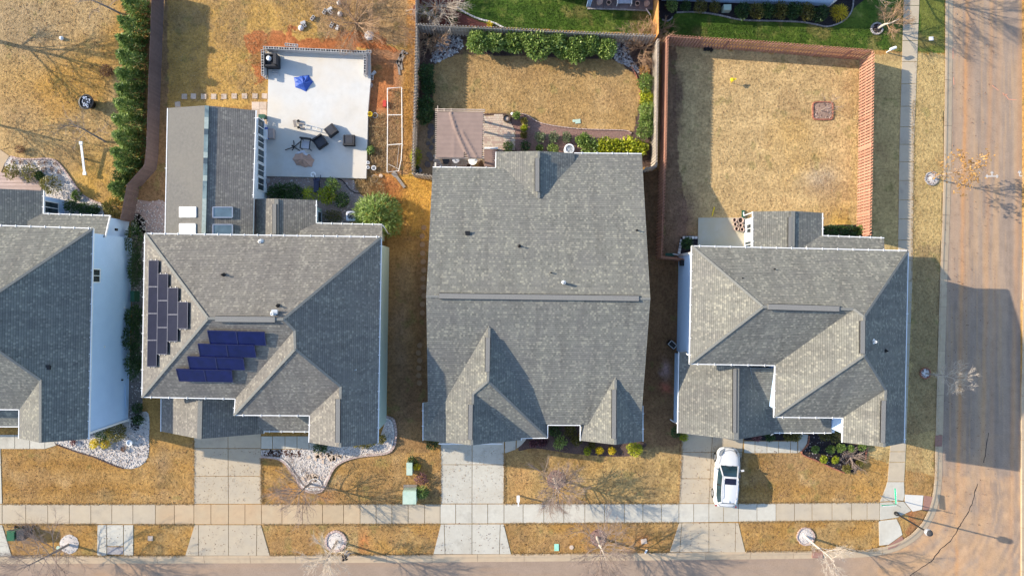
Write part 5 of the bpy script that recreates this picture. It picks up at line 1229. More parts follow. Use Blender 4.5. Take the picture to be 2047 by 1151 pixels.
# west yard shrubs
for a in [('dark shrub beside the white window of the west house', 143, 412, 13, 1.3, 'lvl_dark'), ('dark low shrub between window shrub and wall corner', 166, 416, 12, 1.0, 'lvl_dark'), ('small dark shrub next to the olive conifer by the wall', 187, 419, 12, 1.0, 'lvl_dark'),
          ('bushy olive green shrub at the west end of the gravel bed', 22, 343, 16, 1.2, 'lvl_olive'), ('broad olive green shrub in the middle of the gravel bed', 58, 346, 19, 1.2, 'lvl_olive'), ('dark shrub casting shadow in the pale gravel bed', 79, 352, 9, .9, 'lvl_dark')]:
    shrub(*a, 520, (.17, .07), 'shrubs round the west house back bed', 'round')
shrub('loose olive green shrub at the corner of the west house roof', 96, 368, 17, 1.8, 'lvl_olive', 380, (.30, .07), None, 'spray')
shrub('small bright green leafy plant in pale gravel by the west house', 150, 390, 9, .6, 'lvl_bright', 160, (.22, .10), None, 'spray', 'plant', 'plant')
for i, (x, y) in enumerate([(25, 323), (42, 323), (59, 326), (79, 326), (91, 325), (110, 328), (87, 338), (103, 338), (118, 343)]):
    shrub('dormant tuft in pale gravel, ' + ['beside the brick edge at its west end', 'second from the west end', 'third from the west end along the brick edge', 'fourth from the west end along the brick edge', 'fifth from the west end along the brick edge', 'where the brick edge begins to bend', 'inner row, next to the olive shrubs', 'inner row, in the middle', 'last one before the bend of the brick edge'][i], x, y, 4.5, .25, 'lvl_brown', 90, (.12, .025), 'dormant tufts in the pale gravel bed', 'spray', 'plant', 'plant')
shrub('round brown leafless bush on the west lawn beside the hedge', 212, 142, 13, .8, 'lvl_brown', 380, (.16, .06), None, 'round')
shrub('dry brown tuft on the west lawn above the gravel bed', 40, 299, 10, .6, 'lvl_brown', 240, (.18, .04), None, 'round')
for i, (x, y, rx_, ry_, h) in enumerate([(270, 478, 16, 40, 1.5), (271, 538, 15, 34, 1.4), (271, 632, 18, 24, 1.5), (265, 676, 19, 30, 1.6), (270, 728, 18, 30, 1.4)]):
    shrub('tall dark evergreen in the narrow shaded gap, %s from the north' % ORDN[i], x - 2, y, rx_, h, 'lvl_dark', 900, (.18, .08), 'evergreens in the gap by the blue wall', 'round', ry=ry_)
for i, (x, y) in enumerate([(274, 816), (276, 838)]):
    shrub(['dark shrub on gravel at the north end of the front bed', 'dark shrub on gravel just below its twin'][i], x, y, 11, .9, 'lvl_dark', 360, (.16, .07), 'dark shrubs at the top of the white gravel', 'round')
shrub('large olive shrub at the front corner of the blue wall', 232, 862, 20, 1.4, 'lvl_olive', 900, (.16, .07), None, 'round', lump=.15)
shrub('dark shrub under the front edge of the west house roof', 205, 868, 16, 1.0, 'lvl_dark', 420, (.16, .07), None)
shrub('bright yellow round shrub nearest the west house roof', 187, 887, 10, .7, 'lvl_gold', 420, (.12, .06), 'yellow shrubs on white gravel')
shrub('bright yellow round shrub beside the olive shrub', 210, 887, 10, .7, 'lvl_gold', 420, (.12, .06), 'yellow shrubs on white gravel')
shrub('small dark red bush on white gravel beside the path', 146, 884, 6, .4, 'lvl_purple', 160, (.12, .05))
shrub('small withered brown plant on the white gravel', 246, 898, 5, .4, 'lvl_brown', 70, (.2, .04), None, 'spray', 'plant', 'plant')
# middle-west house plants
for a in [('wide dark green shrub below the white patio', 580, 383, 32, .9, 'lvl_dark', 900, 18), ('dark green shrub at the west end below the patio', 552, 384, 20, .9, 'lvl_dark', 500, 16)]:
    shrub(a[0], a[1], a[2], a[3], a[4], a[5], a[6], (.2, .08), None, 'round', ry=a[7])
shrub('yellow green arching plant beside the cart of garden tools', 617, 386, 13, .9, 'lvl_yellow', 220, (.34, .05), None, 'spray')
shrub('bright yellow green round shrub between the dark bushes', 653, 391, 18, 1.3, 'lvl_yellow', 700, (.17, .09))
shrub('mid green shrub touching the corner of the patio', 665, 369, 15, 1.3, 'lvl_bright', 600, (.17, .08))
shrub('dark round shrub between yellow shrub and air conditioner', 684, 400, 15, 1.1, 'lvl_dark', 520, (.16, .08))
shrub('low brown green shrub beside the air conditioner', 666, 432, 19, .7, 'lvl_olive', 420, (.16, .06), None, 'round', ry=13)
shrub('large feathery green bush overhanging the lean-to roof corner', 752, 424, 43, 2.6, 'lvl_bright', 3000, (.36, .07), None, 'spray', ry=34)
shrub('feathery green bush tip beside the garage downspout', 778, 448, 22, 2.0, 'lvl_bright', 700, (.34, .06), None, 'spray')
shrub('low green plant between the patio edge and straw heap', 740, 300, 8, .6, 'lvl_bright', 200, (.2, .08), None, 'spray', 'plant', 'plant')
shrub('dark green shrub at the foot of the front gable roof', 640, 893, 15, .8, 'lvl_dark', 420, (.16, .07), None, 'round', ry=12)
shrub('low olive shrub under the front right roof edge', 727, 888, 24, .7, 'lvl_olive', 420, (.16, .07), None, 'round', ry=8)
shrub('green shrub at the front corner of the pale green wall', 762, 878, 10, .9, 'lvl_olive', 300, (.16, .07))
shrub('green leafy plant behind the smaller utility box', 824, 922, 9, .6, 'lvl_dark', 200, (.18, .07), None, 'spray', 'plant', 'plant')
shrub('small yellow shrub beside the smaller utility box', 833, 933, 8, .6, 'lvl_gold', 260, (.12, .06))
shrub('purple leafed shrub between the two utility boxes', 842, 958, 13, .8, 'lvl_purple', 420, (.16, .05))
shrub('green grassy plant beside the larger utility box', 843, 984, 12, .8, 'lvl_bright', 360, (.3, .05), None, 'spray', 'plant', 'plant')
shrub('dark clipped shrub at the middle house garage corner', 863, 888, 14, .9, 'lvl_dark', 420, (.14, .07), None, 'round', ry=12)
# middle house back yard
hb = [(956, 82, 21, 22, 2.2), (988, 84, 17, 20, 2.0), (1025, 82, 17, 24, 1.9), (1050, 78, 14, 16, 2.0), (1074, 90, 26, 29, 2.3), (1112, 84, 18, 20, 2.1), (1126, 101, 18, 17, 1.7), (1150, 97, 21, 25, 2.2), (1180, 88, 17, 20, 2.1), (1212, 97, 18, 22, 2.0)]
for i, (x, y, r, ry_, h) in enumerate(hb):
    shrub('round glossy green bush in the hedge below the north fence, %s from the west' % ORDN[i], x, y + 2, r * 1.14, h, 'lvl_bright', 1500, (.21, .115), 'round bushes in the north hedge', 'round', ry=ry_)
for i, (x, y, r, ry_, h) in enumerate([(1290, 166, 16, 19, 1.5), (1293, 196, 14, 18, 1.2), (1293, 220, 15, 18, 1.4), (1292, 240, 16, 14, 1.3), (1288, 260, 18, 18, 1.5)]):
    shrub('green bush on the edge of the lawn beside the grey fence, %s from the north' % ORDN[i], x, y, r, h, 'lvl_yellow' if i == 1 else 'lvl_bright', 800, (.17, .09), 'green bushes along the east side of the lawn', 'round', ry=ry_)
shrub('orange brown dry shrub at the top of the east bush row', 1288, 141, 12, .8, 'lvl_orange', 420, (.14, .05))
for i, (x, y, r, ry_, h) in enumerate([(852, 148, 15, 20, 1.5), (856, 174, 15, 18, 1.3), (851, 208, 17, 16, 1.5), (850, 232, 18, 17, 1.6)]):
    shrub('dark evergreen shrub between grey fence and lawn, %s from the north' % ORDN[i], x, y, r, h, 'lvl_dark', 800, (.17, .09), 'dark shrubs along the west side of the lawn', 'round', ry=ry_)
shrub('green yellow shrub beside the flagstones at the west fence', 831, 316, 12, 1.1, 'lvl_yellow', 520, (.16, .07), None, 'round', ry=19)
shrub('dark shrub tip below the green yellow shrub at the fence', 832, 338, 8, .7, 'lvl_dark', 200, (.16, .07))
for a in [('round green shrub right beside the barrel planter', 1033, 231, 8, .9, 'lvl_bright'), ('small round shrub topmost in the column of three by the pavers', 1048, 242, 7, .7, 'lvl_olive'), ('small yellow green shrub in the middle of the column of three', 1048, 256, 7, .7, 'lvl_yellow'), ('small dark shrub lowest in the column of three', 1047, 270, 7, .7, 'lvl_olive'),
          ('green round shrub on the paved patio corner', 1016, 293, 11, .8, 'lvl_bright'), ('dark shrub between the patio and the roof', 1050, 292, 11, .7, 'lvl_dark'), ('green shrub at the roof edge left of the air conditioner', 1105, 297, 11, .6, 'lvl_bright'), ('small green shrub above the roof ridge end', 1079, 297, 8, .6, 'lvl_bright')]:
    shrub(*a, 420, (.13, .07), 'small shrubs round the pavers')
for i, (x, y) in enumerate([(1080, 274), (1106, 274), (1134, 274)]):
    shrub('sage green ball shrub in the pinkish mulch, %s from the west' % ORDN[i], x, y, 11, .9, 'lvl_sage', 480, (.13, .06), 'sage ball shrubs in the mulch bed')
for i, (x, y, r) in enumerate([(1166, 280, 14), (1180, 293, 18), (1208, 292, 18), (1232, 290, 16), (1255, 293, 19), (1276, 296, 18)]):
    shrub('yellow green leafy shrub in the row above the roof gutter, %s from the west' % ORDN[i], x, y, r, 1.1, 'lvl_yellow' if i > 1 else 'lvl_bright', 620, (.22, .11), 'yellow green shrubs above the gutter')
# middle house front
for a in [('dark shrub on the mulch nearest the front gutter', 1108, 860, 14, .6, 'lvl_dark'), ('dark shrub under the gutter right of its neighbour', 1140, 860, 13, .6, 'lvl_olive'), ('round green shrub in the front mulch bed', 1119, 884, 14, .8, 'lvl_bright'), ('olive shrub tucked against the small front gable', 1152, 880, 11, .8, 'lvl_olive'), ('low dark purple plant beside the curved path', 1085, 885, 9, .3, 'lvl_purple'), ('sparse dark plant at the edge of the curved path', 1066, 886, 8, .3, 'lvl_purple')]:
    shrub(*a, 460, (.14, .07), 'shrubs in the middle front bed')
for i, (x, y, m_) in enumerate([(1174, 901, 'lvl_yellow'), (1198.5, 900, 'lvl_gold'), (1223.5, 900, 'lvl_gold'), (1183, 890, 'lvl_olive')]):
    shrub(['small lime ball shrub, westmost of the yellow front row', 'bright yellow ball shrub in the middle of the front row', 'bright yellow ball shrub, eastmost of the front row', 'olive shrub behind the yellow ball shrubs'][i], x, y, 8, .5, m_, 420, (.10, .06), 'yellow ball shrubs in front of the gable')
shrub('lime green spreading shrub at the east front corner', 1271, 897, 18, .9, 'lvl_yellow', 800, (.15, .06), None, 'round', ry=14)
# east house
shrub('dark green shrub in the stone edged corner bed', 1374, 487, 13, 1.1, 'lvl_dark', 620, (.16, .07))
for i, (x, y) in enumerate([(1660, 461), (1682, 461), (1703, 461), (1722, 461)]):
    shrub('clipped dark green bush behind the lean-to roof, %s from the west' % ORDN[i], x, y, 13, 1.2, 'lvl_bright' if i > 2 else 'lvl_dark', 600, (.14, .08), 'clipped bushes behind the east house', 'round', ry=11, lump=.12)
shrub('dark green shrub at the east garage corner', 1352, 863, 12, .9, 'lvl_dark', 420, (.14, .07)); shrub('bright lime shrub at the east garage corner', 1367, 874, 9, .6, 'lvl_yellow', 420, (.12, .06))
for a in [('dark shrub under the porch gutter nearest the garage', 1512, 872, 10, .5, 'lvl_purple'), ('dark shrub in the middle below the porch gutter', 1540, 872, 10, .5, 'lvl_dark'), ('olive shrub below the porch gutter', 1574, 872, 9, .5, 'lvl_olive'), ('olive round shrub at the bend of the path', 1592, 873, 11, .7, 'lvl_olive'), ('olive shrub at the white wall of the porch', 1648, 869, 12, .7, 'lvl_olive'), ('olive shrub in the corner of the white wall', 1668, 873, 11, .8, 'lvl_olive'),
          ('green shrub on black mulch beside the path bend', 1630, 897, 8, .5, 'lvl_bright'), ('green shrub westmost of the three below the gable', 1661, 897, 9, .6, 'lvl_bright'), ('green shrub in the middle of the three below the gable', 1681, 895, 9, .6, 'lvl_bright'), ('green shrub eastmost of the three below the gable', 1702, 896, 8, .6, 'lvl_bright'), ('green shrub at the gable corner above the brick edge', 1724, 892, 9, .6, 'lvl_bright'), ('lime yellow shrub at the brick edge of the black mulch', 1646, 918, 8, .5, 'lvl_yellow'), ('pale green shrub right of the lime yellow shrub', 1670, 919, 8, .5, 'lvl_yellow'), ('small shrub at the east end of the black mulch', 1718, 925, 8, .5, 'lvl_olive'), ('straw coloured shrub at the south tip of the black mulch', 1693, 936, 9, .4, 'lvl_olive')]:
    shrub(*a, 380, (.14, .06), 'shrubs in the black mulch beds')
# north neighbours' beds
for i, (x, y, r, m_) in enumerate([(1342, 12, 13, 'lvl_bright'), (1371, 12, 10, 'lvl_dark'), (1399, 13, 14, 'lvl_olive'), (1428, 15, 12, 'lvl_olive')]):
    shrub('rounded shrub in the shaded bed by the blue wall, %s from the orange fence' % ORDN[i], x, y, r, .9, m_, 520, (.13, .07), 'rounded shrubs by the blue wall')
for i, (x, y) in enumerate([(1482, 22), (1512, 23), (1535, 22), (1560, 22), (1588, 22), (1612, 24), (1640, 28)]):
    shrub('clipped olive hedge bush along the blue wall, %s from the west' % ORDN[i], x, y, 16, 1.1, 'lvl_olive' if i % 2 else 'lvl_dark', 700, (.15, .08), 'clipped hedge along the blue wall', 'round', ry=17)
shrub('golden grass clump at the corner of the blue wall', 1680, 24, 15, .8, 'lvl_gold', 520, (.4, .03), None, 'spray', 'plant', 'ornamental grass')
shrub('bright green shrub at the tan fence in red mulch', 848, 26, 12, .9, 'lvl_yellow', 420, (.16, .08)); shrub('dark green shrub in the red mulch bed', 905, 38, 9, .6, 'lvl_dark', 300, (.15, .07)); shrub('small dark shrub beside the stone border in the north', 868, 32, 9, .6, 'lvl_dark', 260, (.15, .07))
shrub('tiny bright yellow plant at the end of the stone border', 979, 49, 6, .4, 'lvl_gold', 160, (.12, .06), None, 'round', 'plant', 'plant')
# bare and dry trees
bare_tree('tall bare tree in the white gravel ring at the west end of the street', 139, 1087, 6.2, 2.3, prim=22, trunk_r=.085, levels=3, lean=(-.5, -.1), start=.22, upb=.3)
bare_tree('bare pale tree in the brick ring beside the standing person', 674, 1080, 5.6, 1.5, 'bark', 'twig_p', prim=17, start=.4, lean=(0, -.35))
bare_tree('bare tree at the tip of the white gravel bed', 622, 966, 4.6, 1.7, prim=18, start=.3, lean=(-.25, .1), upb=.4)
bare_tree('wide bare tree on the lawn of the middle house', 1107, 955, 4.3, 1.55, 'bark_p', 'twig', prim=28, start=.3, lean=(.25, -.25), upb=.3, trunk_r=.09)
bare_tree('wide bare tree in the dark mulch ring on the verge', 1193, 1072, 5.0, 2.0, 'bark_p', 'twig', prim=26, start=.34, lean=(.2, -.3), upb=.35, trunk_r=.09)
bare_tree('slim bare tree in the white ring near the street corner', 1608, 1070, 5.4, 1.5, 'bark_p', 'twig_p', prim=8, start=.4, lean=(.55, -.5))
bare_tree('small bare tree in the white ring on the east verge', 1850, 746, 4.8, 1.4, 'bark', 'twig_p', prim=9, start=.5, lean=(.2, .1), trunk_r=.05)
bare_tree('small tree with dry orange leaves leaning over the wide street', 1863, 357, 4.6, 1.6, 'bark', 'twig_o', prim=9, start=.4, lean=(.3, .15), leaf=('lvl_orange', 700, .17), levels=2, trunk_r=.06)
bare_tree('tan twiggy tree in the stone ring on the green lawn', 1754, 57, 3.0, 1.1, 'bark_p', 'twig_o', prim=12, start=.3, lean=(.5, -.1), leaf=('lvl_orange', 160, .08))
bare_tree('thin sapling in the square brick bed of the east yard', 1640, 222, 2.6, .8, 'bark', 'twig', prim=7, start=.5, levels=2, trunk_r=.025, leaf=('lvl_orange', 40, .08))
bare_tree('bare tree leaning over the west lawn from the hedge', 212, 284, 3.6, 1.5, 'bark', 'twig', prim=8, start=.35, lean=(-1.3, .9), levels=2, trunk_r=.07)
bare_tree('bare tree at the top of the conifer hedge', 240, 27, 3.8, 1.4, 'bark', 'twig', prim=8, start=.3, lean=(-1.4, .3), levels=2, trunk_r=.07)
bare_tree('pale bare shrub tree at the north edge beside the tan fence', 876, 14, 2.6, 1.5, 'twig_p', 'twig_p', prim=16, multi=True, levels=3, kids=5, upb=.7, tw=.010)
bare_tree('tan bare bush inside the corner of the grey fence', 853, 76, 2.0, 1.3, 'twig_o', 'twig_o', prim=16, multi=True, levels=3, kids=5, upb=.5, tw=.010)
bare_tree('orange brown bare bush at the meeting of the three fences', 1284, 97, 2.2, 1.35, 'twig_o', 'twig_o', prim=18, multi=True, levels=3, kids=5, upb=.55, leaf=('lvl_brown', 200, .09), tw=.010)
bare_tree('twiggy orange shrub behind the end of the orange fence', 1322, 62, 1.6, .7, 'twig_o', 'twig_o', prim=9, multi=True, levels=2, leaf=('lvl_orange', 90, .08), tw=.010)
bare_tree('bare tangled tree over the dry weeds in the north', 712, 48, 3.2, 1.8, 'twig', 'twig_o', prim=14, multi=True, levels=3, kids=5, upb=.45)
bare_tree('twiggy reddish shrub among the black mulch plants', 1700, 914, 1.2, .75, 'twig', 'twig', prim=12, multi=True, levels=3, kids=3)
bare_tree('big bare tree just outside the north edge by the wide street', 1705, -42, 8.5, 2.8, prim=14, levels=3, trunk_r=.14, start=.35)
bare_tree('big bare tree just outside the west edge of the lawn', -95, 60, 9.0, 3.2, prim=14, levels=3, trunk_r=.16, start=.35)
bare_tree('bare tree just outside the west edge beside the gravel bed', -75, 232, 6.0, 2.2, prim=10, levels=3, trunk_r=.10, start=.35)
# litter
litter('dry_weeds', [(540, -20), (828, -20), (828, 95), (760, 88), (640, 80), (560, 60)], 4200, .30, 'lvl_straw', .18, .018)
litter('straw', [(738, 232), (770, 226), (776, 345), (738, 348)], 2000, .34, 'lvl_straw', .22, .022)
litter('straw', [(774, 178), (803, 178), (803, 340), (774, 342)], 1300, .30, 'lvl_straw', .14, .02)
litter('straw', [(715, 352), (760, 352), (775, 392), (740, 402), (708, 376)], 1300, .36, 'lvl_straw', .25, .022)
litter('dry_grass', [(806, 110), (828, 110), (828, 345), (806, 345)], 1600, .22, 'lvl_orange', .14, .02)
litter('dry_grass', [(740, 360), (860, 356), (860, 480), (790, 480), (740, 400)], 2600, .24, 'lvl_orange', .10, .016)
litter('leaf_litter', [(240, 0), (300, 0), (287, 330), (250, 370), (240, 330)], 1800, .14, 'lvl_brown', .05, .05)

litter('leaf_litter', [(5, 895), (1770, 890), (1770, 1004), (5, 1005)], 2600, .10, 'lvl_brown', .02, .06)
litter('leaf_litter', [(5, 1048), (1750, 1042), (1750, 1104), (5, 1110)], 1500, .10, 'lvl_brown', .02, .06)
litter('leaf_litter', [(5, 5), (230, 5), (230, 300), (110, 310), (5, 300)], 1200, .10, 'lvl_brown', .02, .06)
litter('leaf_litter', [(1352, 110), (1716, 125), (1716, 440), (1352, 430)], 900, .09, 'lvl_brown', .02, .05)
litter('leaf_litter', [(1885, 0), (1990, 0), (1990, 1080), (1885, 1080)], 700, .09, 'lvl_brown', -.09, .05)
litter('grass_tufts', [(5, 897), (1770, 892), (1770, 1004), (5, 1005)], 4500, .16, 'lvl_straw', .05, .02)
litter('grass_tufts', [(1352, 110), (1716, 125), (1716, 440), (1352, 430)], 7000, .15, 'lvl_straw', .05, .02)
litter('grass_tufts', [(5, 0), (235, 0), (235, 400), (140, 330), (5, 300)], 7000, .17, 'lvl_straw', .05, .02)
litter('grass_tufts', [(340, 0), (540, 0), (525, 200), (340, 205)], 6000, .18, 'lvl_straw', .06, .02)
litter('grass_tufts', [(870, 115), (1270, 120), (1270, 255), (1050, 228), (870, 222)], 5000, .14, 'lvl_straw', .05, .02)
litter('grass_tufts', [(1828, 110), (1888, 110), (1876, 960), (1812, 960)], 4500, .16, 'lvl_straw', .05, .02)
litter('grass_tufts', [(925, 0), (1300, 0), (1300, 64), (1010, 56)], 4200, .16, 'lvl_lawn', .06, .025)
litter('grass_tufts', [(1325, 45), (1800, 60), (1800, 104), (1500, 80), (1325, 68)], 3600, .16, 'lvl_lawn', .06, .025)

for poly in ([(5, 1004.5), (388, 1004.5), (388, 1008.6), (5, 1008.6)], [(523, 1004.5), (881, 1004.5), (881, 1008.4), (523, 1008.4)], [(1008, 1004), (1357, 1003.5), (1357, 1007.6), (1008, 1008)], [(1477, 1002.5), (1757, 1001), (1757, 1005), (1477, 1007)],
             [(5, 1045), (194, 1045), (194, 1049.5), (5, 1049.5)], [(268, 1045.5), (388, 1045.5), (388, 1050), (268, 1050)], [(525, 1045.5), (878, 1044.5), (878, 1049), (525, 1050)], [(1009, 1043.5), (1356, 1041.5), (1356, 1046), (1009, 1048)], [(1478, 1040.5), (1756, 1037), (1756, 1041.5), (1478, 1045)],
             [(385, 880), (390, 880), (390, 1005), (385, 1005)], [(520, 915), (526, 915), (526, 1005), (520, 1005)], [(878, 895), (883, 895), (883, 1005), (878, 1005)], [(1006, 905), (1011, 905), (1011, 1005), (1006, 1005)], [(1361, 880), (1366, 880), (1359.5, 1004), (1354.5, 1004)], [(1482, 908), (1487, 908), (1479, 1003), (1474, 1003)],
             [(25, 1108), (370, 1107.5), (370, 1112.5), (25, 1113)], [(540, 1106), (866, 1105), (866, 1110), (540, 1111)], [(1022, 1104), (1338, 1100), (1338, 1105), (1022, 1109)], [(1490, 1099), (1755, 1097), (1755, 1101), (1490, 1104)], [(1822, 200), (1829, 200), (1826, 560), (1820, 560)]):
    litter('grass_fringe', poly, int(260 + 2.2 * ((poly[1][0] - poly[0][0]) + abs(poly[2][1] - poly[1][1]))), .15, 'lvl_straw', .07, .024)
# ------------------------------------------------------------------ things in the yards
def one(name, label, cat, mb, mats, group=None, smooth=False, loc=None):
    if loc is None:
        n = len(mb.v); loc = (sum(v[0] for v in mb.v) / n, sum(v[1] for v in mb.v) / n, 0)
    o = mb.build(name, mats, None, smooth, loc); return setp(o, label, cat, group)
ZP = 0.30   # height of the raised white patio
# low block wall round the white patio: each block its own piece
def hollow_block(L=.40, Wd=.20, Hh=.20):
    b = MB(); x0, x1, y0, y1 = -L / 2, L / 2, -Wd / 2, Wd / 2; t = .026
    for yy in (y0 + t / 2, y1 - t / 2): b.box((0, yy, Hh / 2), (L, t, Hh))
    for xx in (x0 + t / 2, 0, x1 - t / 2): b.box((xx, 0, Hh / 2), (t * 1.05, Wd - 2 * t, Hh))
    return b
blk = hollow_block().mesh('concrete_block', M['concblock'])
solid = MB().box((0, 0, .1), (.395, .195, .195)).mesh('concrete_block', M['concblock'])
bw = thing('block_wall', 'low wall of hollow grey concrete blocks round the north of the white patio', 'wall', tuple(W(640, 105)))
def block_run(px0, px1, courses, zb, axis_off=0):
    A, C = W(*px0), W(*px1); L = (C - A).length; t = (C - A) / L; n = round(L / .41); ang = math.atan2(t.y, t.x)
    for c in range(courses):
        for i in range(n - (c % 2)):
            q = A + t * ((i + .5 + .5 * (c % 2)) * .41); inst('concrete_block', blk, bw, (q.x, q.y, zb + c * .2), ang)
block_run((535, 104), (738, 113), 5, 0.0); block_run((533.5, 108), (534, 157), 5, 0.0); block_run((735, 117), (734.5, 160), 5, 0.0)
for (x, y) in [(583, 98.5), (592, 99.5), (598, 100), (742, 112)]: inst('concrete_block', blk, bw, W(x, y) + Vector((0, 0, .85)), -.05)
def loose_block(label, x, y, a, roll=False, n=1):
    for k in range(n):
        o = inst('concrete_block', blk, None, W(x, y) + Vector((0, 0, .02 + (.1 if roll else 0))), a, (PI / 2, 0, a) if roll else None); setp(o, label, 'concrete block', 'loose concrete blocks on the dirt')
loose_block('hollow concrete block standing alone left of centre in the weeds', 626, 38, .9)
loose_block('hollow concrete block, left of the pair in the middle', 664, 52, 1.1); loose_block('concrete block, right of the pair in the middle', 673, 56, 1.2, True)
loose_block('concrete block, upper of the scattered pair at the left', 606, 45, .4, True); loose_block('concrete block, lower of the scattered pair at the left', 609, 51, 2.2)
loose_block('concrete block, topmost of the three near the top edge', 659, 18, .6, True); loose_block('concrete block, left of the three near the top edge', 650, 25, 1.0); loose_block('concrete block, right of the three near the top edge', 661, 26, 2.4)
loose_block('hollow concrete block leaning at the outside of the patio wall', 744.5, 156, 1.5); loose_block('concrete block just above the one by the patio wall', 746, 146, .8, True)
for i, (x, y, s) in enumerate([(680, 29, .22), (738, 72, .42), (602, 57, .25), (678, 7, .2), (740, 171, .25)]):
    b = MB(); c = W(x, y); b.lathe(c, [(s * .8, -.05), (s, .06), (s * .75, .2), (s * .3, .28)], 7)
    one('rock', ['small grey rock in the weeds right of the blocks', 'large white rock above the patio wall', 'pale rock below the scattered block pair', 'pale rock near the top edge of the yard', 'grey rubble at the outer foot of the patio wall'][i], 'rock', b, M['stone_w'] if i != 4 else M['stone_g'])
b = MB(); c = W(125, 78); b.lathe(c, [(.10, -.03), (.17, .1), (.12, .24), (.04, .28)], 9); one('rock', 'small white rock on the west lawn', 'rock', b, M['white'])
# grill with a bag
g = thing('grill', 'black open barbecue cart with a white bag in the patio corner', 'grill', tuple(W(549, 128, .3)))
c = W(549, 128, ZP); c.z = 0
b = MB(); b.box(c + Vector((0, 0, .75)), (1.0, .95, .7)); [b.box(c + Vector((sx * .42, sy * .38, .36)), (.07, .07, .2)) for sx in (-1, 1) for sy in (-1, 1)]; b.build('cabinet', M['black'], g)
b = MB()
for s in ((-.46, 0, .08, .95), (.46, 0, .08, .95), (0, .44, 1, .08), (0, -.44, 1, .08)): b.box(c + Vector((s[0], s[1], 1.2)), (s[2], s[3], .25))
b.build('rim', M['wicker'], g)
b = MB(); b.box(c + Vector((.42, 0, 1.3)), (.22, .8, .5), m=0); b.build('lid', M['wicker'], g)
b = MB(); b.lathe(c + Vector((-.1, .1, 1.1)), [(.12, 0), (.2, .12), (.17, .3), (.05, .36)], 9); b.build('bag', M['white'], g)
# folded metal chair frame
b = MB(); z = Vector((0, 0, .36)); w3 = lambda x, y: Vector((*W(x, y, .36)[:2], .36))
for a, c_ in (((543, 143), (556, 143)), ((556, 143), (558, 152)), ((545, 138), (545, 151)), ((545, 147), (556, 147)), ((553, 136), (556, 143))): b.tube([w3(*a), w3(*c_)], .03, 5)
one('folding_chair', 'thin grey folded metal frame lying beside the barbecue', 'folding chair', b, M['metal'])
# blue tarp
def heap(name, label, cat, pts, top, mat, zb, group=None, extra=None):
    P = [W(x, y, zb) for x, y in pts]; T = W(*top[:2], top[2] + zb); b = MB(); n = len(P)
    mid_ = [p.lerp(T, .5) + Vector((R.uniform(-.06, .06), R.uniform(-.06, .06), R.uniform(-.02, .12))) for p in P]
    m2 = [p.lerp(P[(i + 1) % n], .5).lerp(T, .45) + Vector((0, 0, R.uniform(-.1, .02))) for i, p in enumerate(P)]
    e2 = [p.lerp(P[(i + 1) % n], .5).lerp(T, .06) for i, p in enumerate(P)]
    vs = P + mid_ + m2 + e2 + [T]
    fs = []
    for i in range(n):
        j = (i + 1) % n
        fs += [(i, 3 * n + i, 2 * n + i, n + i), (3 * n + i, j, n + j, 2 * n + i), (n + i, 2 * n + i, 4 * n), (2 * n + i, n + j, 4 * n)]
    b.add([tuple(v) for v in vs], fs); return one(name, label, cat, b, mat, group)
heap('tarp', 'crumpled blue tarp in a five-cornered heap on the white patio', 'tarp', [(587, 155), (604, 151.5), (617, 150), (626, 164), (612, 184), (590, 175)], (606, 166, .42), M['tarp'], ZP)
# hand truck lying on the patio
def pz(x, y, z): return Vector((*W(x, y, z)[:2], z))
ht = thing('hand_truck', 'metal hand truck lying flat across the white patio', 'hand truck', tuple(W(615, 254)))
b = MB(); zz = .48
for a, c_ in (((590, 243), (645, 258)), ((592, 253), (643, 264)), ((645, 258), (643, 264)), ((633, 255), (632, 262)), ((612, 249), (611, 258)), ((590, 243), (592, 253))): b.tube([pz(*a, zz), pz(*c_, zz)], .026, 5)
b.build('frame', M['metal'], ht); b = MB(); b.bar(pz(588, 240, .5), pz(591, 254, .5), .22, .03); b.build('toe_plate', M['plank'], ht)
for (x, y) in ((596, 242), (597, 255)):
    b = MB(); q = pz(x, y, .44); b.tube([q + Vector((-.02, .06, 0)), q + Vector((.02, -.06, 0))], .12, 10); b.build('wheel', M['rubber'], ht)
b = MB(); b.box(pz(601, 247, .46), (.6, .12, .1), -.2); b.box(pz(603, 255, .46), (.5, .1, .1), -.2); b.build('strap', M['plank'], ht)
# outdoor seating
def armchair(label, x, y, s, a, kind=0):
    t = thing('armchair', label, 'armchair', tuple(W(x, y)), 'dark wicker seats on the white patio'); c = W(x, y, ZP + .3); c.z = ZP
    Mx = Matrix.Rotation(a, 3, 'Z')
    def bx(b, o, sz): b.box(c + Mx @ Vector(o), sz, ax=Mx)
    b = MB(); bx(b, (0, 0, .19), (s, s, .36)); b.build('base', M['wicker'], t)
    b = MB(); bx(b, (-.03 * s, .06 * s, .42), (s * .78, s * .76, .12)); b.build('cushion', M['cushion'], t)
    b = MB(); bx(b, (0, -s * .44, .45), (s, .12 * s, .42)); b.build('backrest', M['wicker'], t)
    for e in (-1, 1):
        b = MB(); bx(b, (e * s * .45, 0, .42), (.1 * s, s * .85, .2)); b.build('armrest', M['wicker'], t)
armchair('square dark wicker seat, upper one tilted toward the hand truck', 662, 261, .82, .65); armchair('square dark wicker seat in the middle, tilted the same way', 640, 284, .88, -2.55); armchair('square dark wicker seat set straight at the right edge of the shade', 698, 281, .86, 0.0)
ch = thing('patio_chair', 'blue black framed patio chair with a pale cushion', 'chair', tuple(W(612, 288)))
c = W(612, 289, ZP + .4); c.z = ZP; Mx = Matrix.Rotation(-.12, 3, 'Z')
b = MB(); b.box(c + Mx @ Vector((0, -.04, .43)), (.62, .6, .1), ax=Mx); b.build('cushion', M['pale_cush'], ch)
b = MB()
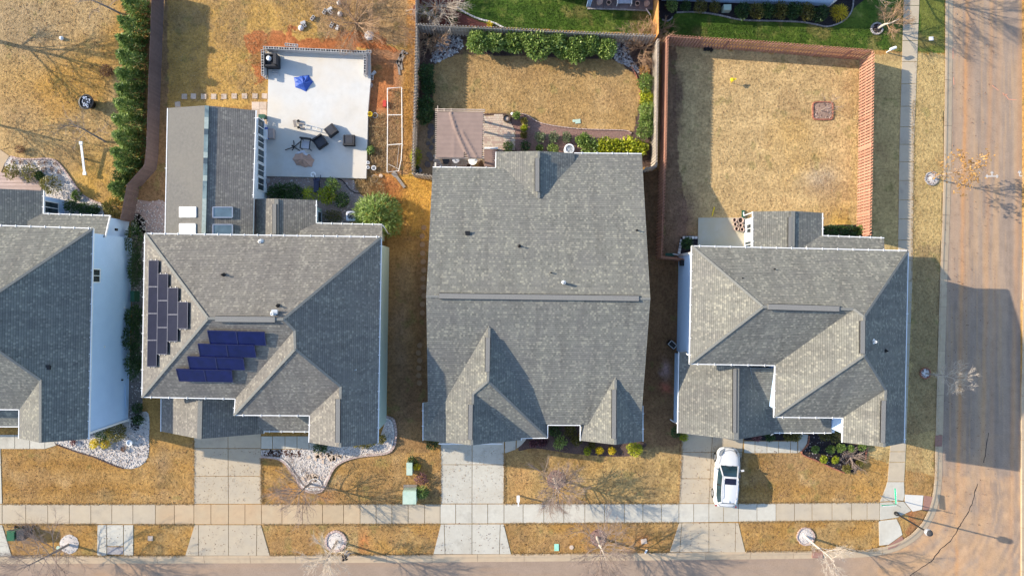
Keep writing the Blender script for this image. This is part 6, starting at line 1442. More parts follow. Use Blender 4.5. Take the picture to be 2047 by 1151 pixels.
for sx in (-1, 1):
    for sy in (-1, 1): b.box(c + Mx @ Vector((sx * .36, sy * .36, .32)), (.05, .05, .64), ax=Mx)
    b.box(c + Mx @ Vector((sx * .36, 0, .64)), (.07, .78, .05), ax=Mx)
b.box(c + Mx @ Vector((0, .40, .72)), (.84, .12, .40), ax=Mx); b.box(c + Mx @ Vector((0, -.34, .36)), (.7, .04, .05), ax=Mx)
b.build('frame', M['black'], ch)
b = MB(); [b.tube([pz(588, 294, ZP + .12), pz(x, y, ZP + .05)], .035, 5) for x, y in ((587, 281), (602, 282), (584, 301), (570, 300), (600, 302))]; b.lathe(pz(588, 294, ZP), [(.06, .0), (.06, .5), (.03, .55)], 8)
one('umbrella_base', 'black star shaped stand of a parasol on the shaded patio', 'parasol stand', b, M['black'])
o = heap('furniture_cover', 'pinkish tan covered furniture heap on the shaded patio', 'covered furniture', [(584, 318), (590, 308), (604, 306), (620, 309), (629, 320), (624, 334), (610, 335), (592, 330)], (606, 318, .65), M['cover'], ZP)
b = MB(); [b.box(pz(x, y, ZP + .7), (.3, .16, .08), a) for x, y, a in ((598, 305, .3), (611, 308, -.4), (606, 303, .1))]; one('folded_cloth', 'small white folded cloth on the edge of the covered heap', 'cloth', b, M['pale_cush'])
# clutter beside the low wing
b = MB(); b.box(pz(530, 267, ZP + .45), (.5, .85, .5)); o = thing('cooler', 'white and blue cooler standing by the wing windows', 'cooler', tuple(W(530, 267))); b.build('body', M['tarp'], o); b = MB(); b.box(pz(528.5, 269, ZP + .76), (.46, .8, .1)); b.build('lid', M['white'], o)
b = MB(); b.box(pz(542, 268, ZP + .3), (.5, .75, .55)); one('storage_box', 'brown cardboard box right of the white cooler', 'box', b, M['cardboard'])
b = MB()
for k in range(14): b.tube([pz(522 + 4.5 * math.cos(a), 240 + 6 * math.sin(a), ZP + .12 + k * .03) for a in [i * PI / 6 + k for i in range(7)]], .03, 5)
one('garden_hose', 'coiled white garden hose beside the corner of the wing', 'hose', b, M['white'])
b = MB(); b.box(pz(525, 234, ZP + .3), (.5, .3, .5)); one('hose_box', 'green hose box at the corner of the low wing', 'box', b, M['green_dk'])
b = MB(); [b.box(pz(516.5 + 5 * k, 380, .5), (.17, .42, .06)) for k in range(4)]; [b.box(pz(524, y, .42), (.85, .05, .08)) for y in (376, 384)]; [b.box(pz(x, y, .2), (.06, .06, .4)) for x in (515, 533) for y in (375, 385)]
one('slatted_bench', 'white slatted bench beside the wing below the patio', 'bench', b, M['white'])
b = MB(); c = pz(524, 364, 0); b.lathe(c, [(.2, 0), (.3, .3), (.32, .6), (.2, .62)], 12); one('barrel', 'black tub standing by the wing wall above the bench', 'tub', b, M['black'])
b = MB(); c = pz(537, 363, 0); b.lathe(c, [(.12, 0), (.2, .25), (.22, .3), (.12, .3)], 10); one('plant_pot', 'grey round pot beside the black tub', 'pot', b, M['stone_g'])
# garden cart of tools
gc = thing('garden_cart', 'dark garden cart with a white wheel below the patio edge', 'cart', tuple(W(633, 372)))
b = MB(); b.box(pz(633, 373, .5), (.4, .9, .3)); b.tube([pz(630, 360, .7), pz(629, 350, .9)], .03, 5); b.tube([pz(640, 360, .7), pz(641, 350, .9)], .03, 5); b.box(pz(633, 360, .62), (.5, .3, .14), .3); b.build('body', pm('navy_plastic', (.03, .035, .07), None, 5, .5), gc)
b = MB(); q = pz(626, 349, .75); pts = [q + Vector((.17 * math.cos(a), .17 * math.sin(a), .0)) for a in [i * PI / 6 for i in range(13)]]; b.tube(pts, .05, 5); b.build('wheel', M['white'], gc)
# air conditioners
def aircon(label, x, y, s, rnd=False):
    t = thing('air_conditioner', label, 'air conditioner', tuple(W(x, y))); c = W(x, y, .7); c.z = 0; n = 20
    b = MB(); R_ = s / 2
    pf = lambda r_: [(c.x + r_ * math.copysign(abs(math.cos(a)) ** (.35 if not rnd else 1), math.cos(a)), c.y + r_ * math.copysign(abs(math.sin(a)) ** (.35 if not rnd else 1), math.sin(a))) for a in [2 * PI * i / n for i in range(n)]]
    o_, i_ = pf(R_), [(c.x + R_ * .76 * math.cos(2 * PI * i / n), c.y + R_ * .76 * math.sin(2 * PI * i / n)) for i in range(n)]
    vs = [(p[0], p[1], 0) for p in o_] + [(p[0], p[1], .75) for p in o_] + [(p[0], p[1], .77) for p in i_] + [(p[0], p[1], .55) for p in i_]
    fs = [(k * n + i, k * n + (i + 1) % n, (k + 1) * n + (i + 1) % n, (k + 1) * n + i) for k in range(3) for i in range(n)] + [tuple(3 * n + i for i in range(n))]
    b.add(vs, fs); b.build('casing', M['alu'] if not rnd else M['white'], t)
    b = MB(); [b.bar((c.x, c.y, .66), (c.x + R_ * .66 * math.cos(a), c.y + R_ * .66 * math.sin(a), .64), .16, .02, up=(.3 * math.sin(a), -.3 * math.cos(a), 1)) for a in [i * 2 * PI / 5 for i in range(5)]]; b.lathe((c.x, c.y, .62), [(.09, 0), (.09, .1)], 10); b.build('fan', M['black'] if not rnd else M['metal'], t)
    b = MB()
    for rr_ in (.3, .5, .7): b.tube([(c.x + R_ * rr_ * math.cos(2 * PI * i / 16), c.y + R_ * rr_ * math.sin(2 * PI * i / 16), .77) for i in range(17)], .008, 4, cap=False)
    b.build('grille', M['metal'], t)
aircon('square grey air conditioner beside the feathery green bush', 702, 432, .78); aircon('round topped white air conditioner at the gutter of the middle house', 1138, 298, .80, True)
# raised PVC frame in the vegetable strip
pf_ = thing('trellis', 'long white pipe frame over the straw beside the white patio', 'garden frame', tuple(W(790, 260)))
zz = .55
nodes = [(774.5, 177), (803, 175), (803.5, 230), (804, 288), (802, 320), (797, 342), (774, 344), (774.5, 290), (775, 230)]
b = MB(); P = [pz(x, y, zz + R.uniform(-.03, .03)) for x, y in nodes]; b.tube(P + [P[0]], .036, 6); b.tube([P[2], P[8]], .036, 6); b.tube([P[3], P[7]], .036, 6); b.build('rail', M['pvc'], pf_)
for p in P:
    b = MB(); b.tube([p, Vector((p.x, p.y, 0))], .03, 6); b.build('leg', M['pvc'], pf_)
b = MB(); b.tube([pz(798, 290, .3), pz(795, 315, .3), pz(793, 342, .2)], .012, 4); b.tube([pz(776, 328, .2), pz(797, 338, .25)], .015, 4); one('stake', 'thin cord and stake inside the lower pipe frame', 'stake', b, M['pvc'])
b = MB(); b.bar(pz(785, 345, .06), pz(792, 352, .06), .34, .06); b.bar(pz(792, 352, .07), pz(809, 375, .07), .22, .06); one('plank', 'grey boards lying end to end below the pipe frame', 'board', b, M['plank'])
b = MB(); [b.bar(pz(x0, y0, .05), pz(x1, y1, .05), .16, .04) for x0, y0, x1, y1 in ((793, 128, 806, 100), (797, 134, 811, 104), (800, 112, 815, 106), (795, 120, 799, 150), (800, 108, 803, 140))]; one('plank_pile', 'loose dark boards on the dirt beside the grey fence', 'boards', b, M['plank'])
b = MB(); b.tube([pz(x, y, .05) for x, y in [(676, 357), (685, 361), (692, 370), (700, 380), (711, 386), (722, 386)]], .035, 5); one('hose', 'dark hose curving over gravel from the patio corner', 'hose', b, M['black'])
b = MB(); b.tube([pz(736, y, .1) for y in (232, 260, 290)], .03, 5); b.tube([pz(744, 222, .08), pz(737, 236, .1)], .03, 5); one('pipe', 'thin dark pipe along the east side of the patio', 'pipe', b, M['plank'])
for lab, x, y, rr_, mt in (('white bucket northmost of the group below the straw', 737, 326.5, .13, 'white'), ('pale bucket westmost below the straw', 737, 336, .13, 'white'), ('large white bucket at the end of the straw', 748.5, 337, .19, 'white')):
    b = MB(); c = pz(x, y, 0); b.lathe(c, [(rr_ * .85, 0), (rr_, .32), (rr_ * .8, .32), (rr_ * .7, .1)], 12); one('bucket', lab, 'bucket', b, M[mt], 'buckets at the patio corner')
b = MB(); c = pz(741, 230, 0); b.lathe(c, [(.16, 0), (.2, .3), (.16, .3), (.15, .12)], 12); one('bucket', 'yellow grey bucket at the middle of the straw strip', 'bucket', b, M['yellow'])
b = MB(); b.tube([pz(750 + 5 * math.cos(a), 231 + 5 * math.sin(a), .1) for a in [i * PI / 6 for i in range(13)]], .025, 5); one('hose_coil', 'pale coil of wire beside the yellow grey bucket', 'wire coil', b, M['metal'])
b = MB(); b.box(pz(769, 208, .2), (.25, .5, .3)); one('toy', 'small red and white box beside the pipe frame', 'box', b, pm('red_plastic', (.55, .06, .04), None, 5, .5))
b = MB(); b.tube([pz(748 + 7 * math.cos(a), 357 + 7 * math.sin(a), .06) for a in [i * PI / 6 for i in range(13)]], .03, 5); one('wire_coil', 'pale wire ring on the straw below the patio corner', 'wire coil', b, M['wood'])
b = MB(); b.lathe(pz(761.5, 352, 0), [(.15, 0), (.16, .1), (.02, .11)], 12); one('tree_stump', 'round pale cut stump on the red clay', 'stump', b, M['wood'])
# west lawn
fp_ = thing('fire_pit', 'round black fire pit table with glassy top on the west lawn', 'fire pit', tuple(W(172, 204)))
c = W(172, 204, .75); c.z = 0
b = MB(); b.lathe(c, [(.35, 0), (.40, .6), (.58, .68), (.60, .76), (.50, .78), (.48, .70)], 24); b.build('bowl', M['black'], fp_)
b = MB(); [b.box(c + Vector((R.gauss(0, .2), R.gauss(0, .2), .76)), (R.uniform(.08, .2), R.uniform(.08, .2), .05), R.uniform(0, 3)) for _ in range(26)]; o = b.build('reflection_chips', pm('glass_reflection', (.62, .66, .74), (.3, .33, .4), 8, .2), fp_); o['kind'] = 'stuff'  # pale pieces paint in the white-blue reflection on the glass top
sw = thing('seesaw', 'long white seesaw plank with a dark pivot on the west lawn', 'seesaw', tuple(W(167, 318)))
b = MB(); b.bar(pz(162, 286, .75), pz(169, 344, .45), .17, .08); b.build('plank', M['white'], sw); b = MB(); b.bar(pz(163, 317, .52), pz(176, 318, .4), .06, .06); b.tube([pz(166, 317, .6), pz(166, 317, 0)], .07, 7); b.build('pivot', M['black'], sw)
for (x, y, z) in ((162, 286, .78), (169.5, 347, .47)):
    b = MB(); b.box(pz(x, y, z), (.26, .24, .12)); b.build('seat', M['white'], sw)
b = MB(); c = pz(262, 883, 0); b.lathe(c, [(.20, 0), (.24, .28), (.25, .30), (.19, .30), (.17, .2)], 14); one('plant_pot', 'round white pot on the west front gravel', 'pot', b, M['white'])
b = MB(); c = W(270, 592, .4); b.box((c.x, c.y, .4), (.32, .85, .8)); one('utility_box', 'dark green box in the shaded gap by the blue wall', 'box', b, M['green_dk'])
# wheeled bins
def bin_(label, x, y, mat):
    t = thing('wheelie_bin', label, 'bin', tuple(W(x, y)), 'bins on the west verge'); c = W(x, y); b = MB()
    b.add([(c.x + sx * .24, c.y + sy * .26, .08) for sx, sy in ((-1, -1), (1, -1), (1, 1), (-1, 1))] + [(c.x + sx * .30, c.y + sy * .36, .98) for sx, sy in ((-1, -1), (1, -1), (1, 1), (-1, 1))], [(3, 2, 1, 0), (0, 1, 5, 4), (1, 2, 6, 5), (2, 3, 7, 6), (3, 0, 4, 7), (4, 5, 6, 7)]); b.build('body', M[mat], t)
    b = MB(); b.box((c.x, c.y, 1.02), (.66, .80, .07)); b.box((c.x, c.y - .02, 1.07), (.56, .66, .05)); b.build('lid', M[mat], t)
    b = MB(); b.tube([(c.x - .28, c.y + .44, 1.0), (c.x + .28, c.y + .44, 1.0)], .025, 6); b.build('handle', M['rubber'], t)
    for e in (-1, 1):
        b = MB(); b.tube([(c.x + e * .28, c.y + .36, .13), (c.x + e * .34, c.y + .36, .13)], .13, 10); b.build('wheel', M['rubber'], t)
M['bin_green'] = pm('bin_green', (.02, .12, .05), (.015, .09, .04), 4, .45)
M['bin_dark'] = pm('bin_dark', (.025, .03, .035), (.02, .022, .027), 4, .45)
bin_('green wheeled bin at the west edge of the street verge', 41, 1061, 'bin_green'); bin_('dark wheeled bin beside the green one', 60, 1060.5, 'bin_dark')
# utility cabinets and covers
t = thing('utility_cabinet', 'large pale green utility cabinet beside the pavement', 'utility box', tuple(W(820, 985))); c = W(822, 986); b = MB(); b.box((c.x, c.y, .45), (1.0, 1.05, .9)); b.build('body', M['green_box'], t); b = MB(); b.box((c.x, c.y - .05, .93), (1.06, 1.0, .06)); b.build('lid', M['green_box'], t)
b = MB(); c = W(820.5, 972); b.box((c.x, c.y, .05), (1.08, .35, .1)); b.build('concrete_pad', M['plank'], t)
t = thing('utility_cabinet', 'small pale green utility box on the front lawn', 'utility box', tuple(W(820, 933))); c = W(821, 932); b = MB(); b.box((c.x, c.y, .35), (.44, .95, .7)); b.build('body', M['green_box'], t); b = MB(); b.box((c.x, c.y, .72), (.46, .98, .05)); b.build('lid', M['green_box'], t)
b = MB(); b.box(W(1112.5, 1093) + Vector((0, 0, .02)), (.36, .55, .06)); one('valve_cover', 'mint green oval cover in the verge grass', 'meter cover', b, pm('mint_plastic', (.32, .66, .52), None, 4, .6))
b = MB(); b.lathe(W(1142.5, 1093), [(.17, -.02), (.17, .05), (.02, .055)], 12); one('valve_cover', 'small round tan cover beside the mint green one', 'meter cover', b, M['paver'])
b = MB(); b.box(W(1287, 1081) + Vector((0, 0, .02)), (.46, .4, .06), .15); one('valve_cover', 'square pinkish cover in the reddish verge patch', 'meter cover', b, M['paver'])
b = MB(); b.box(W(1291, 1101) + Vector((0, 0, .05)), (.12, .3, .1), -.5); one('marker', 'short white marker at the kerb below the reddish patch', 'marker', b, M['white'])
b = MB(); b.box(W(301, 1075) + Vector((0, 0, .02)), (.4, .38, .06)); one('valve_cover', 'square pale pink cover in the western verge', 'meter cover', b, M['paver'])
b = MB(); b.box(W(1155, 243) + Vector((0, 0, .02)), (.42, .34, .06), .1); one('valve_cover', 'pale green square cover on the middle back lawn', 'meter cover', b, M['green_box'])
b = MB(); b.lathe(W(1147, 242), [(.12, -.02), (.12, .04), (.02, .045)], 10); one('valve_cover', 'small pale disc left of the square lawn cover', 'meter cover', b, M['green_box'])
b = MB(); b.box(W(1861, 78) + Vector((0, 0, .02)), (.34, .30, .06), .05); one('valve_cover', 'small cream cover in the green street verge', 'meter cover', b, M['pvc'])
b = MB(); b.lathe(W(117, 1094), [(.16, -.02), (.16, .05), (.02, .055)], 10); one('valve_cover', 'mint disc at the edge of the white gravel ring', 'meter cover', b, M['green_box'])
b = MB(); c = W(1779, 101, .5); b.tube([(c.x - .22, c.y - .08, .95), (c.x + .22, c.y + .08, .95)], .11, 10); b.tube([(c.x, c.y, 0), (c.x, c.y, .9)], .05, 6); one('mailbox', 'white rounded mailbox on a post at the edge of the green lawn', 'mailbox', b, M['white'])
mb_ = thing('mailbox', 'white mailbox post beside the middle driveway', 'mailbox', tuple(W(1036, 997))); b = MB(); c = W(1036, 990); b.box((c.x, c.y, .55), (.1, .1, 1.1)); b.bar((c.x, c.y, 1.05), (c.x, c.y - .5, 1.05), .09, .09); b.build('post', M['white'], mb_); b = MB(); b.box((c.x - .02, c.y + .12, 1.2), (.22, .5, .2)); b.build('box', M['white'], mb_)
# play set of the east yard
b = MB(); c = W(1461, 166); b.tube([(c.x, c.y, 0), (c.x, c.y, .65)], .025, 6); b.lathe((c.x - .1, c.y + .05, .55), [(.04, 0), (.17, .1), (.15, .16), (.04, .2)], 9); b.box((c.x + .03, c.y + .05, .64), (.4, .12, .08), .5); one('batting_tee', 'yellow plastic batting tee standing on the east lawn', 'toy', b, M['yellow'])
b = MB(); b.tube([pz(1428, 414, .05), pz(1423.5, 432, .05)], [.055, .035], 7); one('toy_bat', 'yellow plastic bat lying above the concrete patio', 'toy', b, M['yellow'])
b = MB(); c = W(1413, 99); b.box((c.x, c.y, .14), (.4, .2, .22), -.5); b.box((c.x + .3, c.y - .1, .16), (.28, .16, .3), -.9); b.box((c.x - .18, c.y - .04, .1), (.2, .22, .18)); b.tube([(c.x - .1, c.y + .05, .2), (c.x + .05, c.y + .12, .35)], .06, 6); one('tool_bag', 'crumpled black bag on the grass below the red brown fence', 'bag', b, M['black'])
for i, (x, y, rr_) in enumerate([(1466, 440.5, .17), (1478, 441, .25), (1467.5, 449, .16), (1478, 451.5, .17), (1470, 458, .17), (1481, 459.5, .17)]):
    b = MB(); c = pz(x, y, .08); b.lathe(c, [(rr_ * .7, 0), (rr_ * .95, .32), (rr_, .36), (rr_ * .8, .36), (rr_ * .72, .22)], 16)
    t = thing('plant_pot', 'empty clay pot by the white window wall, ' + ['upper left of the six', 'largest of the six', 'middle left of the six', 'middle right of the six', 'lower left of the six', 'lower right of the six'][i], 'pot', tuple(c), 'clay pots on the aged patio'); b.build('pot', M['terra'], t)
    b = MB(); b.lathe((c.x, c.y, c.z + .22), [(rr_ * .74, 0), (rr_ * .6, .02)], 14); b.build('soil', M['soil'], t)
# bin by the side wall of the east house
t = thing('wheelie_bin', 'black open box with white rim against the side of the east house', 'box', tuple(W(1341, 688))); c = W(1342, 688, .4); b = MB(); b.box((c.x, c.y, .4), (.6, .38, .8), -.75); b.build('body', M['black'], t)
b = MB(); Mx = Matrix.Rotation(-.75, 3, 'Z')
for o_2, sz in (((.29, 0), (.04, .42)), ((-.29, 0), (.04, .42)), ((0, .19), (.6, .04)), ((0, -.19), (.6, .04))): b.box(Vector((c.x, c.y, .82)) + Mx @ Vector((o_2[0], o_2[1], 0)), (sz[0], sz[1], .05), ax=Mx)
b.build('rim', M['metal'], t)
# middle house back terrace
pg = thing('pergola', 'wooden pergola with a brown fabric canopy over the back terrace', 'pergola', tuple(W(920, 270)))
ZG = 2.75
for (x, y) in ((879, 226), (964, 226), (878, 314), (965, 314)):
    b = MB(); p = pz(x, y, ZG); b.box((p.x, p.y, ZG / 2), (.14, .14, ZG)); b.build('post', M['wood'], pg)
for y in (220, 223): 
    b = MB(); b.bar(pz(870, y, ZG - .1), pz(970, y, ZG - .1), .05, .16); b.build('beam', M['wood'], pg)
b = MB(); b.bar(pz(870, 317, ZG - .1), pz(968, 317, ZG - .1), .05, .16); b.build('beam', M['wood'], pg)
rme = MB().box((0, 0, 0), (3.74, .05, .10)).mesh('rafter', M['wood'])
A = pz(920.5, 219, ZG)
for i in range(25):
    p = pz(919.3 - .02 * i, 219 + i * 4.0, ZG + .02); inst('rafter', rme, pg, p, -.012)
for x in (875, 888, 902):
    b = MB(); b.bar(pz(x, 212 if x < 880 else 217, ZG), pz(x, 224, ZG), .05, .1); b.build('beam_end', M['wood'], pg)
n1, n2 = 34, 34; b = MB(); vs = []
c0, c1, c2, c3 = [pz(x, y, ZG + .09) for x, y in ((874, 224), (966, 225), (963, 316), (872, 315))]
for i in range(n1):
    for j in range(n2):
        u, v = i / (n1 - 1), j / (n2 - 1); p = (c0 * (1 - u) + c1 * u) * (1 - v) + (c3 * (1 - u) + c2 * u) * v
        f1 = .30 + .42 * v ** 1.3; z = .10 * math.exp(-((u - f1) / .022) ** 2) + .08 * math.exp(-((u - (.30 + .60 * v)) / .018) ** 2) * (v > .4) + .05 * math.exp(-((u - .38) / .012) ** 2)
        z += .012 * math.sin(v * 2 * PI * 23)
        vs.append((p.x, p.y, p.z + z))
fs = [(i * n2 + j, i * n2 + j + 1, (i + 1) * n2 + j + 1, (i + 1) * n2 + j) for i in range(n1 - 1) for j in range(n2 - 1) if not (20 <= i <= 22 and j >= 29 and (i - 20) <= (j - 28) * .6)]
b.add(vs, [tuple(reversed(f)) for f in fs]); b.build('canopy', M['canvas'], pg, True)
# terrace things half hidden under the canopy
def rchair(label, x, y, mat, r_=.3):
    t = thing('patio_chair', label, 'chair', tuple(W(x, y)), 'seats half under the canopy'); c = W(x, y, .5); c.z = 0; b = MB(); b.lathe((c.x, c.y, .4), [(r_ * .9, 0), (r_, .06), (r_ * .3, .08)], 14); b.build('seat', mat, t)
    b = MB(); [b.tube([(c.x + r_ * .8 * math.cos(a), c.y + r_ * .8 * math.sin(a), 0), (c.x + r_ * .7 * math.cos(a), c.y + r_ * .7 * math.sin(a), .42)], .025, 5) for a in [.7 + i * PI / 2 for i in range(4)]]; b.tube([(c.x + r_ * math.cos(a), c.y + r_ * math.sin(a), .75) for a in [PI * .1 + i * PI * .16 for i in range(6)]], .03, 5); b.build('frame', M['black'], t)
rchair('pale round seated chair beyond the south canopy edge, left one', 911, 319, M['pale_cush']); rchair('white round seated chair beyond the south canopy edge, right one', 945, 321, M['white'], .36); rchair('dark chair at the south edge of the canopy', 891, 321, M['cushion'])
t = thing('storage_bench', 'brown topped low storage bench between canopy and roof', 'bench', tuple(W(980, 315))); b = MB(); c = W(980, 315, .6); b.box((c.x, c.y, .3), (1.0, 1.35, .56)); b.build('body', pm('bench_brown', (.26, .18, .16), (.2, .14, .125), 4, .8), t); c = W(981, 296, .65); b = MB(); b.box((c.x, c.y, .33), (1.15, .13, .64)); b.build('rim', M['white'], t)
t = thing('barrel_planter', 'round dark half barrel planter at the paver edge', 'planter', tuple(W(1012, 238))); c = W(1013, 237, .4); c.z = 0; b = MB(); b.lathe(c, [(.24, 0), (.30, .25), (.29, .5), (.24, .5), (.23, .36)], 16); b.build('barrel', pm('barrel_wood', (.10, .07, .05), (.06, .04, .03), 6, .8), t); b = MB(); b.lathe(c + Vector((0, 0, .34)), [(.235, 0), (.1, .06)], 14); b.build('soil', M['paver'], t)
b = MB(); b.lathe(W(1024, 229), [(.1, 0), (.13, .2), (.05, .3)], 9); one('ornament', 'small white ornament beside the barrel planter', 'ornament', b, M['white'])
fs_ = MB().lathe((0, 0, 0), [(.28, 0), (.27, .05), (.02, .055)], 7).mesh('flagstone', pm('flagstone_dark', (.15, .13, .125), (.10, .085, .085), 6, .9, .3, 30))
fg = thing('flagstone_path', 'dark irregular flagstones beside the pergola', 'path', tuple(W(862, 290)))
for (x, y, s) in [(861, 253, 1.0), (861, 266, 1.1), (868, 282, .7), (856, 287, .7), (862, 295, .8), (858, 310, 1.0), (862, 318, .8), (855, 329, 1.0), (866, 258, .6), (858, 274, .6)]: inst('flagstone', fs_, fg, W(x, y), R.uniform(0, 3), None, (s, s * .85, 1))
fg = thing('flagstone_path', 'faint row of pale round stepping stones beside the middle house wall', 'path', tuple(W(850, 500)))
fs2 = MB().lathe((0, 0, 0), [(.22, 0), (.21, .04), (.02, .045)], 9).mesh('stepping_stone', pm('stepping_stone_brown', (.30, .19, .11), (.24, .15, .085), 6, .9))
for y in list(range(455, 640, 17)) + list(range(690, 780, 15)): inst('stepping_stone', fs2, fg, W(846 + R.uniform(-2, 2) - (y > 680) * 8, y), R.uniform(0, 3))
b = MB(); c = pz(838, 343, 0); b.box((c.x, c.y, .2), (.5, .3, .3), .5); one('bag', 'crumpled pale blue bag beside the fence corner', 'bag', b, pm('blue_grey_plastic', (.25, .30, .40), None, 5, .5))
b = MB(); c = W(848, 850); c.z = 0; 
# north neighbour terrace
tr = thing('terrace', None, None, tuple(W(1240, 4)), kind='structure')
for k in range(8):
    b = MB(); x0 = 1173 + k * 16.5; b.prism([tuple(W(x, y)[:2]) for x, y in ((x0, -60), (x0 + 16, -60), (x0 + 16, 18 + k * .4), (x0, 17 + k * .4))], 0, .12 + R.uniform(0, .006)); b.build('slab', pm('terrace_slate', (.19, .16, .16), (.12, .10, .105), 4, .8, rnd=.1) if k == 0 else bpy.data.materials['terrace_slate'], tr)
stones(tr, [(1174, 18.5), (1240, 20), (1296, 22.5)], 6, 2.4, M['stone_g'], .95)
for lab, x, y, rr_, mt in (('clay pot at the left end of the north terrace', 1198, 7, .25, 'terra'), ('dark pot left of the blue covered chair', 1216, 8.5, .2, 'soil'), ('dark pot right of the blue covered chair', 1273, 10.5, .19, 'soil'), ('clay pot beside the orange fence on the terrace', 1291.5, 10.5, .23, 'terra')):
    t = thing('plant_pot', lab, 'pot', tuple(W(x, y)), 'pots on the north terrace'); b = MB(); c = pz(x, y, .12); b.lathe(c, [(rr_ * .7, 0), (rr_ * .95, .32), (rr_, .36), (rr_ * .82, .36), (rr_ * .75, .26)], 16); b.build('pot', M['terra'], t); b = MB(); b.lathe((c.x, c.y, c.z + .27), [(rr_ * .76, 0), (rr_ * .5, .02)], 14); b.build('soil', M['terra'] if mt == 'terra' else M['soil'], t)
t = thing('patio_chair', 'wide chair with blue grey cloth at the top edge on the terrace', 'chair', tuple(W(1248, 2))); b = MB(); c = pz(1248, 0, .5); b.box(c, (1.05, .6, .1)); b.build('seat', pm('blue_grey_cloth', (.42, .48, .58), None, 4, .8), t); b = MB()
for e in (-1, 1): b.box((c.x + e * .56, c.y, .62), (.08, .75, .06)); b.box((c.x + e * .56, c.y - .34, .36), (.06, .06, .5))
b.build('frame', M['white'], t)
t = thing('gate_post', 'white ribbed downpipe post at the left of the north terrace', 'post', tuple(W(1176, 16))); b = MB(); [b.box((*W(1173 + 3 * k, 14)[:2], 1.1), (.08, .08, 2.2)) for k in range(3)]; b.build('post', M['siding_b'], t)
b = MB(); b.box(W(1452, 18, .3), (.6, .45, .6)); one('utility_box', 'grey green box among the shrubs by the blue wall', 'utility box', b, M['green_box'])
b = MB(); b.tube([(*W(1300 - 3 * k, 32 - 4.5 * k * (k < 3) - 13 * (k > 2))[:2], .1) for k in range(4)], .05, 5); one('edging_curve', 'short pale hose end at the terrace corner beside the orange fence', 'hose', b, M['stone_w'])

M['pvframe'] = pm('panel_frame_grey', (.12, .125, .16), (.10, .105, .135), 5, .5)
# ---- solar arrays on the roof of the middle-west house
pl = plane(W(290, 467, E2), W(284, 793, E2), W(415.7, 636, AZ)); nn = pl[0] if pl[0].z > 0 else -pl[0]
sa = thing('solar_array', 'black solar panels stepped up the west slope of the two storey roof', 'solar panels', tuple(on(pl, 330, 620)))
cols_ = [(297.5, 317, 519.8, [53.3] * 4, -3.6), (316, 336.5, 547, [53.7] * 3, -2.0), (336, 356.5, 574.5, [54.0] * 2, -1.4), (356, 376, 603, [54.2], -.6)]
for (xa, xb, y0, hs, sl_) in cols_:
    y = y0; tot = sum(hs)
    for hgt in hs:
        f0 = (y - y0) / max(tot, 1) * sl_; f1 = (y + hgt - y0) / max(tot, 1) * sl_
        P = [on((nn, nn.dot(on(pl, 330, 620)) + .16), X, Y) for X, Y in ((xa + f0 + .5, y + .6), (xb + f0 - .5, y + .6), (xb + f1 - .5, y + hgt - .6), (xa + f1 + .5, y + hgt - .6))]
        b = MB(); Q = [p - nn * .05 for p in P]; b.add(P + Q, [(3, 2, 1, 0), (4, 5, 6, 7), (0, 1, 5, 4), (1, 2, 6, 5), (2, 3, 7, 6), (3, 0, 4, 7)]); o = b.build('panel', M['pv'], sa)
        fb = MB()
        for a_, c_ in zip(P, P[1:] + P[:1]): fb.bar(a_ + nn * .004, c_ + nn * .004, .028, .03, up=nn)
        fb.build('frame', M['pvframe'], o)
        y += hgt
b = MB()
for (xa, xb, y0, hs, sl_) in cols_:
    for X, sx in ((xa + 5, 0), (xb - 5, 0)): b.bar(on((nn, nn.dot(on(pl, 330, 620)) + .05), X, y0 - 2), on((nn, nn.dot(on(pl, 330, 620)) + .05), X + sl_, y0 + sum(hs) + 2), .05, .05, up=nn)
b.build('rail', M['alu'], sa)
pl2 = plane(W(284, 793, E2), W(470.4, 796.6, E2), W(415.7, 636, AZ)); nn = pl2[0] if pl2[0].z > 0 else -pl2[0]; d2 = nn.dot(on(pl2, 440, 720))
rows_ = [[(414.5, 661), (528.7, 664), (531.5, 690), (420, 686.8)], [(395.6, 687.3), (508.3, 690.3), (512, 714), (400, 711.8)], [(374.5, 712.6), (486.2, 716), (489.5, 739), (379.3, 737.6)], [(352, 737.6), (462.8, 740.2), (465.3, 763), (358.4, 761.3)]]
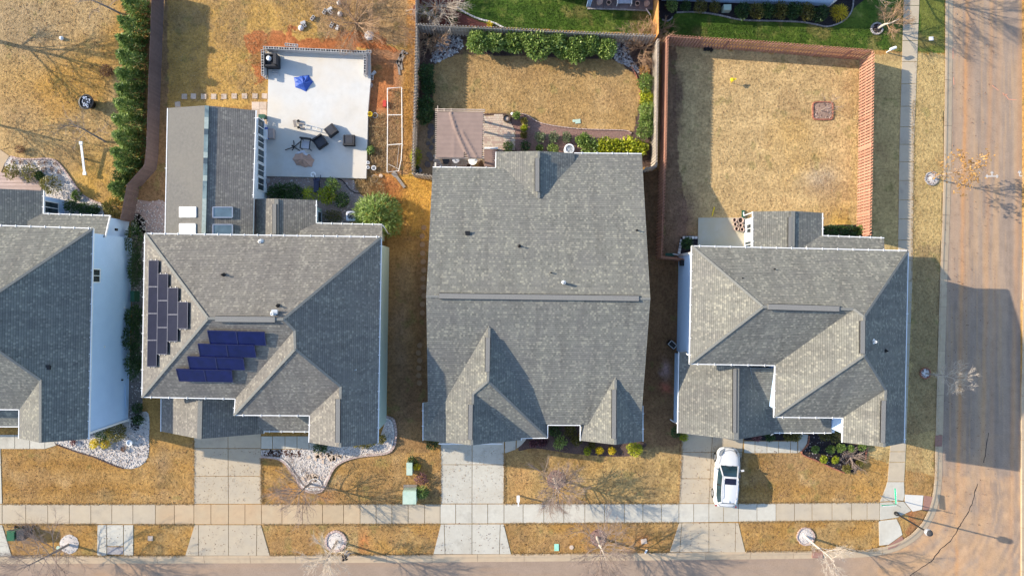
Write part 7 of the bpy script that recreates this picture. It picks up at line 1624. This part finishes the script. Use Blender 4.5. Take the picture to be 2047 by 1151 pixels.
for i, q in enumerate(rows_):
    t = thing('solar_collector', 'deep blue solar collector row on the front slope, ' + ['nearest the ridge', 'second from the ridge', 'third from the ridge', 'lowest on the slope'][i], 'solar panels', tuple(on(pl2, *q[0])), 'blue solar collector rows')
    for h_ in (0, 1):
        lr = lambda a_, c_, f: (a_[0] + (c_[0] - a_[0]) * f, a_[1] + (c_[1] - a_[1]) * f)
        f0, f1 = (0, .498) if h_ == 0 else (.502, 1)
        cr = [lr(q[0], q[1], f0), lr(q[0], q[1], f1), lr(q[3], q[2], f1), lr(q[3], q[2], f0)]
        P = [on((nn, d2 + (.26 if k < 2 else .20)), *cc) for k, cc in enumerate(cr)]; Q = [p - nn * .07 for p in P]
        b = MB(); b.add(P + Q, [(3, 2, 1, 0), (4, 5, 6, 7), (0, 1, 5, 4), (1, 2, 6, 5), (2, 3, 7, 6), (3, 0, 4, 7)]); o = b.build('panel', M['solar'], t)
        fb = MB()
        for k, (a_, c_) in enumerate(zip(P, P[1:] + P[:1])): fb.bar(a_ + nn * .006, c_ + nn * .006, .035, .03, up=nn)
        fb.build('frame', pm('dark_blue_frame', (.02, .025, .09), None, 4, .4) if i + h_ == 0 else bpy.data.materials['dark_blue_frame'], o)
    b = MB()
    for f in (.1, .5, .9):
        a_ = on((nn, d2 + .06), *(q[0][0] + (q[1][0] - q[0][0]) * f, q[0][1] + 2)); c_ = on((nn, d2 + .06), *(q[3][0] + (q[2][0] - q[3][0]) * f, q[3][1] - 1)); b.bar(a_, c_, .05, .1, up=nn)
    b.build('bracket', M['alu'], t)

# ---- street lamp and name sign at the corner
sl_ = thing('street_lamp', 'tall black street lamp at the corner with a pale lamp head', 'street lamp', tuple(W(1790, 1025))); c = W(1790, 1025); hh = 4.05
b = MB(); b.lathe(c, [(.16, 0), (.15, .3), (.07, .4), (.055, hh)], 10); b.build('pole', M['black'], sl_)
b = MB(); b.lathe(c + Vector((0, 0, hh)), [(.08, 0), (.24, .1), (.27, .28), (.20, .44), (.06, .52)], 14); b.build('lamp_head', M['alu'], sl_); b = MB(); b.lathe(c + Vector((0, 0, hh + .5)), [(.24, -.06), (.19, .04), (.05, .1)], 14); b.build('lamp_cap', M['wicker'], sl_)
ss = thing('street_sign', 'two crossed green street name signs on a thin post at the corner', 'street sign', tuple(W(1760, 990))); c = W(1760, 990)
b = MB(); b.tube([c, c + Vector((0, 0, 2.85))], .035, 7); b.build('post', pm('sign_post_grey', (.16, .17, .17), (.12, .125, .125), 5, .6), ss)
cp = pz(1791.5, 1009.5, 2.4)
for (a_, c_, zc_) in (((1789.5, 976), (1791.5, 1006), 2.5), ((1763, 1010), (1791, 1008.5), 2.3)):
    b = MB(); b.bar(pz(*a_, zc_), pz(*c_, zc_), .03, .24); o = b.build('name_plate', M['signgreen'], ss)
    fb = MB(); A_, C_ = pz(*a_, zc_), pz(*c_, zc_)
    for z_ in (-.115, .115): fb.bar(A_ + Vector((0, 0, z_)), C_ + Vector((0, 0, z_)), .034, .010)
    fb.build('border', M['white'], o)
b = MB(); b.lathe(W(1873, 1014), [(.3, -.1), (.3, -.05), (.02, -.045)], 12); b = MB()
# ------------------------------------------------------------------ white car
carmat = pm('car_paint_white', (.60, .60, .595), (.57, .57, .565), 2, .25, spec=.4)
carglass = glassmat('car_glass', (.012, .028, .036), .03)
sunglass = glassmat('sunroof_glass', (.008, .008, .018), .08)
lampgl = glassmat('headlamp_glass', (.12, .13, .14), .08); tail = pm('tail_lamp_red', (.30, .02, .02), None, 6, .25)
rimm = pm('alloy_rim', (.42, .43, .45), (.30, .31, .33), 6, .35, metal=.6)
def make_car(label, px, py, ang):
    c0 = W(px, py); T = thing('parked_car', label, 'car', tuple(c0)); T.rotation_euler = (0, 0, ang)
    org0 = ORG[T.name]; ORG[T.name] = Vector((0, 0, 0))      # parts are laid out in the car's own space (x forward)
    Lh = 2.33
    # body shell: stations along x, each a ring (y, z) from sill to centre line
    st = [(-2.33, .62, .55, .86), (-2.27, .74, .42, 1.00), (-2.05, .87, .32, 1.06), (-1.6, .935, .27, 1.07), (-1.1, .95, .24, 1.07), (-.4, .945, .23, 1.04), (.3, .94, .23, 1.02), (.8, .935, .24, 1.01), (1.2, .935, .26, .98), (1.65, .90, .28, .93), (2.0, .82, .32, .84), (2.22, .66, .38, .72), (2.33, .42, .46, .62)]
    rings = []
    for x, w, zs, zt in st:
        zm = zs + (zt - zs) * .55
        half = [(w * .93, zs), (w * .99, zs + .1), (w, zm), (w * .96, zt - .10), (w * .88, zt - .02), (w * .55, zt + .03), (0, zt + .05)]
        rings.append([(x, y, z) for y, z in half] + [(x, -y, z) for y, z in reversed(half[:-1])])
    n = len(rings[0]); b = MB(); b.add([p for r in rings for p in r], [(i * n + k, i * n + k + 1, (i + 1) * n + k + 1, (i + 1) * n + k) for i in range(len(rings) - 1) for k in range(n - 1)] + [(i * n + n - 1, i * n, (i + 1) * n, (i + 1) * n + n - 1) for i in range(len(rings) - 1)] + [tuple(reversed(range(n))), tuple((len(rings) - 1) * n + k for k in range(n))])
    b.build('body', carmat, T, True)
    # cabin: roof panel, pillars, glass
    belt = lambda x: .84 if x > -1.6 else .80
    zb, zr = 1.03, 1.60
    lo = [(.98, .72, 1.03), (.35, .86, 1.05), (-.5, .87, 1.06), (-1.4, .85, 1.07), (-2.02, .70, 1.06)]      # x, half width, z at the belt
    hi = [(.25, .56, 1.50), (.05, .60, 1.58), (-.5, .63, 1.62), (-1.35, .60, 1.59), (-1.78, .52, 1.50)]      # at the roof edge
    rf = MB(); rr_ = []
    for x, w, z in hi: rr_.append([(x, w, z), (x, w * .6, z + .04), (x, 0, z + .055), (x, -w * .6, z + .04), (x, -w, z)])
    rf.add([p for r in rr_ for p in r], [(i * 5 + k, (i + 1) * 5 + k, (i + 1) * 5 + k + 1, i * 5 + k + 1) for i in range(4) for k in range(4)])
    roofo = rf.build('roof_panel', carmat, T, True)
    def quadp(name, pts, mat, par=T):
        b = MB(); b.add(pts, [tuple(range(len(pts)))]); return b.build(name, mat, par)
    quadp('windscreen', [(.98, .72, 1.035), (.98, -.72, 1.035), (.25, -.56, 1.50), (.25, .56, 1.50)], carglass)
    quadp('rear_window', [(-2.02, -.70, 1.06), (-2.02, .70, 1.06), (-1.78, .52, 1.50), (-1.78, -.52, 1.50)], carglass)
    for e in (1, -1):
        b = MB(); P = []
        for (xl_, wl, zl), (xh, wh, zh) in zip(lo, hi): P += [(xl_, e * wl, zl), (xh, e * wh, zh)]
        b.add(P, [(2 * i, 2 * i + 2, 2 * i + 3, 2 * i + 1) if e > 0 else (2 * i + 1, 2 * i + 3, 2 * i + 2, 2 * i) for i in range(4)]); b.build('side_window', carglass, T)
        # pillars and roof edge
        b = MB()
        for i in (0, 4):
            (xl_, wl, zl), (xh, wh, zh) = lo[i], hi[i]; b.bar((xl_, e * (wl + .005), zl), (xh, e * (wh + .005), zh), .09, .05)
        for i in range(4): b.bar((hi[i][0], e * hi[i][1], hi[i][2]), (hi[i + 1][0], e * hi[i + 1][1], hi[i + 1][2]), .07, .05)
        b.build('pillar', carmat, T)
        b = MB(); b.bar((lo[2][0], e * (lo[2][1] + .008), lo[2][2]), (hi[2][0], e * (hi[2][1] + .012), hi[2][2] - .03), .10, .03); b.build('door_pillar', M['black'], T)
        b = MB(); b.tube([(.0, e * .52, 1.64), (-.2, e * .55, 1.69), (-1.3, e * .52, 1.69), (-1.5, e * .47, 1.60)], .018, 6); b.build('roof_rail', M['alu'], T)
        b = MB(); b.tube([(.72, e * .86, 1.04), (.70, e * 1.00, 1.08)], .03, 6); b.box((.68, e * 1.05, 1.10), (.12, .22, .15), e * -.25); b.build('mirror', carmat, T)
        b = MB(); b.add([(2.26, e * .34, .74), (2.05, e * .74, .80), (1.62, e * .86, .95), (1.90, e * .52, .95)], [(0, 1, 2, 3) if e > 0 else (3, 2, 1, 0)]); 
        b.v = [(x + .012, y * 1.012, z + .035) for x, y, z in b.v]; b.build('headlight', lampgl, T)
        b = MB(); b.box((-2.20, e * .72, .92), (.10, .24, .12), e * .5); b.build('tail_light', tail, T)
        for x in (1.42, -1.42):
            w = MB(); y = e * .86; w.tube([(x, y - e * .1, .35), (x, y + e * .085, .35)], .35, 20); wo = w.build('wheel', M['rubber'], T)
            w = MB(); w.tube([(x, y + e * .06, .35), (x, y + e * .092, .35)], .24, 16); w.build('rim', rimm, wo)
            w = MB(); [w.tube([(x + .37 * math.cos(a), e * .945, .35 + .37 * math.sin(a)) for a in [PI * i / 10 for i in range(11)]], .03, 5)]; w.build('wheel_arch', M['rubber'], T)
        b = MB()
        for x in (.15, -.85): b.box((x, e * .962, .90), (.2, .02, .03))
        b.build('door_handle', M['alu'], T)
        b = MB(); [b.bar((x, e * .952, .35), (x - .02, e * .93, 1.0), .012, .012) for x in (.72, -.36, -1.25)]; b.build('door_seam', M['rubber'], T)
    b = MB()                                   # panel gaps: bonnet edge, tailgate, roof seams
    b.tube([(1.04, .80, 1.03), (1.65, .70, .995), (2.05, .50, .93), (2.20, 0, .90), (2.05, -.50, .93), (1.65, -.70, .995), (1.04, -.80, 1.03)], .014, 4)
    b.tube([(-2.04, .74, 1.07), (-2.22, .5, 1.05), (-2.25, 0, 1.06), (-2.22, -.5, 1.05), (-2.04, -.74, 1.07)], .012, 4)
    b.build('panel_gap', M['rubber'], T)
    b = MB(); b.box((2.31, 0, .88), (.02, .12, .02)); b.box((-1.9, 0, 1.30), (.02, .10, .02)); b.build('badge', M['alu'], T)
    b = MB()
    for yy in (.34, -.34): b.box((.25, yy, 1.12), (.12, .44, .22)); b.box((-.05, yy, .95), (.5, .46, .12))
    b.tube([(.62 + .0 * k, .34 + .17 * math.cos(PI * k / 6), 1.05 + .13 * math.sin(PI * k / 6)) for k in range(13)], .015, 5)
    b.build('interior', M['cushion'], T)
    b = MB(); b.box((2.27, 0, .62), (.10, .7, .16)); b.build('grille', M['black'], T)
    b = MB()
    for y in (-.5, -.25, 0, .25, .5): pass
    def rz(x, y):
        for (xa, wa, za), (xb, wb, zb_) in zip(hi[:-1], hi[1:]):
            if xb <= x <= xa:
                f = (x - xa) / (xb - xa); w, z = wa + (wb - wa) * f, za + (zb_ - za) * f
                s = abs(y) / w
                return z + (.04 + .015 * (1 - s / .6) if s < .6 else .04 * (1 - s) / .4) + .014
        return 1.6
    gx, gy = [.12, .02, -.1, -.22, -.34], [.44, .22, 0, -.22, -.44]
    b.add([(x, y, rz(x, y)) for x in gx for y in gy], [(i * 5 + k, (i + 1) * 5 + k, (i + 1) * 5 + k + 1, i * 5 + k + 1) for i in range(4) for k in range(4)]); b.build('sunroof', sunglass, roofo)
    b = MB(); b.tube([(1.0, .3, 1.05), (.72, -.05, 1.22)], .014, 4); b.tube([(1.0, -.25, 1.05), (.74, -.55, 1.2)], .014, 4); b.build('wiper', M['rubber'], T)
    b = MB(); b.box((-1.70, 0, 1.60), (.14, .04, .06)); b.build('antenna_fin', carmat, roofo)
    b = MB(); b.box((-2.335, 0, .70), (.02, .5, .12)); b.build('number_plate', M['white'], T)
    ORG[T.name] = org0
    return T
make_car('white sport utility car parked on the east driveway, black sunroof', 1447.5, 948, math.radians(86.0))

# ------------------------------------------------------------------ person at the kerb
def skin_mesh(name, verts, edges, radii, mats, subdiv=1, root=0):
    me = bpy.data.meshes.new(name); me.from_pydata(verts, edges, []); ob = bpy.data.objects.new(name, me); COL.objects.link(ob)
    sk = ob.modifiers.new('skin', 'SKIN'); sk.use_smooth_shade = True
    for i, r_ in enumerate(radii):
        me.skin_vertices[0].data[i].radius = r_ if hasattr(r_, '__len__') else (r_, r_); me.skin_vertices[0].data[i].use_root = (i == root)
    sb = ob.modifiers.new('sub', 'SUBSURF'); sb.levels = subdiv; sb.render_levels = subdiv
    dg = bpy.context.evaluated_depsgraph_get(); dg.update()
    m2 = bpy.data.meshes.new_from_object(ob.evaluated_get(dg)); bpy.data.objects.remove(ob)
    m2.materials.clear()
    for mm in mats: m2.materials.append(mm)
    m2.name = name; return m2
pc = W(697, 1101.5); face = math.atan2(-.55, -.45)      # facing down the street, south-west
PT = thing('person', 'person standing at the kerb in black jacket and grey trousers', 'person', tuple(pc)); PT.rotation_euler = (0, 0, face)
vs = []; es = []; rs = []
def jn(p, r_, par=None):
    vs.append(p); rs.append(r_)
    if par is not None: es.append((par, len(vs) - 1))
    return len(vs) - 1
pel = jn((0, 0, .95), (.15, .125)); sp1 = jn((.0, 0, 1.10), (.135, .11), pel); ch1 = jn((.01, 0, 1.28), (.16, .12), sp1); ch2 = jn((0, 0, 1.42), (.15, .10), ch1); nk = jn((.01, 0, 1.50), .06, ch2); hd = jn((.03, 0, 1.58), (.075, .085), nk); hd2 = jn((.03, 0, 1.69), (.078, .09), hd)
fing = []
for e in (1, -1):
    hp = jn((0, e * .10, .90), .09, pel); kn = jn((.03, e * .12, .50), .062, hp); an = jn((-.01, e * .13, .10), .045, kn); ft = jn((.07, e * .135, .05), .042, an); to = jn((.17, e * .145, .035), .03, ft)
    sh = jn((0, e * .19, 1.41), .065, ch2); el = jn((.0, e * .25, 1.14), .048, sh); wr = jn((.17, e * .16, 1.02), .033, el); pa = jn((.24, e * .12, 1.02), (.038, .022), wr); fing.append((e, (.24, e * .12, 1.02)))
def clothes(me, fn):
    for p in me.polygons: p.material_index = fn(p.center)
skin_c = pm('skin', (.50, .33, .25), (.46, .30, .23), 6, .55); jacket = pm('black_jacket', (.018, .018, .02), None, 8, .8); trouser = pm('grey_trousers', (.40, .44, .52), (.32, .36, .43), 8, .85); shoe = pm('white_shoes', (.62, .63, .66), None, 8, .6)
bm_ = skin_mesh('body', vs, es, rs, [skin_c, jacket, trouser, shoe], 2)
clothes(bm_, lambda c: 3 if c.z < .095 else (2 if c.z < .93 and not (c.x > .06 and c.z > .8 and abs(c.y) > .2) else (0 if c.z > 1.5 or (c.x > .185 and .9 < c.z < 1.12) else 1)))
o = bpy.data.objects.new('body', bm_); COL.objects.link(o); o.parent = PT
for e, p in fing:      # five fingers on each hand, rooted inside the palm
    fv, fe, fr = [], [], []
    b = MB()
    for k in range(4):
        y0 = p[1] + e * (-.024 + .016 * k); L = (.062, .072, .068, .052)[k]; b.tube([(p[0] + .015, y0, p[2]), (p[0] + .04, y0, p[2] + .004), (p[0] + .04 + L * .5, y0 - e * .004, p[2] - .012), (p[0] + .03 + L * .75, y0 - e * .006, p[2] - .04)], [.009, .009, .008, .006], 6)
    b.tube([(p[0] - .01, p[1] - e * .03, p[2]), (p[0] + .02, p[1] - e * .055, p[2] + .006), (p[0] + .045, p[1] - e * .058, p[2])], [.011, .010, .007], 6); b.build('fingers', skin_c, None); fo = COL.objects[-1] if False else [x for x in bpy.data.objects if x.name.startswith('fingers') and x.parent is None][-1]; fo.parent = PT
b = MB(); hc = Vector((.03, 0, 1.66))
prof = [(.098, .0), (.105, .05), (.095, .10), (.06, .135), (.01, .148)]
b.lathe(hc + Vector((-.012, 0, -.01)), prof, 14); b.lathe(hc + Vector((-.03, 0, -.10)), [(.075, 0), (.09, .06), (.098, .1)], 12); hair = b.build('hair', pm('dark_hair', (.03, .02, .015), None, 12, .7), None, True); hair.parent = PT
b = MB()
for e in (1, -1): b.lathe((.112, e * .032, 1.645), [(.004, -.007), (.010, 0), (.004, .007)], 7)
eyes = b.build('eyes', M['black'], None); eyes.parent = PT
b = MB(); b.add([(.112, .012, 1.61), (.112, -.012, 1.61), (.138, 0, 1.605), (.115, 0, 1.65)], [(0, 1, 2), (0, 2, 3), (1, 3, 2)]); b.box((.112, 0, 1.575), (.01, .045, .01)); b.box((.025, .092, 1.63), (.03, .014, .055)); b.box((.025, -.092, 1.63), (.03, .014, .055)); nose = b.build('face', skin_c, None); nose.parent = PT
for x in (hair, eyes, nose): x.location = (0, 0, 0)
